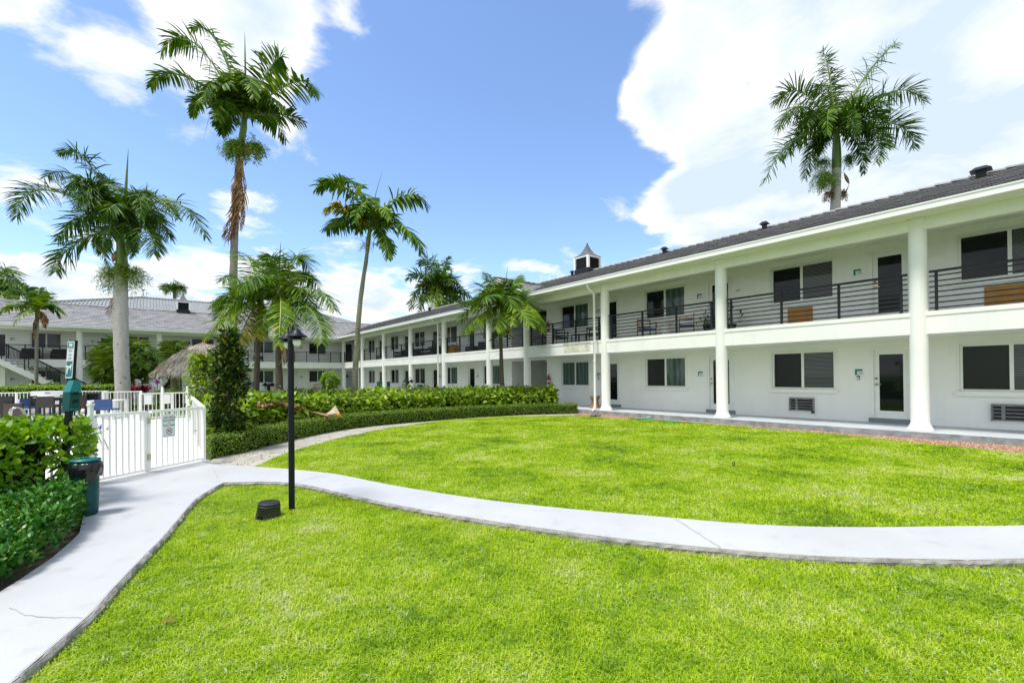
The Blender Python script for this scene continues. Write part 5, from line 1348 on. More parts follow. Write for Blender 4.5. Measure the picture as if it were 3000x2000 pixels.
# upright dark shrub with tiers of leaves
def upright_shrub(name, label, base, H_, prof, nbr, L, W, mat, shape='oval', core=True, zlow=.1, per=9):
    """branches leaving a stem, rosettes of leaves along and at the end of each; prof(z/H) gives the reach"""
    root = thing(name, label, 'shrub', base)
    mb = MB(); mb.tube([(0,0,-.03),(.02,.01,H_*.5),(0,.03,H_*.93)], [.035,.025,.008], 7)
    parts = []
    for i in range(nbr):
        z = H_*(zlow + (.97-zlow)*rng.random()**.9); r = prof(z/H_)*rng.uniform(.55,1.1); az = rng.random()*2*math.pi
        e = np.array([math.cos(az)*r, math.sin(az)*r, z + r*rng.uniform(.1,.75)]); s_ = np.array([0,0,max(.05,z-.1*r)])
        mb.tube([Vector(s_), Vector((s_+e)/2+np.array([0,0,.03])), Vector(e)], [.01,.008,.004], 4, cap=False)
        k = per + int(rng.integers(0,6)); f = rng.random(k)**.5; P = s_ + (e-s_)*(.35+.65*f)[:,None] + rng.normal(0,.03,(k,3))
        d = unit((e-s_)*.6/np.linalg.norm(e-s_) + rand_dirs(k)*.85 + UPV*.25); nn = unit(UPV + rand_dirs(k)*.6)
        parts.append(leaf_batch(P, d, nn, L*rng.uniform(.6,1.25,k), W*rng.uniform(.7,1.2,k), shape))
    V, Lp, S = join(parts); V = V + np.array(base, np.float32)
    big_mesh('leaves', V, Lp, S, [M[mat]], parent=root, base=base); mb.build('branches', [M['twig']], root)
    return root
pb = gz(672,1284,0); YS = 9.6; bx = at(672,1200,YS)
upright_shrub('upright_shrub', 'tall dark green column-shaped shrub standing behind the left end of the low hedge', (bx.x,bx.y,0), 2.55,
    lambda q: .17+.22*math.sin(min(1,q*1.1+.05)*math.pi)**.6 if q < .75 else .17+.1*max(0,1-(q-.75)/.25), 300, .115, .05, 'lf_dark', zlow=.06)
bx = at(603,1150,13.2)
upright_shrub('upright_shrub', 'smaller yellow-green shrub left of the dark column-shaped shrub', (bx.x,bx.y,0), 2.15,
    lambda q: .2+.36*math.sin(min(1,q)*math.pi)**.6, 260, .10, .05, 'lf_pothos', zlow=.1)
# round ball tree and little planting at the far wing
bx = at(966,1130,31)
rb = thing('round_shrub', 'small round clipped shrub on a short stem before the far wing', 'shrub', (bx.x,bx.y,0))
nl = 2600; dd = rand_dirs(nl)*np.array([1,1,.95]); P = np.array([bx.x,bx.y,1.32]) + dd*(.55+.18*np.sin(dd[:,:1]*7)*np.sin(dd[:,1:2]*6+1))*rng.uniform(.75,1.08,(nl,1)); P[:,2] = np.maximum(P[:,2],.25)
big_mesh('leaves', *leaf_batch(P, unit(dd+rand_dirs(nl)*.7), unit(dd+UPV), .11, .06), [M['lf_bright']], parent=rb, base=(bx.x,bx.y,0))
mb = MB()
for i in range(9):
    an = i*.7; mb.tube([(0,0,-.03),(.12*math.cos(an),.12*math.sin(an),.6),(.4*math.cos(an),.4*math.sin(an),1.2)], [.03,.025,.01], 5)
mb.build('trunk', [M['twig']], rb)
def bush_strip(name, label, a, c, w, h, n, L, W, mat, core=.06, cat='hedge', shape='oval', k=.05):
    a, c = np.array(a[:2]), np.array(c[:2]); t = (c-a)/np.linalg.norm(c-a); nn = np.array([-t[1], t[0]])
    m_ = 8; fr = [tuple(a+(c-a)*i/m_) for i in range(m_+1)]; bk = [tuple(a+(c-a)*i/m_+nn*w) for i in range(m_+1)]
    return hedge(name, label, fr, bk, wob(h, k), int(n*.5), int(n*.5), L, W, shape, mat, L*.45, cat=cat, core=core)
bush_strip('low_planting', 'strip of low dark planting below the round shrub', at(935,1140,30.5), at(1020,1140,31.5), .8, .45, 1600, .14, .05, 'lf_dark', cat='planting')
# bright clipped hedge beyond the pool fence
a = FG + d_*1.2 - n_*9; c = FG + d_*1.2 + n_*.2
bush_strip('clipped_hedge', 'bright lime clipped hedge running behind the pool fence at left', a, c, .8, 1.22, 9000, .07, .045, 'lf_bright', k=.02)
a2 = at(50,1130,24.5); c2 = at(172,1130,25.5)
bush_strip('low_planting', 'mound of glossy leaves under the outside stair', a2, c2, 1.0, 1.2, 1800, .13, .07, 'lf_pothos', cat='planting', k=.1)
c3 = FE + d_*.6; 
bush_strip('low_planting', 'low clipped mound at the foot of the thatched hut', at(452,1140,21.5), at(500,1140,21.5), .8, .95, 1500, .07, .03, 'lf_box', cat='planting', k=.06)

# left foreground: round-leaved hedge and low glossy shrub
def volume_bush(name, label, pts_poly, zlo, ht, n, L, W, mat, shape, face_bias, base, k=.05, cat='shrub'):
    poly = pts_poly; xs = [p[0] for p in poly]; ys = [p[1] for p in poly]
    x = rng.uniform(min(xs), max(xs), n*3); y = rng.uniform(min(ys), max(ys), n*3); kk = in_poly(x, y, poly); x, y = x[kk][:n], y[kk][:n]; n = len(x)
    ed = edge_dist(x, y, poly)
    z = zlo + (ht(x, y)-zlo)*rng.random(n)**.55
    keep = (ed < .16) | (z > ht(x, y)-.14); x, y, z, ed = x[keep], y[keep], z[keep], ed[keep]; n = len(x)
    cx, cy = np.mean(xs), np.mean(ys)
    out = unit(np.column_stack([x-cx, y-cy, np.zeros(n)])*np.array([1,1,1]) )
    topness = np.clip((z-(ht(x,y)-.25))/.25, 0, 1)[:,None]
    nrm = unit(out*(1-topness)+UPV*(topness+.25))
    d = unit(nrm*.6+rand_dirs(n)*.8+UPV*.35)
    root = thing(name, label, cat, base)
    V, Lp, S = leaf_batch(np.column_stack([x,y,z]), d, unit(nrm+UPV*.5+rand_dirs(n)*.5), L*rng.uniform(.6,1.25,n), W*rng.uniform(.7,1.2,n), shape, curl=.1)
    big_mesh('leaves', V, Lp, S, [M[mat]], parent=root, base=base)
    return root, (x, y, z)
bigp = [(-5.10,4.86),(-5.0,5.2),(-5.12,5.55),(-5.6,6.0),(-8.6,6.0),(-9.0,4.2),(-5.4,3.95),(-5.15,4.3)]
base = (-5.6,4.9,0)
rt, _ = volume_bush('round_leaf_hedge', 'large hedge of round bright green leaves at the left edge of the path', bigp, .25, wob(.99,.035,.7), 15000, .105, .066, 'lf_clusia', 'obovate', 0, base, cat='hedge')
mb = MB()
for i in range(70):
    x, y = rng.uniform(-8,-5.35), rng.uniform(4.4,5.7)
    pts = [(x,y,-.02),(x+rng.normal(0,.08),y+rng.normal(0,.08),.45),(x+rng.normal(0,.15),y+rng.normal(0,.15),.9)]; mb.tube(pts, [.012,.009,.004], 5, cap=False)
mb.build('stems', [M['twig']], rt, world=True)
ci = [(-5.55,4.5),(-5.5,5.3),(-5.9,5.75),(-8.5,5.75),(-8.6,4.5)]; mb = MB(); mb.prism(ci[::-1] if area(ci) < 0 else ci, .1, .8); mb.build('dark_core', [M['core']], rt, world=True)  # added solid core, the shade between leaves put into its colour
le = left_edge
lowp = [(-3.55,2.6),(-3.66,3.25)] + [(x-.03, y) for (x, y) in le[1:-1]] + [(-4.62,4.95),(-4.9,5.02),(-5.2,4.75),(-5.6,4.4),(-6.2,3.6),(-5.2,2.6)]
base = (-4.6,3.9,0)
rt, _ = volume_bush('glossy_ground_shrub', 'low glossy small-leaved shrub spilling over the left edge of the path', lowp, .03, lambda x, y: .43+.05*np.sin(x*6.1)*np.sin(y*5.3)-.12*np.clip((x+4.3)/.6,0,1), 30000, .058, .027, 'lf_low', 'oval', 0, base)
ci = [(-4.0,2.7),(-4.1,3.5),(-4.5,4.3),(-4.9,4.75),(-5.4,4.3),(-5.9,3.5),(-5.0,2.7)]; mb = MB(); mb.prism(ci if area(ci) > 0 else ci[::-1], -.02, .3); mb.build('dark_core', [M['core']], rt, world=True)  # solid filling under the leaves, painted dark as their inner shade

# clumping palms by the royal palm
def clump(label, Y, cpx, tips, L, W, mat, n=40, name='clumping_palm'):
    base = at(cpx[0], cpx[1], Y); root = thing(name, label, 'palm', (base.x, base.y, 0))
    mb = MB()
    for i, (u, v, dt) in enumerate(tips):
        b0 = Vector((base.x+rng.normal(0,.12), base.y+rng.normal(0,.12), .1)); tp = P3(u, v, Y+dt)
        c = b0.lerp(tp, .5); c.z = max(b0.z, tp.z) + (tp-b0).length*.32; c = c*1.0
        frond_obj(root, [M[mat], M['rachis']], b0, c, tp, L, W, n=n, droop=.55, plum=.15, s0=.3)
        mb.tube([(b0.x-base.x,b0.y-base.y,-.03), (b0.x-base.x,b0.y-base.y,.5)], [.05,.04], 6)
    mb.build('stems', [M['twig']], root); return root
M['pf_areca'] = palm_greens('clump_palm_leaf', (.02,.06,.006), (.06,.13,.010), (.12,.2,.02), (.22,.28,.05))
clump('wide clump of arching green palm fronds around the royal palm trunk', 26.5, (365,1135),
  [(262,1072,-.5),(275,1092,-1.2),(290,1112,-1.5),(300,1040,.3),(285,1055,.8),(330,1018,-.6),(345,1030,-1.5),(375,1022,.5),(405,1012,-.2),(420,1030,-1.2),(445,1050,.4),(462,1075,-.4),(472,1098,.6),(440,1100,-1.4),(310,1098,-1.8),(395,1060,-1.9),(330,1070,-2.0),(420,1075,-1.8),(455,1055,1.2),(300,1070,1.4),(280,1035,.2),(310,1025,-.8),(355,1010,-.4),(395,1015,-1.0),(430,1018,.6),(458,1035,-.8),(470,1060,-1.2),(268,1055,.5),(320,1055,-1.6),(365,1045,-2.0),(405,1045,-1.7),(435,1065,-1.5),(290,1085,-1.7),(345,1085,-2.1),(385,1090,-2.0),(462,1085,-1.0)], 1.0, .075, 'pf_areca')
clump('narrower clump of upright pale fronds left of the thatched hut', 27.5, (500,1120), [(480,1032,0),(495,1018,-.3),(512,1022,.4),(528,1035,0),(470,1052,-.5),(535,1050,.5),(505,1040,-1),(520,1015,-.4),(488,1022,.5),(475,1040,-.9),(530,1042,-.8)], .75, .06, 'pf_areca')
# red leaf rosettes, orchid, agaves
def rosette(name, label, base, n, L, W, mat, lift=.8, cat='plant', mats=None):
    root = thing(name, label, cat, base); az = rng.random(n)*6.283; el = rng.uniform(.15,1.35,n)*lift
    d = np.column_stack([np.cos(az)*np.cos(el), np.sin(az)*np.cos(el), np.sin(el)]); P = np.tile(np.array(base)+np.array([0,0,.03]), (n,1)) + d*.03
    nn = np.column_stack([-np.cos(az)*np.sin(el), -np.sin(az)*np.sin(el), np.cos(el)])
    big_mesh('leaves', *leaf_batch(P, d, nn, L*rng.uniform(.7,1.1,n), W, 'lance', curl=.35), [M[mat]], parent=root, base=base)
    mb = MB(); mb.lathe([(.05,-.04),(.06,.02),(.03,.08)], 8); mb.build('crown', [M['core']], root); return root
M['lf_red'] = leaf('red_leaf', [(0,(.12,.005,.008)),(.5,(.32,.012,.02)),(.85,(.5,.03,.05)),(1,(.6,.25,.25))], rough=.4, trans=.3)
M['lf_agave'] = leaf('grey_green_blade', [(0,(.03,.07,.04)),(1,(.09,.15,.09))], rough=.5, trans=.1)
for i, (u, v, Yq, lab) in enumerate(((385,1150,23.2,'red leaf rosette nearest the royal palm trunk'), (405,1152,23.0,'red leaf rosette in the middle of the row'), (425,1152,22.8,'red leaf rosette at the right of the row'))):
    q = at(u, v, Yq); rosette('red_rosette', lab, (q.x, q.y, .86), 70, .62, .085, 'lf_red')
    mb = MB(); mb.tube([(0,0,0),(0,0,-.9)], [.05,.06], 8); mb.build('stem', [M['twig']], bpy.data.objects['red_rosette' + ('' if i == 0 else '.%03d' % i)])
M['orchid'] = leaf('pale_petals', [(0,(.5,.38,.45)),(.6,(.75,.7,.72)),(1,(.8,.78,.75))], rough=.5, trans=.3)
M['purple'] = leaf('purple_petals', [(0,(.2,.01,.22)),(1,(.42,.04,.42))], rough=.5, trans=.3)
def flower(label, u, v, Yq, r, mat, n):
    q = at(u, v, Yq); root = thing('flowering_plant', label, 'flower', (q.x, q.y, 0)); P = np.array([q.x,q.y,q.z]) + rng.normal(0, r, (n,3))*np.array([.7,.7,1.2])
    big_mesh('blossoms', *leaf_batch(P, rand_dirs(n), rand_dirs(n), .1, .09, 'obovate'), [M[mat]], parent=root, base=(q.x,q.y,0))
    mb = MB(); mb.tube([(0,0,-.03),(.04,0,q.z*.5),(0,0,q.z)], [.015,.012,.008], 5); mb.build('stem', [M['twig']], root)
flower('pale pink orchid flowering above the red rosettes', 406,1120,22.6,.09,'orchid',40); flower('small purple orchid left of the thatched hut post', 460,1116,22.4,.05,'purple',22); flower('white variegated spray beside the purple orchid', 452,1132,22.3,.1,'orchid',34)
# ================================================================== things in the court
# ---- pool fence
def fence_run(mb, a, c, sp=.09, z0=.1, z1=1.0, pw=.02, skip_end=False):
    a, c = Vector(a), Vector(c); L = (c-a).length; t = (c-a)/L
    mb.beam(a+Vector((0,0,z1)), c+Vector((0,0,z1)), .05, .045); mb.beam(a+Vector((0,0,z0)), c+Vector((0,0,z0)), .035, .035)
    k = max(1, int(L/sp))
    for i in range(1, k):
        p = a + t*(L*i/k); mb.beam(p+Vector((0,0,z0+.017)), p+Vector((0,0,z1-.022)), pw, pw, up=t)
def post(mb, p, w=.06, z0=.03, z1=1.02, t=None):
    p = Vector(p); mb.beam(p+Vector((0,0,z0)), p+Vector((0,0,z1)), w, w, up=t or Vector((0,1,0)))
pf = thing('pool_fence', 'white metal picket fence enclosing the pool deck', 'fence', FC)
gp = lambda s: FC + FD*s
G0, G1 = 1.0, 1.86
def fpart(name, runs, posts, **k):
    mb = MB()
    for r in runs: fence_run(mb, *r, **k)
    for p in posts: post(mb, p[0], *p[1:])
    return mb.build(name, [M['trim']], pf, world=True)
fpart('picket_panel', [(gp(.03), gp(G0-.04))], [], sp=.088)
fpart('picket_panel', [(gp(G1+.04), gp(3.9))], [], sp=.088)
fpart('picket_panel', [(FC, FB)], [], sp=.11)
fpart('picket_panel', [(FB, FCc)], [], sp=.11); fpart('picket_panel', [(FCc, FE)], [], sp=.11); fpart('picket_panel', [(FE, FF)], [], sp=.11)
fpart('picket_panel', [(FF, FG)], [], sp=.11); fpart('picket_panel', [(FG, FH)], [], sp=.11)
for p, w_, h in ((FC,.05,1.0), (gp(G0),.05,.99), (gp(G1),.1,.99), (FB,.06,1.02), (FCc,.06,1.02), (FE,.06,1.02), (FF,.06,1.02), (FG,.06,1.02), (FB-n_*.45,.07,1.02), (FG-n_*3,.07,1.02), (FG-n_*6,.07,1.02), (FC+(FB-FC)*.5,.05,1.02), (FC+(FB-FC)*.75,.05,1.02)):
    mb = MB(); post(mb, p, w_, .03, h, FD); mb.build('post', [M['trim']], pf, world=True)
for q in (FB-n_*.75, FC+(FB-FC)*.955, FC+(FB-FC)*.93):
    mb = MB(); post(mb, q, .07, .03, 1.2); mb.tube([q+Vector((0,0,1.2)), q+Vector((0,0,1.26))], .03, 8); mb.build('tall_post', [M['trim']], pf, world=True)
M['hinge'] = surf('yellowed_hinge', (.5,.5,.32), (.42,.42,.28), rough=.5)
SIDE = Vector((-FD.y, FD.x, 0)) * -1            # towards the camera side of the gate run
if SIDE.dot(Vector((0,0,0)) - FC) < 0: SIDE = -SIDE
gate = MB(); fence_run(gate, gp(G0+.03), gp(G1-.03), sp=.088); post(gate, gp(G0+.05), .045, .1, 1.0, FD); post(gate, gp(G1-.09), .05, .1, 1.0, FD)
gt = gate.build('gate', [M['trim']], pf, world=True)
lt = MB(); a = gp(G1-.02) + SIDE*.045; post(lt, a, .045, .78, 1.15, FD); lt.beam(a+Vector((0,0,1.15)), a+Vector((0,0,1.185)), .075, .055, up=FD); lt.beam(a+Vector((0,0,.74)), a+Vector((0,0,.82)), .075, .06, up=FD)
lt.build('latch', [M['signwhite']], gt, world=True)
for z in (.3, .87):
    hb_ = MB(); a = gp(G0+.02) + SIDE*.04; hb_.beam(a+Vector((0,0,z-.045)), a+Vector((0,0,z+.045)), .05, .03, up=FD); hb_.build('hinge', [M['hinge']], gt, world=True)
# signs hung on the fence
def facing(p, along, out):       # local x along, local y = away from the viewer, z up
    return Matrix(((along.x, -out.x, 0, p.x), (along.y, -out.y, 0, p.y), (0, 0, 1, p.z), (0, 0, 0, 1)))
def plate(mb, w_, h, th=.004, r=.03, mat=0):
    pts = []
    for (cx_, cz, a0) in ((w_/2-r, h/2-r, 0), (-w_/2+r, h/2-r, 90), (-w_/2+r, -h/2+r, 180), (w_/2-r, -h/2+r, 270)):
        for k in range(5): an = R(a0+22.5*k); pts.append((cx_+r*math.cos(an), cz+r*math.sin(an)))
    n = len(pts); F = [(x,0,z) for x,z in pts]; B_ = [(x,th,z) for x,z in pts]
    mb.add(F+B_, [tuple(range(n)), tuple(range(2*n-1, n-1, -1))] + [(i+n, (i+1)%n+n, (i+1)%n, i) for i in range(n)], mat)
def dog(mb, M_, s, mat):       # a walking dog in profile, thin raised shape
    body = [(-.5,.05),(-.42,.28),(-.1,.3),(.2,.32),(.3,.55),(.34,.7),(.44,.6),(.66,.5),(.68,.4),(.5,.36),(.46,.2),(.4,0),(.42,-.5),(.3,-.5),(.24,-.08),(-.1,-.02),(-.26,-.1),(-.22,-.3),(-.3,-.5),(-.42,-.5),(-.36,-.28),(-.48,-.1)]
    tail = [(-.48,.22),(-.66,.5),(-.72,.48),(-.56,.14)]
    for poly in (body, tail):
        tri = tessellate_polygon([[Vector((x,z,0)) for x,z in poly]])
        mb.add([M_ @ Vector((x*s,0,z*s)) for x,z in poly], [t if ((Vector((*poly[t[1]],0))-Vector((*poly[t[0]],0))).cross(Vector((*poly[t[2]],0))-Vector((*poly[t[0]],0))).z > 0) else t[::-1] for t in [tuple(q) for q in tri]], mat)
def ring(mb, M_, r0, r1, mat, n=36):
    for i in range(n):
        a, c = 2*math.pi*i/n, 2*math.pi*(i+1)/n
        mb.add([M_ @ Vector((r*math.cos(q),0,r*math.sin(q))) for r, q in ((r0,a),(r1,a),(r1,c),(r0,c))], [(0,1,2,3)], mat)
sp_ = gp(.69) + SIDE*.05; M_s = facing(Vector((sp_.x, sp_.y, .755)), -FD, SIDE)
if (M_s.to_3x3() @ Vector((1,0,0))).x < 0: M_s = facing(Vector((sp_.x, sp_.y, .755)), FD, SIDE)
mb = MB(); plate(mb, .215, .37, r=.022)
I_ = Matrix.Identity(4)
for (t, z, s_) in (('NO PETS', .13, .05), ('ALLOWED', .085, .046), ('IN', .045, .034), ('POOL AREA', .005, .04)):
    mb.merge(text_mb(t, s_, 1, .001), Matrix.Translation((0,-.003,z)) @ UPRIGHT)
ring(mb, Matrix.Translation((0,-.0025,-.09)), .043, .052, 2)
dog(mb, Matrix.Translation((0,-.0022,-.09)), .045, 1)
mb.add([Matrix.Translation((0,-.0035,-.09)) @ Vector(q) for q in ((-.036,0,.03),(-.03,0,.036),(.036,0,-.03),(.03,0,-.036))], [(0,3,2,1)], 2)
mb.add([(-.1,-.002,-.162),(.1,-.002,-.162),(.1,-.002,-.158),(-.1,-.002,-.158)], [(0,1,2,3)], 1)
sg = thing('warning_sign', 'grey sign on the pool fence reading NO PETS ALLOWED IN POOL AREA', 'sign', (sp_.x, sp_.y, .755))
sgm = mb.build('sign_plate', [M['signwhite'], M['greyink'], M['signred']], sg, world=True, M=M_s)
for i, (q, lab) in enumerate(((FB-n_*1.18, 'blank white sign back on the far pool gate, left of the pair'), (FB-n_*.62, 'blank white sign back on the far pool gate, right of the pair'))):
    p = q - d_*.06; M_p = facing(Vector((p.x, p.y, .78)), n_, -d_)
    g = thing('sign_back', lab, 'sign', (p.x, p.y, .78), group='white sign backs on the far pool gate'); mb = MB(); plate(mb, .22, .36, r=.02); mb.build('sign_plate', [M['white']], g, world=True, M=M_p)

# ---- pet waste station and its bin
Yp = 5.25
pb_ = at(183, 1468, Yp); pt_ = at(216, 1002, Yp)
ps = thing('pet_waste_station', 'leaning black post with teal dog sign and green bag dispenser', 'pet station', (pb_.x, pb_.y, 0))
mb = MB(); mb.beam(pb_*1 + (pb_-pt_)*.12, pt_ + (pt_-pb_)*.012, .05, .05); mb.build('post', [M['black']], ps, world=True)
ax = (pt_-pb_).normalized()
al = Vector((.86, -.5, 0)).normalized(); al = Vector((.97,-.24,0)).normalized(); out = Vector((al.y, -al.x, 0)); 
if out.y > 0: out = -out
def station_m(p): return Matrix(((al.x, -out.x, ax.x, p.x), (al.y, -out.y, ax.y, p.y), (0, 0, ax.z, p.z), (0, 0, 0, 1)))
ctr = at(215, 1054, Yp) + out*.035
mb = MB(); plate(mb, .105, .425, r=.012)
def flat(mb, x0, x1, z0, z1, y, mat): mb.add([(x0,y,z0),(x1,y,z0),(x1,y,z1),(x0,y,z1)], [(0,1,2,3)], mat)
flat(mb, -.044,.044, .135,.2, -.002, 1); flat(mb, -.044,.044, -.195,-.015, -.002, 1)
flat(mb, -.022,.03, .15,.186, -.003, 2); flat(mb, -.03,.03, .16,.166, -.0035, 1)
for z, w_ in ((.112,.03),(.098,.026),(.062,.02),(.05,.022),(.022,.026),(.008,.024)): flat(mb, -w_, w_, z-.003, z+.003, -.002, 3)
dog(mb, Matrix.Translation((.006,-.003,-.09)), .062, 2); 
flat(mb, -.034,-.02, -.16,-.09, -.003, 2); mb.lathe([(.012,0),(.012,.002)], 10, M=Matrix.Translation((-.027,-.003,-.08)) @ Matrix.Rotation(math.pi/2,4,'X'), mat=2)
mb.build('sign', [M['signwhite'], M['teal'], M['white'], M['greyink']], ps, world=True, M=station_m(ctr))
ctr = at(227, 1168, Yp) + out*.06; mb = MB()
mb.box(-.056,.056,-.05,.05,-.135,.08,0)
mb.add([(-.058,-.054,.082),(.058,-.054,.082),(.058,.054,.082),(-.058,.054,.082),(-.035,-.02,.215),(.05,-.02,.215),(.05,.045,.215),(-.035,.045,.215)], [(0,1,5,4),(1,2,6,5),(2,3,7,6),(3,0,4,7),(4,5,6,7)], 1)
for z in (-.05,.04): mb.add([(.0565,-.03,z),(.0565,.03,z+.01),(.0565,.035,z+.05),(.0565,-.02,z+.045)], [(0,1,2,3)], 2)
mb.box(.03,.085,-.045,.02,-.118,-.105,1)
mb.build('bag_dispenser', [M['greenmetal'], M['teal'], M['black']], ps, world=True, M=station_m(ctr))
bc_ = gz(243, 1512, ZP)
tb = thing('litter_bin', 'green metal litter bin with black liner folded over its rim', 'litter bin', (bc_.x-.03, bc_.y+.06, ZP))
mb = MB(); Hb = .56; prof = [(.125,0),(.132,.02)]
for i in range(9): z = .05+.028*i; prof += [(.134+.001*i, z), (.139+.001*i, z+.009), (.134+.001*i, z+.018)]
prof += [(.143,.33),(.146,.40)]
for i in range(6): z = .41+.02*i; prof += [(.147, z), (.151, z+.007), (.147, z+.014)]
prof += [(.148,Hb)]
mb.lathe(prof, 32); mb.build('body', [M['greenmetal']], tb); tb.scale = (.8,.8,1)
bg_ = MB(); vs, fs = [], []; nb_ = 48
rows = [(Hb+.012,.135),(Hb+.02,.152),(Hb-.01,.168),(Hb-.06,.170),(Hb-.11,.164),(Hb-.155,.158)]
for j, (z, r) in enumerate(rows):
    for k in range(nb_):
        an = 2*math.pi*k/nb_; f_ = math.sin(an*7+j*.6)*.008+math.sin(an*13+j*1.3)*.006
        bulge = .035*max(0, math.cos(an+.35))**3*(1 if 1 < j < 5 else .3)
        vs.append(((r+f_*(j > 1)+bulge)*math.cos(an), (r+f_*(j > 1)+bulge)*math.sin(an), z + (.022*math.sin(an*5+1)+.02*math.sin(an*3) if j == 5 else 0)))
for j in range(len(rows)-1):
    for k in range(nb_): fs.append((j*nb_+(k+1)%nb_, j*nb_+k, (j+1)*nb_+k, (j+1)*nb_+(k+1)%nb_))
bg_.add(vs, fs, 0, True); bg_.build('bin_liner', [M['bag']], tb)
ld = MB(); ld.lathe([(.16,Hb+.02),(.165,Hb+.03),(.16,Hb+.042),(.05,Hb+.05)], 32); ld.box(-.04,.04,-.03,.03,Hb+.05,Hb+.062); ld.build('lid', [M.setdefault('lidteal', surf('bin_lid', (.0,.12,.115), (.0,.1,.1), rough=.4))], tb)

# ---- lamp posts
def hook(p0, p1, rise, n=12):
    p0, p1 = Vector(p0), Vector(p1)
    return [p0.lerp(p1, k/n) + Vector((0,0,rise*math.sin(math.pi*k/n))) for k in range(n+1)]
def lantern(c, s=1.0):      # round cap shade, cage rings and an opal globe hanging open below
    sh = MB()
    sh.lathe([(.108*s,-.005),(.112*s,.0),(.098*s,.012),(.062*s,.033),(.058*s,.045),(.05*s,.05),(.046*s,.06),(.043*s,.062),(.03*s,.082),(.012*s,.09),(.01*s,.105)], 28, c)
    sh.lathe([(.084*s,-.034),(.088*s,-.029),(.084*s,-.024)], 24, c); 
    sh.lathe([(.048*s,-.026),(.05*s,.0)], 16, c)
    gl = MB(); gl.lathe([(.042*s,-.028),(.043*s,-.05),(.041*s,-.072),(.034*s,-.092),(.022*s,-.104),(.008*s,-.109)], 20, c)
    return sh, gl
def lamp_post(loc, H_, arms, label, r=.033, s=1.0, scroll=True, cuff=None, group='black lamp posts in the court'):
    root = thing('lamp_post', label, 'lamp post', loc, group=group)
    mb = MB(); mb.tube([(0,0,-.03),(0,0,H_)], r, 18); mb.lathe([(r*1.05,H_-.002),(r*1.05,H_+.012),(r*.5,H_+.022)], 16)
    if cuff: mb.lathe([(r*1.12,0),(r*1.12,cuff),(r,cuff+.004)], 18)
    mb.build('pole', [M['black']], root)
    for (dx, dy) in arms:
        c = Vector((dx, dy, H_+.0))
        tp = c + Vector((0,0,.098*s))
        am = MB(); am.tube(hook((0,0,H_+.01), tp, .085*s), .0085*s, 8); 
        if scroll: am.tube(hook((0,0,H_-.03), c*.55+Vector((0,0,H_*.45+.02)), .03*s, 8), .005*s, 6)
        am.build('arm', [M['black']], root)
        shd, gl = lantern(c, s); so_ = shd.build('lamp_shade', [M['black']], root); gl.build('globe', [M['globe']], so_)
    return root
lp = gz(855, 1494, 0); 
lamp_post(lp, 1.965, [(.148,-.165), (-.11,.16)], 'tall black lamp post on the near lawn with two lanterns', cuff=None)
def lamp_at(u, v, Yq, zt, arms, label, s, r): q = at(u, v, Yq); lamp_post((q.x, q.y, 0), zt, arms, label, r=r, s=s)
lamp_at(787, 1130, 16.0, 1.28, [(-.13,.02),(.13,-.02)], 'short black lamp post in the tall hedge, half hidden by the near lamp post', 1.2, .05)
lamp_at(1196, 1130, 21.5, 1.32, [(-.15,.03),(.15,-.03)], 'short black lamp post rising from the tall hedge before the long wing', 1.35, .06)
lamp_at(560, 1130, 22.0, 2.02, [(.0,-.14),(.18,.1)], 'slender black lamp post before the thatched hut', 1.1, .05)

# ---- small things on the lawn
q = gz(786, 1513, 0); vb = thing('valve_box', 'round black plastic valve box standing out of the near lawn', 'valve box', (q.x, q.y, 0))
mb = MB(); mb.lathe([(.147,-.03),(.143,.0),(.124,.125),(.129,.127),(.129,.137),(.122,.139)], 32); mb.box(-.055,.0,-.152,-.12,-.03,.045, 1); mb.build('body', [M['blackplastic'], M['bag']], vb)
mb = MB(); mb.lathe([(.12,.139),(.122,.165),(.116,.17)], 32); 
for an in (0.4, 2.2, 4.1): mb.lathe([(.012,.17),(.01,.175)], 8, (.05*math.cos(an), .05*math.sin(an), 0))
for i in range(-4,5):
    w_ = math.sqrt(max(0,.11**2-(i*.024)**2)); mb.box(i*.024-.004, i*.024+.004, -w_, w_, .1695, .173)
mb.build('lid', [M['blackplastic']], vb)
vb.rotation_euler = (0, R(4), 0); vb.scale = (.88,.88,.95)
q = gz(2149, 1366, 0); rg = thing('ring_stake', 'small black loop of a stake standing in the far lawn', 'stake', (q.x, q.y, 0))
mb = MB(); mb.tube([(.024*math.cos(a)*.8,0,.05+.03*math.sin(a)) for a in np.linspace(-1.2,4.35,16)], .007, 6); mb.build('loop', [M['black']], rg)
mb = MB(); mb.tube([(0,0,-.05),(.002,0,.022)], .009, 6); mb.build('stem', [M['black']], rg)
q = gz(470, 1822, .03); lf = leaf_batch(np.array([[q.x,q.y,.035]]), np.array([[1,.35,.15]]), np.array([[0,-.2,1.]]), np.array([.09]), np.array([.025]), 'lance')
o = big_mesh('dry_leaf', *lf, [M['pf_dead']], base=(q.x,q.y,.035)); tag(o, 'curled dry brown leaf on the near lawn by the path', 'leaf')
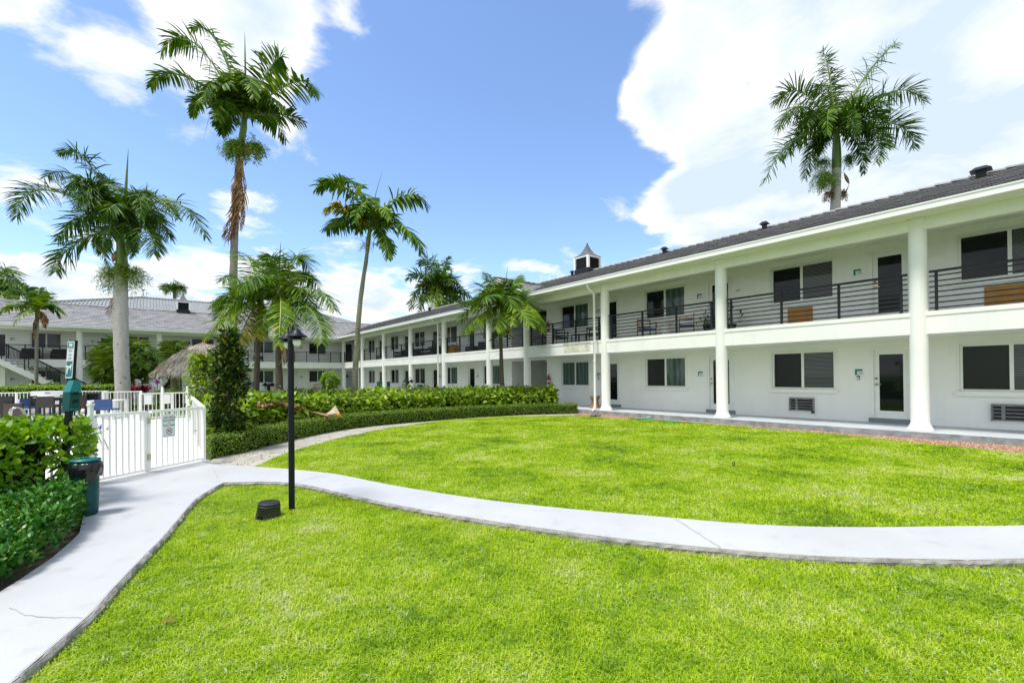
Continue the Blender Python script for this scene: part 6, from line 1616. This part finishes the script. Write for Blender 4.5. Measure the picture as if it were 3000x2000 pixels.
# rock and hose by the gravel
q = gz(1745, 1219, 0); mb = MB(); d_r = rand_dirs(60)
bm_ = []
rk = MB(); rk.lathe([(.02,-.03),(.15,-.02),(.17,.05),(.12,.12),(.03,.14)], 9, sx=1.15, sy=.8)
rk.v = [(x*(1+rng.normal(0,.1)), y*(1+rng.normal(0,.1)), z*(1+rng.normal(0,.08))) for x,y,z in rk.v]
M['rock'] = surf('dark_rock', (.03,.03,.03), (.35,.33,.3), scale=14, rough=.9, bump=1, bscale=40, lo=.45, hi=.62)
o = rk.build('rock', [M['rock']]); o.location = (q.x, q.y, 0); tag(o, 'rough dark rock beside the gravel below the downspout', 'rock')
q2 = gz(1902, 1226, 0); rk2 = MB(); rk2.lathe([(.02,-.02),(.09,0),(.08,.06),(.02,.09)], 8, sx=1.3); o = rk2.build('rock', [M['slabside']]); o.location = (q2.x, q2.y, 0); tag(o, 'small pale stone lying on the red gravel', 'rock')
hs = MB()
pts = []
for i in range(90):
    f = i/89; u = 1835+205*(.5+.5*math.sin(f*17))*(.4+.6*f) if i % 2 else 1835+205*f; 
base_line = [(1820,1222),(1900,1229),(1960,1233),(2020,1238)]
def lp_(f, o): 
    a = gz(1825,1224,0).lerp(gz(2035,1240,0), f); nrm = Vector((.7787,.6274,0)); return a + nrm*o + Vector((0,0,.012+.02*rng.random()))
seq = []
for j in range(7):
    lo, hi = rng.uniform(0,.35), rng.uniform(.75,1); fs_ = np.linspace(lo, hi, 14); fs_ = fs_ if j % 2 == 0 else fs_[::-1]
    of = rng.uniform(-.12,.12)
    for f in fs_: seq.append(lp_(f, of+.03*math.sin(f*9+j)))
seq += [gz(u, v, .012) for (u, v) in ((2060,1240),(2090,1243),(2115,1247),(2140,1248))]
hs.tube(seq, .011, 6); ho = hs.build('garden_hose', [M['hose']], world=True, loc=gz(1930,1231,0)); tag(ho, 'loose coils of green garden hose along the gravel edge', 'hose')
# wooden stool by the downspout
q = NV*14.75 + DV*12.75; stl = thing('drum_stool', 'waisted wooden drum stool beside the first-bay downspout', 'stool', (q.x, q.y, .15))
mb = MB(); mb.lathe([(.205,0),(.21,.03),(.195,.05),(.15,.2),(.14,.27),(.155,.34)], 24); mb.build('body', [M['teak']], stl); mb = MB(); mb.lathe([(.155,.341),(.21,.45),(.225,.47),(.225,.5),(.21,.505)], 24); mb.build('top', [M['teak']], stl)

# ---- fallen frond with its pale sheath
fq = lambda u, v, z: gz(u, v, z)
A, B_, C_ = at(912,1213,12.6), at(858,1192,12.2), at(800,1186,11.6)
ff = thing('fallen_frond', 'fallen brown palm frond lying over the hedges with pale curled sheath', 'palm frond', (A.x, A.y, .6))
frond_obj(ff, [M['pf_dead'], M['deadstalk']], A+Vector((0,0,.06)), B_+Vector((0,0,.12)), C_+Vector((0,0,.1)), .2, .028, n=44, droop=.1, plum=.25, s0=.2, fwd=1.0, name='leaflets', twist=.6)
frond_obj(ff, [M['pf_dead'], M['deadstalk']], C_+Vector((0,0,.05)), at(775,1186,11.2), at(738,1184,10.9), .2, .028, n=26, droop=.1, plum=.25, s0=.1, fwd=1.0, name='leaflets', twist=.6)
D_ = at(935,1216,12.85); mb = MB(); mb.tube([A+Vector((0,0,.06)), A.lerp(D_,.5)+Vector((0,0,.05)), D_+Vector((0,0,.03)), D_+Vector((.35,-.15,-.02))], [.015,.03,.045,.06], 8); mb.build('stalk', [M['deadstalk']], ff, world=True)
E1 = at(978,1214,13.05); shb = MB()
for k, (sgn, hgt) in enumerate(((1,.45),(-1,.28))):
    p = [E1+Vector((-.26,0,.0)), E1+Vector((-.08,.0,.1*sgn+ .03)), E1+Vector((.04,0,hgt*sgn*.6)), E1+Vector((.16,0,.05*sgn)), E1+Vector((-.02,-.08,.02))]
    shb.add(p, [(0,4,1),(1,4,2),(2,4,3)], 0, True); shb.add([x+Vector((0,.012,0)) for x in p], [(1,4,0),(2,4,1),(3,4,2)], 0, True)
shb.lathe([(.06,0),(.07,.04),(.06,.08)], 14, M=Matrix.Translation(E1+Vector((.12,-.05,-.02))) @ Matrix.Rotation(1.1,4,'Y'), mat=1)
M['amber'] = surf('amber_inside', (.75,.33,.03), (.6,.22,.02), rough=.5); M['sheath'] = surf('pale_sheath', (.62,.56,.42), (.45,.37,.24), scale=4, rough=.6, stretch=(1,6,6))
shb.build('sheath', [M['sheath'], M['amber']], ff, world=True)

# ---- thatched hut
hq = at(594, 1100, 26); ht_ = thing('thatched_hut', 'open hut with shaggy thatched roof beyond the pool', 'hut', (hq.x, hq.y, 0))
RH, ZT, ZE_ = 2.0, 3.5, 1.85
P, D, Nn = [], [], []
nt_ = 7000; az = rng.random(nt_)*2*math.pi; q_ = rng.random(nt_)**.5
def roof_r(q): return RH*(q**.85)
def roof_z(q): return ZT - (ZT-ZE_)*q**1.35
rr, zz_ = roof_r(q_), roof_z(q_); sq = 1/np.maximum(np.abs(np.cos(az)), np.abs(np.sin(az)))**.45
P = np.column_stack([hq.x+rr*np.cos(az)*sq, hq.y+rr*np.sin(az)*sq, zz_+rng.uniform(-.02,.05,nt_)]); sl = np.column_stack([np.cos(az), np.sin(az), -.45-.5*q_])
D = unit(sl + rng.normal(0,.22,(nt_,3))); Nn = unit(np.column_stack([np.cos(az)*.5, np.sin(az)*.5, np.ones(nt_)]) + rng.normal(0,.3,(nt_,3)))
big_mesh('thatch_roof', *leaf_batch(P, D, Nn, .34*rng.uniform(.6,1.3,nt_), .05*rng.uniform(.6,1.3,nt_), 'lance', curl=.25), [M['thatch']], parent=ht_, base=wloc(ht_))
mb = MB(); mb.lathe([(float(roof_r(q))*1.02+.02, float(roof_z(q))-ZE_*0-.06) for q in np.linspace(1,.02,10)], 20); mb.build('roof_lining', [M['deadstalk']], ht_)
for (u, v) in ((508,1130),(640,1130)):
    pq_ = at(u, v, 25.2); mb = MB(); mb.tube([(pq_.x,pq_.y,-.03),(pq_.x+.02,pq_.y,1.0),(pq_.x,pq_.y,2.3)], [.15,.14,.14], 10); mb.build('post', [M['wood_post'] if 'wood_post' in M else M.setdefault('wood_post', surf('mossy_post', (.42,.4,.2), (.3,.27,.14), scale=5, rough=.9))], ht_, world=True)
for (u, v) in ((520,1130),(660,1130)):
    pq_ = at(u, v, 27.8); mb = MB(); mb.tube([(pq_.x,pq_.y,-.03),(pq_.x,pq_.y,2.4)], .14, 10); mb.build('post', [M['wood_post']], ht_, world=True)
mb = MB(); mb.add([(-.55,-.12,ZT-.18),(.55,-.12,ZT-.18),(.28,-.1,ZT-.0),(0,-.1,ZT+.1),(-.28,-.1,ZT-.0),(-.55,.12,ZT-.18),(.55,.12,ZT-.18),(.28,.1,ZT-.0),(0,.1,ZT+.1),(-.28,.1,ZT-.0)], [(0,1,2,3,4),(9,8,7,6,5),(1,6,7,2),(2,7,8,3),(3,8,9,4),(4,9,5,0)]); mb.build('ridge_cap', [M.setdefault('palewood', surf('pale_board', (.5,.36,.2), (.42,.3,.16), scale=6, rough=.7))], ht_)
pa = at(500,1140,25.4); mb = MB(); mb.tube([at(468,1148,25.6), at(515,1100,25.6)], .09, 8); mb.build('slanting_brace', [M['wicker']], ht_, world=True)

# ---- planters with agaves by the far wing
for i, (u, v, Yq, lab) in enumerate(((490,1150,29.5,'white planter with spiky agave left of the hut post'), (545,1146,29.0,'white planter with spiky agave right of the hut post'))):
    q = at(u, v, Yq); pl = thing('agave_planter', lab, 'planter', (q.x, q.y, 0), group='agave planters by the far wing')
    mb = MB(); mb.add([(-.2,-.2,0),(.2,-.2,0),(.2,.2,0),(-.2,.2,0),(-.27,-.27,.72),(.27,-.27,.72),(.27,.27,.72),(-.27,.27,.72)], [(3,2,1,0),(4,5,6,7),(0,1,5,4),(1,2,6,5),(2,3,7,6),(3,0,4,7)]); mb.build('pot', [M['white']], pl)
    n = 26; az = rng.random(n)*6.28; el = rng.uniform(.5,1.4,n); d = np.column_stack([np.cos(az)*np.cos(el), np.sin(az)*np.cos(el), np.sin(el)])
    big_mesh('leaves', *leaf_batch(np.tile([q.x,q.y,.72],(n,1)), d, np.column_stack([-np.cos(az)*np.sin(el),-np.sin(az)*np.sin(el),np.cos(el)]), .7, .07, 'lance'), [M['lf_agave']], parent=pl, base=wloc(pl))

# ================================================================== pool furniture
def chair_bm(root, w_, dp, sh, bh, mat, legm, seatm=None, arm=True, t=.03, slats=0):
    """seat, back, legs, arms of a plain chair facing -y; parts of root"""
    seatm = seatm or mat
    mb = MB(); mb.box(-w_/2, w_/2, -dp/2, dp/2, sh-.05, sh); mb.build('seat', [seatm], root)
    mb = MB(); 
    if slats:
        for i in range(slats):
            z = sh+.1+(bh-sh-.14)*i/max(1,slats-1); mb.box(-w_/2+.02, w_/2-.02, dp/2-.03, dp/2, z-.03, z+.04)
    else: mb.box(-w_/2, w_/2, dp/2-.045, dp/2, sh+.02, bh)
    mb.build('backrest', [mat], root)
    for sx in (-1,1):
        for sy in (-1,1):
            mb = MB(); x = sx*(w_/2-t/2); y = sy*(dp/2-t/2); mb.box(x-t/2, x+t/2, y-t/2, y+t/2, 0, sh-.051 if sy < 0 or not slats else bh); mb.build('leg', [legm], root)
        if arm:
            mb = MB(); x = sx*(w_/2+.0); mb.box(x-.025, x+.025, -dp/2, dp/2-.05, sh+.2, sh+.24); mb.box(x-.02,x+.02,-dp/2,-dp/2+.04,sh,sh+.2); mb.build('armrest', [legm], root)
def face_to(p, tgt): return math.atan2(tgt[1]-p[1], tgt[0]-p[0]) + math.pi/2      # chairs face -y
bt = at(160, 1200, 18.2); bt = Vector((bt.x, bt.y, .035))
tbl = thing('bar_table', 'dark wicker bar table with grey glass top on the pool deck', 'table', bt, R(38))
mb = MB(); mb.box(-.55,.55,-.4,.4,.80,.835); mb.build('table_top', [M['slabside']], tbl); mb = MB(); mb.box(-.5,.5,-.35,.35,.72,.799); mb.build('apron', [M['wicker']], tbl)
for sx in (-1,1):
    for sy in (-1,1): mb = MB(); mb.box(sx*.46-.035,sx*.46+.035,sy*.31-.035,sy*.31+.035,0,.719); mb.build('leg', [M['wicker']], tbl)
ch0 = None
for i, (u, Yq, az, lab) in enumerate(((142,17.5,R(200),'dark wicker bar chair with its back to us, nearest the bar table'), (118,18.2,R(115),'dark wicker bar chair seen from the side, left of the bar table'), (190,18.9,R(20),'dark wicker bar chair behind the pet station, far side of the bar table'), (222,18.2,R(-70),'dark wicker bar chair at the right end of the bar table'))):
    q = at(u, 1200, Yq)
    if ch0 is None:
        ch0 = thing('bar_chair', lab, 'chair', (q.x,q.y,.035), az, 'dark wicker chairs round the bar table'); chair_bm(ch0, .5, .46, .5, .88, M['wicker'], M['wicker'], t=.04)
        for z in (.16,): mb = MB(); mb.box(-.21,.21,-.22,-.2,z,z+.025); mb.box(-.21,.21,.2,.22,z,z+.025); mb.build('stretcher', [M['wicker']], ch0)
    else: dup(ch0, (q.x,q.y,.035), az, lab)
def sofa(name, label, loc, rz, w_, dp, h, mats):
    r_ = thing(name, label, 'sofa' if 'sofa' in name else 'armchair', loc, rz); mb = MB(); mb.box(-w_/2,w_/2,-dp/2,dp/2,.04,.34); mb.build('base', [mats[0]], r_); mb = MB(); mb.box(-w_/2+.12,w_/2-.12,-dp/2-.02,dp/2-.14,.345,.45); mb.build('seat_cushion', [mats[1]], r_)
    mb = MB(); mb.box(-w_/2,w_/2,dp/2-.13,dp/2,.341,h); mb.build('backrest', [mats[0]], r_)
    for sx in (-1,1): mb = MB(); x = sx*(w_/2-.06); mb.box(x-.06,x+.06,-dp/2,dp/2-.131,.341,.6); mb.build('armrest', [mats[0]], r_)
    return r_
q = at(6, 1200, 17.6); sofa('wicker_armchair', 'dark wicker armchair cut by the left edge of the photo', (q.x,q.y,.035), R(210), .8, .75, .9, (M['wicker'], M['wicker']))
q = at(40, 1200, 17.6); o = thing('wicker_box', 'brown wicker side box beside the dark armchair', 'side table', (q.x,q.y,.035), R(40)); mb = MB(); mb.box(-.24,.24,-.24,.24,0,.58); mb.build('body', [M['brownwicker']], o); mb = MB(); mb.box(-.26,.26,-.26,.26,.581,.61); mb.build('top', [M['brownwicker']], o)
q = at(70, 1200, 19.2); o = thing('bucket', 'white plastic bucket with blue label by the pool fence', 'bucket', (q.x,q.y,.035)); mb = MB(); mb.lathe([(.14,0),(.165,.32),(.175,.33),(.175,.36),(.16,.365)], 20); mb.build('body', [M['white']], o)
mb = MB(); mb.lathe([(.153,.1),(.161,.26)], 20); mb.build('label_band', [M['blue']], o); mb = MB(); mb.lathe([(.178,.366),(.178,.385),(.1,.39)], 20); mb.build('lid', [M['slabside']], o)
def deck_table(label, loc, rz, w_, dp, h, group=None):
    r_ = thing('deck_table', label, 'table', loc, rz, group); mb = MB(); mb.box(-w_/2,w_/2,-dp/2,dp/2,h-.05,h); mb.build('table_top', [M['white']], r_)
    for sx in (-1,1):
        for sy in (-1,1): mb = MB(); x, y = sx*(w_/2-.05), sy*(dp/2-.05); mb.box(x-.045,x+.045,y-.045,y+.045,0,h-.051); mb.build('leg', [M['white']], r_)
    return r_
q = at(318, 1200, 17.9); deck_table('white square deck table with blue chair before the royal palm', (q.x,q.y,.035), R(10), .95, .8, .7)
q = at(100, 1185, 19.6); deck_table('white deck table behind the dark bar chairs', (q.x,q.y,.035), R(40), .9, .8, .7)
c0 = None
for (u, Yq, az, lab) in ((315,17.25,R(190),'blue canvas deck chair at the white table before the royal palm'), (92,19.0,R(215),'blue canvas deck chair left of the dark bar chairs'), (116,18.95,R(215),'blue canvas deck chair partly hidden by the dark bar chairs')):
    q = at(u, 1200, Yq)
    if c0 is None:
        c0 = thing('deck_chair', lab, 'chair', (q.x,q.y,.035), az, 'blue canvas deck chairs'); chair_bm(c0, .58, .5, .4, .76, M['blue'], M['white'], t=.04, arm=False)
    else: dup(c0, (q.x,q.y,.035), az, lab)
q = at(143, 1150, 20.2); o = thing('grill_cabinet', 'white cabinet with dark handle standing by the pool fence', 'cabinet', (q.x,q.y,.035), R(38)); mb = MB(); mb.box(-.5,.5,-.28,.28,.02,.78); mb.build('body', [M['white']], o); mb = MB(); mb.box(-.52,.52,-.3,.3,.781,1.02); mb.build('lid', [M['white']], o); mb = MB(); mb.box(-.08,.08,-.33,-.3,.92,.96); mb.build('handle', [M['greyink']], o)
q = at(274, 1190, 19.6); o = thing('trash_can', 'square black trash can by the pool fence corner', 'trash can', (q.x,q.y,.035), R(35)); mb = MB(); mb.box(-.21,.21,-.2,.2,0,.62); mb.build('body', [M['blackplastic']], o)
mb = MB(); mb.box(-.22,.22,.16,.21,.62,.9); mb.box(-.22,-.18,-.2,.16,.62,.9); mb.box(.18,.22,-.2,.16,.62,.9); mb.box(-.23,.23,-.22,.22,.9,.94); mb.build('hood', [M['blackplastic']], o)
q = at(248, 1190, 19.6); o = thing('red_canister', 'red canister with white base standing beside the black trash can', 'canister', (q.x,q.y,.035)); mb = MB(); mb.lathe([(.1,.26),(.1,.72),(.07,.8),(.03,.84)], 16); mb.build('body', [M['red']], o); mb = MB(); mb.lathe([(.11,0),(.11,.26)], 16); mb.build('base', [M['white']], o)
# white plastic chair behind the pet station
q = at(200, 1190, 19.4); o = thing('plastic_chair', 'white plastic chair behind the pet waste station', 'chair', (q.x,q.y,.035), R(60)); chair_bm(o, .5, .48, .42, .85, M['white'], M['white'], t=.04)
# steel handrails of the pool
hr0 = None
for (p, rz, lab) in ((at(226,1330,9.3), R(-35), 'curved steel pool handrail just left of the fence gate'), (at(30,1240,13.4), R(-35), 'curved steel pool handrail above the round-leaved hedge')):
    if hr0 is None:
        hr0 = thing('pool_handrail', lab, 'handrail', (p.x,p.y,.035), rz, 'steel pool handrails')
        for s in (-.16,.16):
            mb = MB(); mb.tube([(s,0,0),(s,0,.55),(s,.03,.64),(s,.1,.69),(s,.2,.67),(s,.26,.58),(s,.5,-.15)], .02, 10); mb.lathe([(.045,0),(.045,.015)], 12, (s,0,0)); mb.build('rail', [M['steel']], hr0)
    else: dup(hr0, (p.x,p.y,.035), rz, lab)
q = gz(293, 1262, .035); o = thing('lane_floats', 'tangle of blue and white pool lane floats on the deck', 'float rope', (q.x,q.y,.035))
mb = MB()
for i in range(11):
    an = i*.75; mb.lathe([(.03,-.05),(.055,-.03),(.055,.03),(.03,.05)], 10, M=Matrix.Translation((.03*i-.16+.03*math.sin(an*2), .09*math.sin(an), .06+.07*abs(math.sin(an*1.3)))) @ Matrix.Rotation(an,4,'Z') @ Matrix.Rotation(1.2,4,'X'), mat=i % 2)
M['royalblue'] = surf('blue_plastic', (.02,.05,.45), (.02,.04,.38), rough=.4); mb.build('floats', [M['royalblue'], M['white']], o)

# ================================================================== on the galleries
def wing(x, y, z): p = RW @ Vector((x, y, 0)); return (p.x, p.y, z)
def wingb(x, y, z): p = BW @ Vector((x, y, 0)); return (p.x, p.y, z)
RZ, BZ = math.atan2(-DV.y, -DV.x), math.atan2(NV.y, NV.x)
def outdoor_chair(label, loc, rz, mat=None, leg=None, group=None, name='patio_chair', **k):
    o = thing(name, label, 'bench' if 'bench' in name else 'chair', loc, rz, group); chair_bm(o, k.get('w',.55), k.get('d',.52), k.get('sh',.42), k.get('bh',.82), mat or M['rail'], leg or M['rail'], k.get('seat'), True, .03, k.get('slats',0)); return o
def low_table(label, loc, rz, w_, h, top, leg, name='side_table', round_=False):
    o = thing(name, label, 'table', loc, rz)
    if round_:
        mb = MB(); mb.lathe([(w_*.36,0),(w_*.3,.1),(w_*.3,h-.06),(w_*.5,h-.05),(w_*.5,h)], 20); mb.build('table_top', [top], o)
    else:
        mb = MB(); mb.box(-w_/2,w_/2,-w_/2,w_/2,h-.04,h); mb.build('table_top', [top], o)
        for sx in (-1,1):
            for sy in (-1,1): mb = MB(); x, y = sx*(w_/2-.03), sy*(w_/2-.03); mb.box(x-.018,x+.018,y-.018,y+.018,0,h-.041); mb.build('leg', [leg], o)
    return o
UPZ = 2.855
g1 = 'wooden chairs with navy cushions on the balcony'
outdoor_chair('wooden balcony chair with navy cushion, left of the white drum table', wing(-10.35,15.0,UPZ), RZ+R(60), M['teak'], M['teak'], g1, 'wooden_chair', seat=M['blue'], slats=2)
outdoor_chair('wooden balcony chair with navy cushion, right of the white drum table', wing(-8.75,15.1,UPZ), RZ-R(60), M['teak'], M['teak'], g1, 'wooden_chair', seat=M['blue'], slats=2)
low_table('white drum table between two wooden balcony chairs', wing(-9.55,15.05,UPZ), 0, .6, .62, M['white'], M['white'], 'drum_table', True)
def potted(label, loc, h, n, L, W, mat, potm, pr=.16, ph=.3):
    o = thing('potted_plant', label, 'potted plant', loc); mb = MB(); mb.lathe([(pr*.7,0),(pr,ph),(pr*1.08,ph),(pr*1.08,ph+.03),(pr*.9,ph+.03)], 16); mb.build('pot', [potm], o)
    P = np.array(loc)+np.array([0,0,ph])+np.abs(rng.normal(0,1,(n,3)))*np.array([0,0,h*.5])+rng.normal(0,1,(n,3))*np.array([h*.3,h*.3,0]); big_mesh('leaves', *leaf_batch(P, unit(rand_dirs(n)+UPV*.5), unit(UPV+rand_dirs(n)*.5), L, W, 'lance'), [M[mat]], parent=o, base=loc)
    mb = MB(); mb.tube([(0,0,ph),(.03,0,ph+h*.6)], [.015,.006], 5); mb.build('stem', [M['twig']], o); return o
potted('leafy potted plant on the balcony right of the navy cushioned chair', wing(-7.7,14.6,UPZ), .5, 60, .16, .05, 'lf_dark', M['wicker'])
potted('taller potted plant by the balcony door behind the navy cushioned chairs', wing(-7.25,15.3,UPZ), .75, 40, .16, .07, 'lf_low', M['wicker'])
g2 = 'black wire chairs on the balcony'
outdoor_chair('black metal balcony chair beside the first downspout', wing(-12.9,14.9,UPZ), RZ-R(60), group=g2, slats=3); outdoor_chair('black metal balcony chair near the stair opening', wing(-14.9,14.9,UPZ), RZ+R(60), group=g2, slats=3)
low_table('small dark balcony table between two black metal chairs', wing(-13.95,15.1,UPZ), RZ, .5, .5, M['rail'], M['rail'])
sofa('balcony_armchair', 'brown wicker armchair with striped cushion on the balcony', wing(-20.9,15.0,UPZ), RZ-R(50), .8, .75, .85, (M['wicker'], M['patch'])); o = thing('footstool', 'brown wicker footstool in front of the balcony armchair', 'footstool', wing(-22.0,14.8,UPZ), RZ); mb = MB(); mb.box(-.32,.32,-.3,.3,.06,.36); mb.build('body', [M['wicker']], o); mb = MB(); mb.box(-.3,.3,-.28,.28,.361,.42); mb.build('cushion', [M['brownwicker']], o)
o = thing('wooden_crate', 'orange wooden box behind the balcony rail by the second downspout', 'box', wing(-23.45,14.4,UPZ), RZ); mb = MB(); mb.box(-.3,.3,-.2,.2,0,.5); mb.build('body', [M['wood']], o); mb = MB(); mb.box(-.31,.31,-.21,.21,.501,.53); mb.build('top', [M['wood']], o)
sofa('balcony_sofa', 'dark wicker balcony sofa with pale cushion, right of the second pair of windows', wing(-27.2,14.9,UPZ), RZ, 1.5, .75, .72, (M['wicker'], M['greywood'])); outdoor_chair('white and black chair beside the dark balcony sofa', wing(-24.6,14.9,UPZ), RZ+R(20), M['white'], M['rail'], slats=3)
sofa('balcony_sofa', 'dark wicker balcony sofa farthest along the long wing', wing(-31.4,14.9,UPZ), RZ, 1.3, .75, .72, (M['wicker'], M['greywood'])); sofa('balcony_armchair', 'dark wicker armchair beside the far balcony sofa', wing(-29.3,14.9,UPZ), RZ+R(20), .8, .7, .7, (M['wicker'], M['wicker']))
# far wing upper gallery
g3 = 'dark cushioned armchairs on the far gallery'
for (x, lab) in ((-5.85,'dark cushioned armchair on the far gallery, left of the low table'), (-4.45,'dark cushioned armchair on the far gallery, right of the low table')):
    o = sofa('gallery_armchair', lab, wingb(x,42.8,UPZ), BZ, .85, .7, .78, (M['wicker'], M['bag'])); o['group'] = g3
low_table('low teak table with blue cloth between dark gallery armchairs', wingb(-5.15,42.6,UPZ), BZ, .6, .42, M['teak'], M['teak']); o = thing('basket', 'tan basket with red lid at the end of the far gallery chairs', 'basket', wingb(-3.75,42.5,UPZ)); mb = MB(); mb.lathe([(.15,0),(.18,.3)], 12); mb.build('body', [M['teak']], o); mb = MB(); mb.lathe([(.16,.301),(.1,.38)], 12); mb.build('lid', [M['red']], o)
# heart wreath on the far gallery wall
hw = MB(); pts = [(.011*16*math.sin(t)**3, 0, .011*(13*math.cos(t)-5*math.cos(2*t)-2*math.cos(3*t)-math.cos(4*t))) for t in np.linspace(0,2*math.pi,40)]; hw.tube(pts, .045, 6); o = hw.build('heart_wreath', [M['wicker']], None); o.location = wingb(2.52,43.44,4.3); o.rotation_euler = (0,0,BZ); tag(o, 'dark heart-shaped wreath on the far gallery wall beside a door', 'wreath')
# ground gallery of the far wing
m, nts, b = new_mat('pink_stripes'); tcs = N(nts,'ShaderNodeTexCoord'); wvs = N(nts,'ShaderNodeTexWave'); wvs.bands_direction = 'X'; wvs.inputs['Scale'].default_value = 3.2; nts.links.new(tcs.outputs['Object'], wvs.inputs[0]); rs = ramp(nts, [(.4,(.72,.68,.66)),(.6,(.62,.28,.27))]); nts.links.new(wvs.outputs['Fac'], rs.inputs[0]); nts.links.new(rs.outputs[0], b.inputs['Base Color']); b.inputs['Roughness'].default_value = .8; M['pinkstripe'] = m
M['slate'] = surf('slate_blue_wood', (.05,.075,.11), (.035,.055,.085), rough=.6)
outdoor_chair('slate blue garden chair with pink striped cushion before the far wing', wingb(8.35,42.5,.15), BZ, M['pinkstripe'], M['slate'], None, 'garden_chair', w=.72, d=.65, bh=1.0, sh=.45)
outdoor_chair('slate blue garden chair with plain grey cushion before the far wing', wingb(7.35,42.5,.15), BZ, M['signwhite'], M['slate'], None, 'garden_chair', w=.8, d=.65, bh=.96, sh=.45)
g4 = 'pale metal chairs under the far wing window'
outdoor_chair('pale metal chair with wooden back under the far wing window, left of two', wingb(12.0,42.8,.15), BZ, M['teak'], M['white'], g4, 'metal_chair', w=.62, slats=2); outdoor_chair('pale metal chair with wooden back under the far wing window, behind the round shrub', wingb(12.75,42.8,.15), BZ, M['teak'], M['white'], g4, 'metal_chair', w=.62, slats=2)
# ground gallery of the long wing, over the hedge
o = thing('green_bin', 'dark green bin standing under the long wing beyond the hedge', 'bin', wing(-33.1,14.1,.15), RZ); mb = MB(); mb.box(-.42,.42,-.35,.35,0,1.0); mb.build('body', [M.setdefault('bingreen', surf('bin_green', (.0,.1,.045), (.0,.08,.035), rough=.4))], o); mb = MB(); mb.box(-.44,.44,-.37,.37,1.001,1.06); mb.build('lid', [M['bingreen']], o)
outdoor_chair('pale grey-green slatted bench beside the dark green bin', wing(-31.5,14.9,.15), RZ, M['greywood'], M['greywood'], None, 'slatted_bench', w=1.3, d=.6, bh=.95, slats=4); outdoor_chair('garden chair with blue cushion by the far short lamp post', wing(-29.2,14.9,.15), RZ, M['blue'], M['teak'], None, 'garden_chair', w=.7, bh=.85)
o = thing('wooden_crate', 'orange wooden box on the ground gallery behind the hedge', 'box', wing(-26.9,14.9,.15), RZ); mb = MB(); mb.box(-.45,.45,-.25,.25,0,.62); mb.build('body', [M['wood']], o); mb = MB(); mb.box(-.46,.46,-.26,.26,.621,.65); mb.build('top', [M['wood']], o)
potted('small spiky potted plant on the ground gallery behind the hedge', wing(-21.8,14.6,.15), .5, 40, .35, .04, 'lf_agave', M['wicker']); potted('small potted plant beside the slatted bench', wing(-30.2,14.8,.15), .5, 40, .3, .05, 'lf_low', M['wicker'])
# fire extinguishers hung on the wall
fe0 = None
def extinguisher(loc, rz, lab):
    global fe0
    if fe0 is None:
        fe0 = thing('fire_extinguisher', lab, 'fire extinguisher', loc, rz, 'fire extinguishers on the motel walls'); mb = MB(); mb.lathe([(.06,0),(.072,.02),(.072,.34),(.055,.39),(.025,.42),(.025,.45)], 16, (0,-.09,0)); mb.build('cylinder', [M['red']], fe0)
        mb = MB(); mb.lathe([(.073,.13),(.073,.23)], 16, (0,-.09,0)); mb.build('label_band', [M['signwhite']], fe0)
        mb = MB(); mb.box(-.012,.09,-.1,-.08,.46,.475); mb.box(-.012,.08,-.1,-.08,.5,.515); mb.lathe([(.02,.44),(.02,.5)], 8, (0,-.09,0)); mb.tube([(-.02,-.09,.47),(-.085,-.09,.44),(-.09,-.09,.2),(-.08,-.09,.08)], .012, 6); mb.box(-.03,.03,-.02,-.002,.1,.3); mb.build('handle', [M['black']], fe0)
    else: dup(fe0, loc, rz, lab)
extinguisher(wing(-16.48,DW,1.08), RZ, 'red fire extinguisher on the wall at the foot of the stair bay'); extinguisher(wing(-16.48,DW,3.72), RZ, 'fire extinguisher on the upper wall beside the stair bay'); extinguisher(wing(-36.6,DW,1.1), RZ, 'red fire extinguisher on the ground wall near the inner corner'); extinguisher(wing(-36.6,DW,3.75), RZ, 'fire extinguisher on the upper wall near the inner corner')
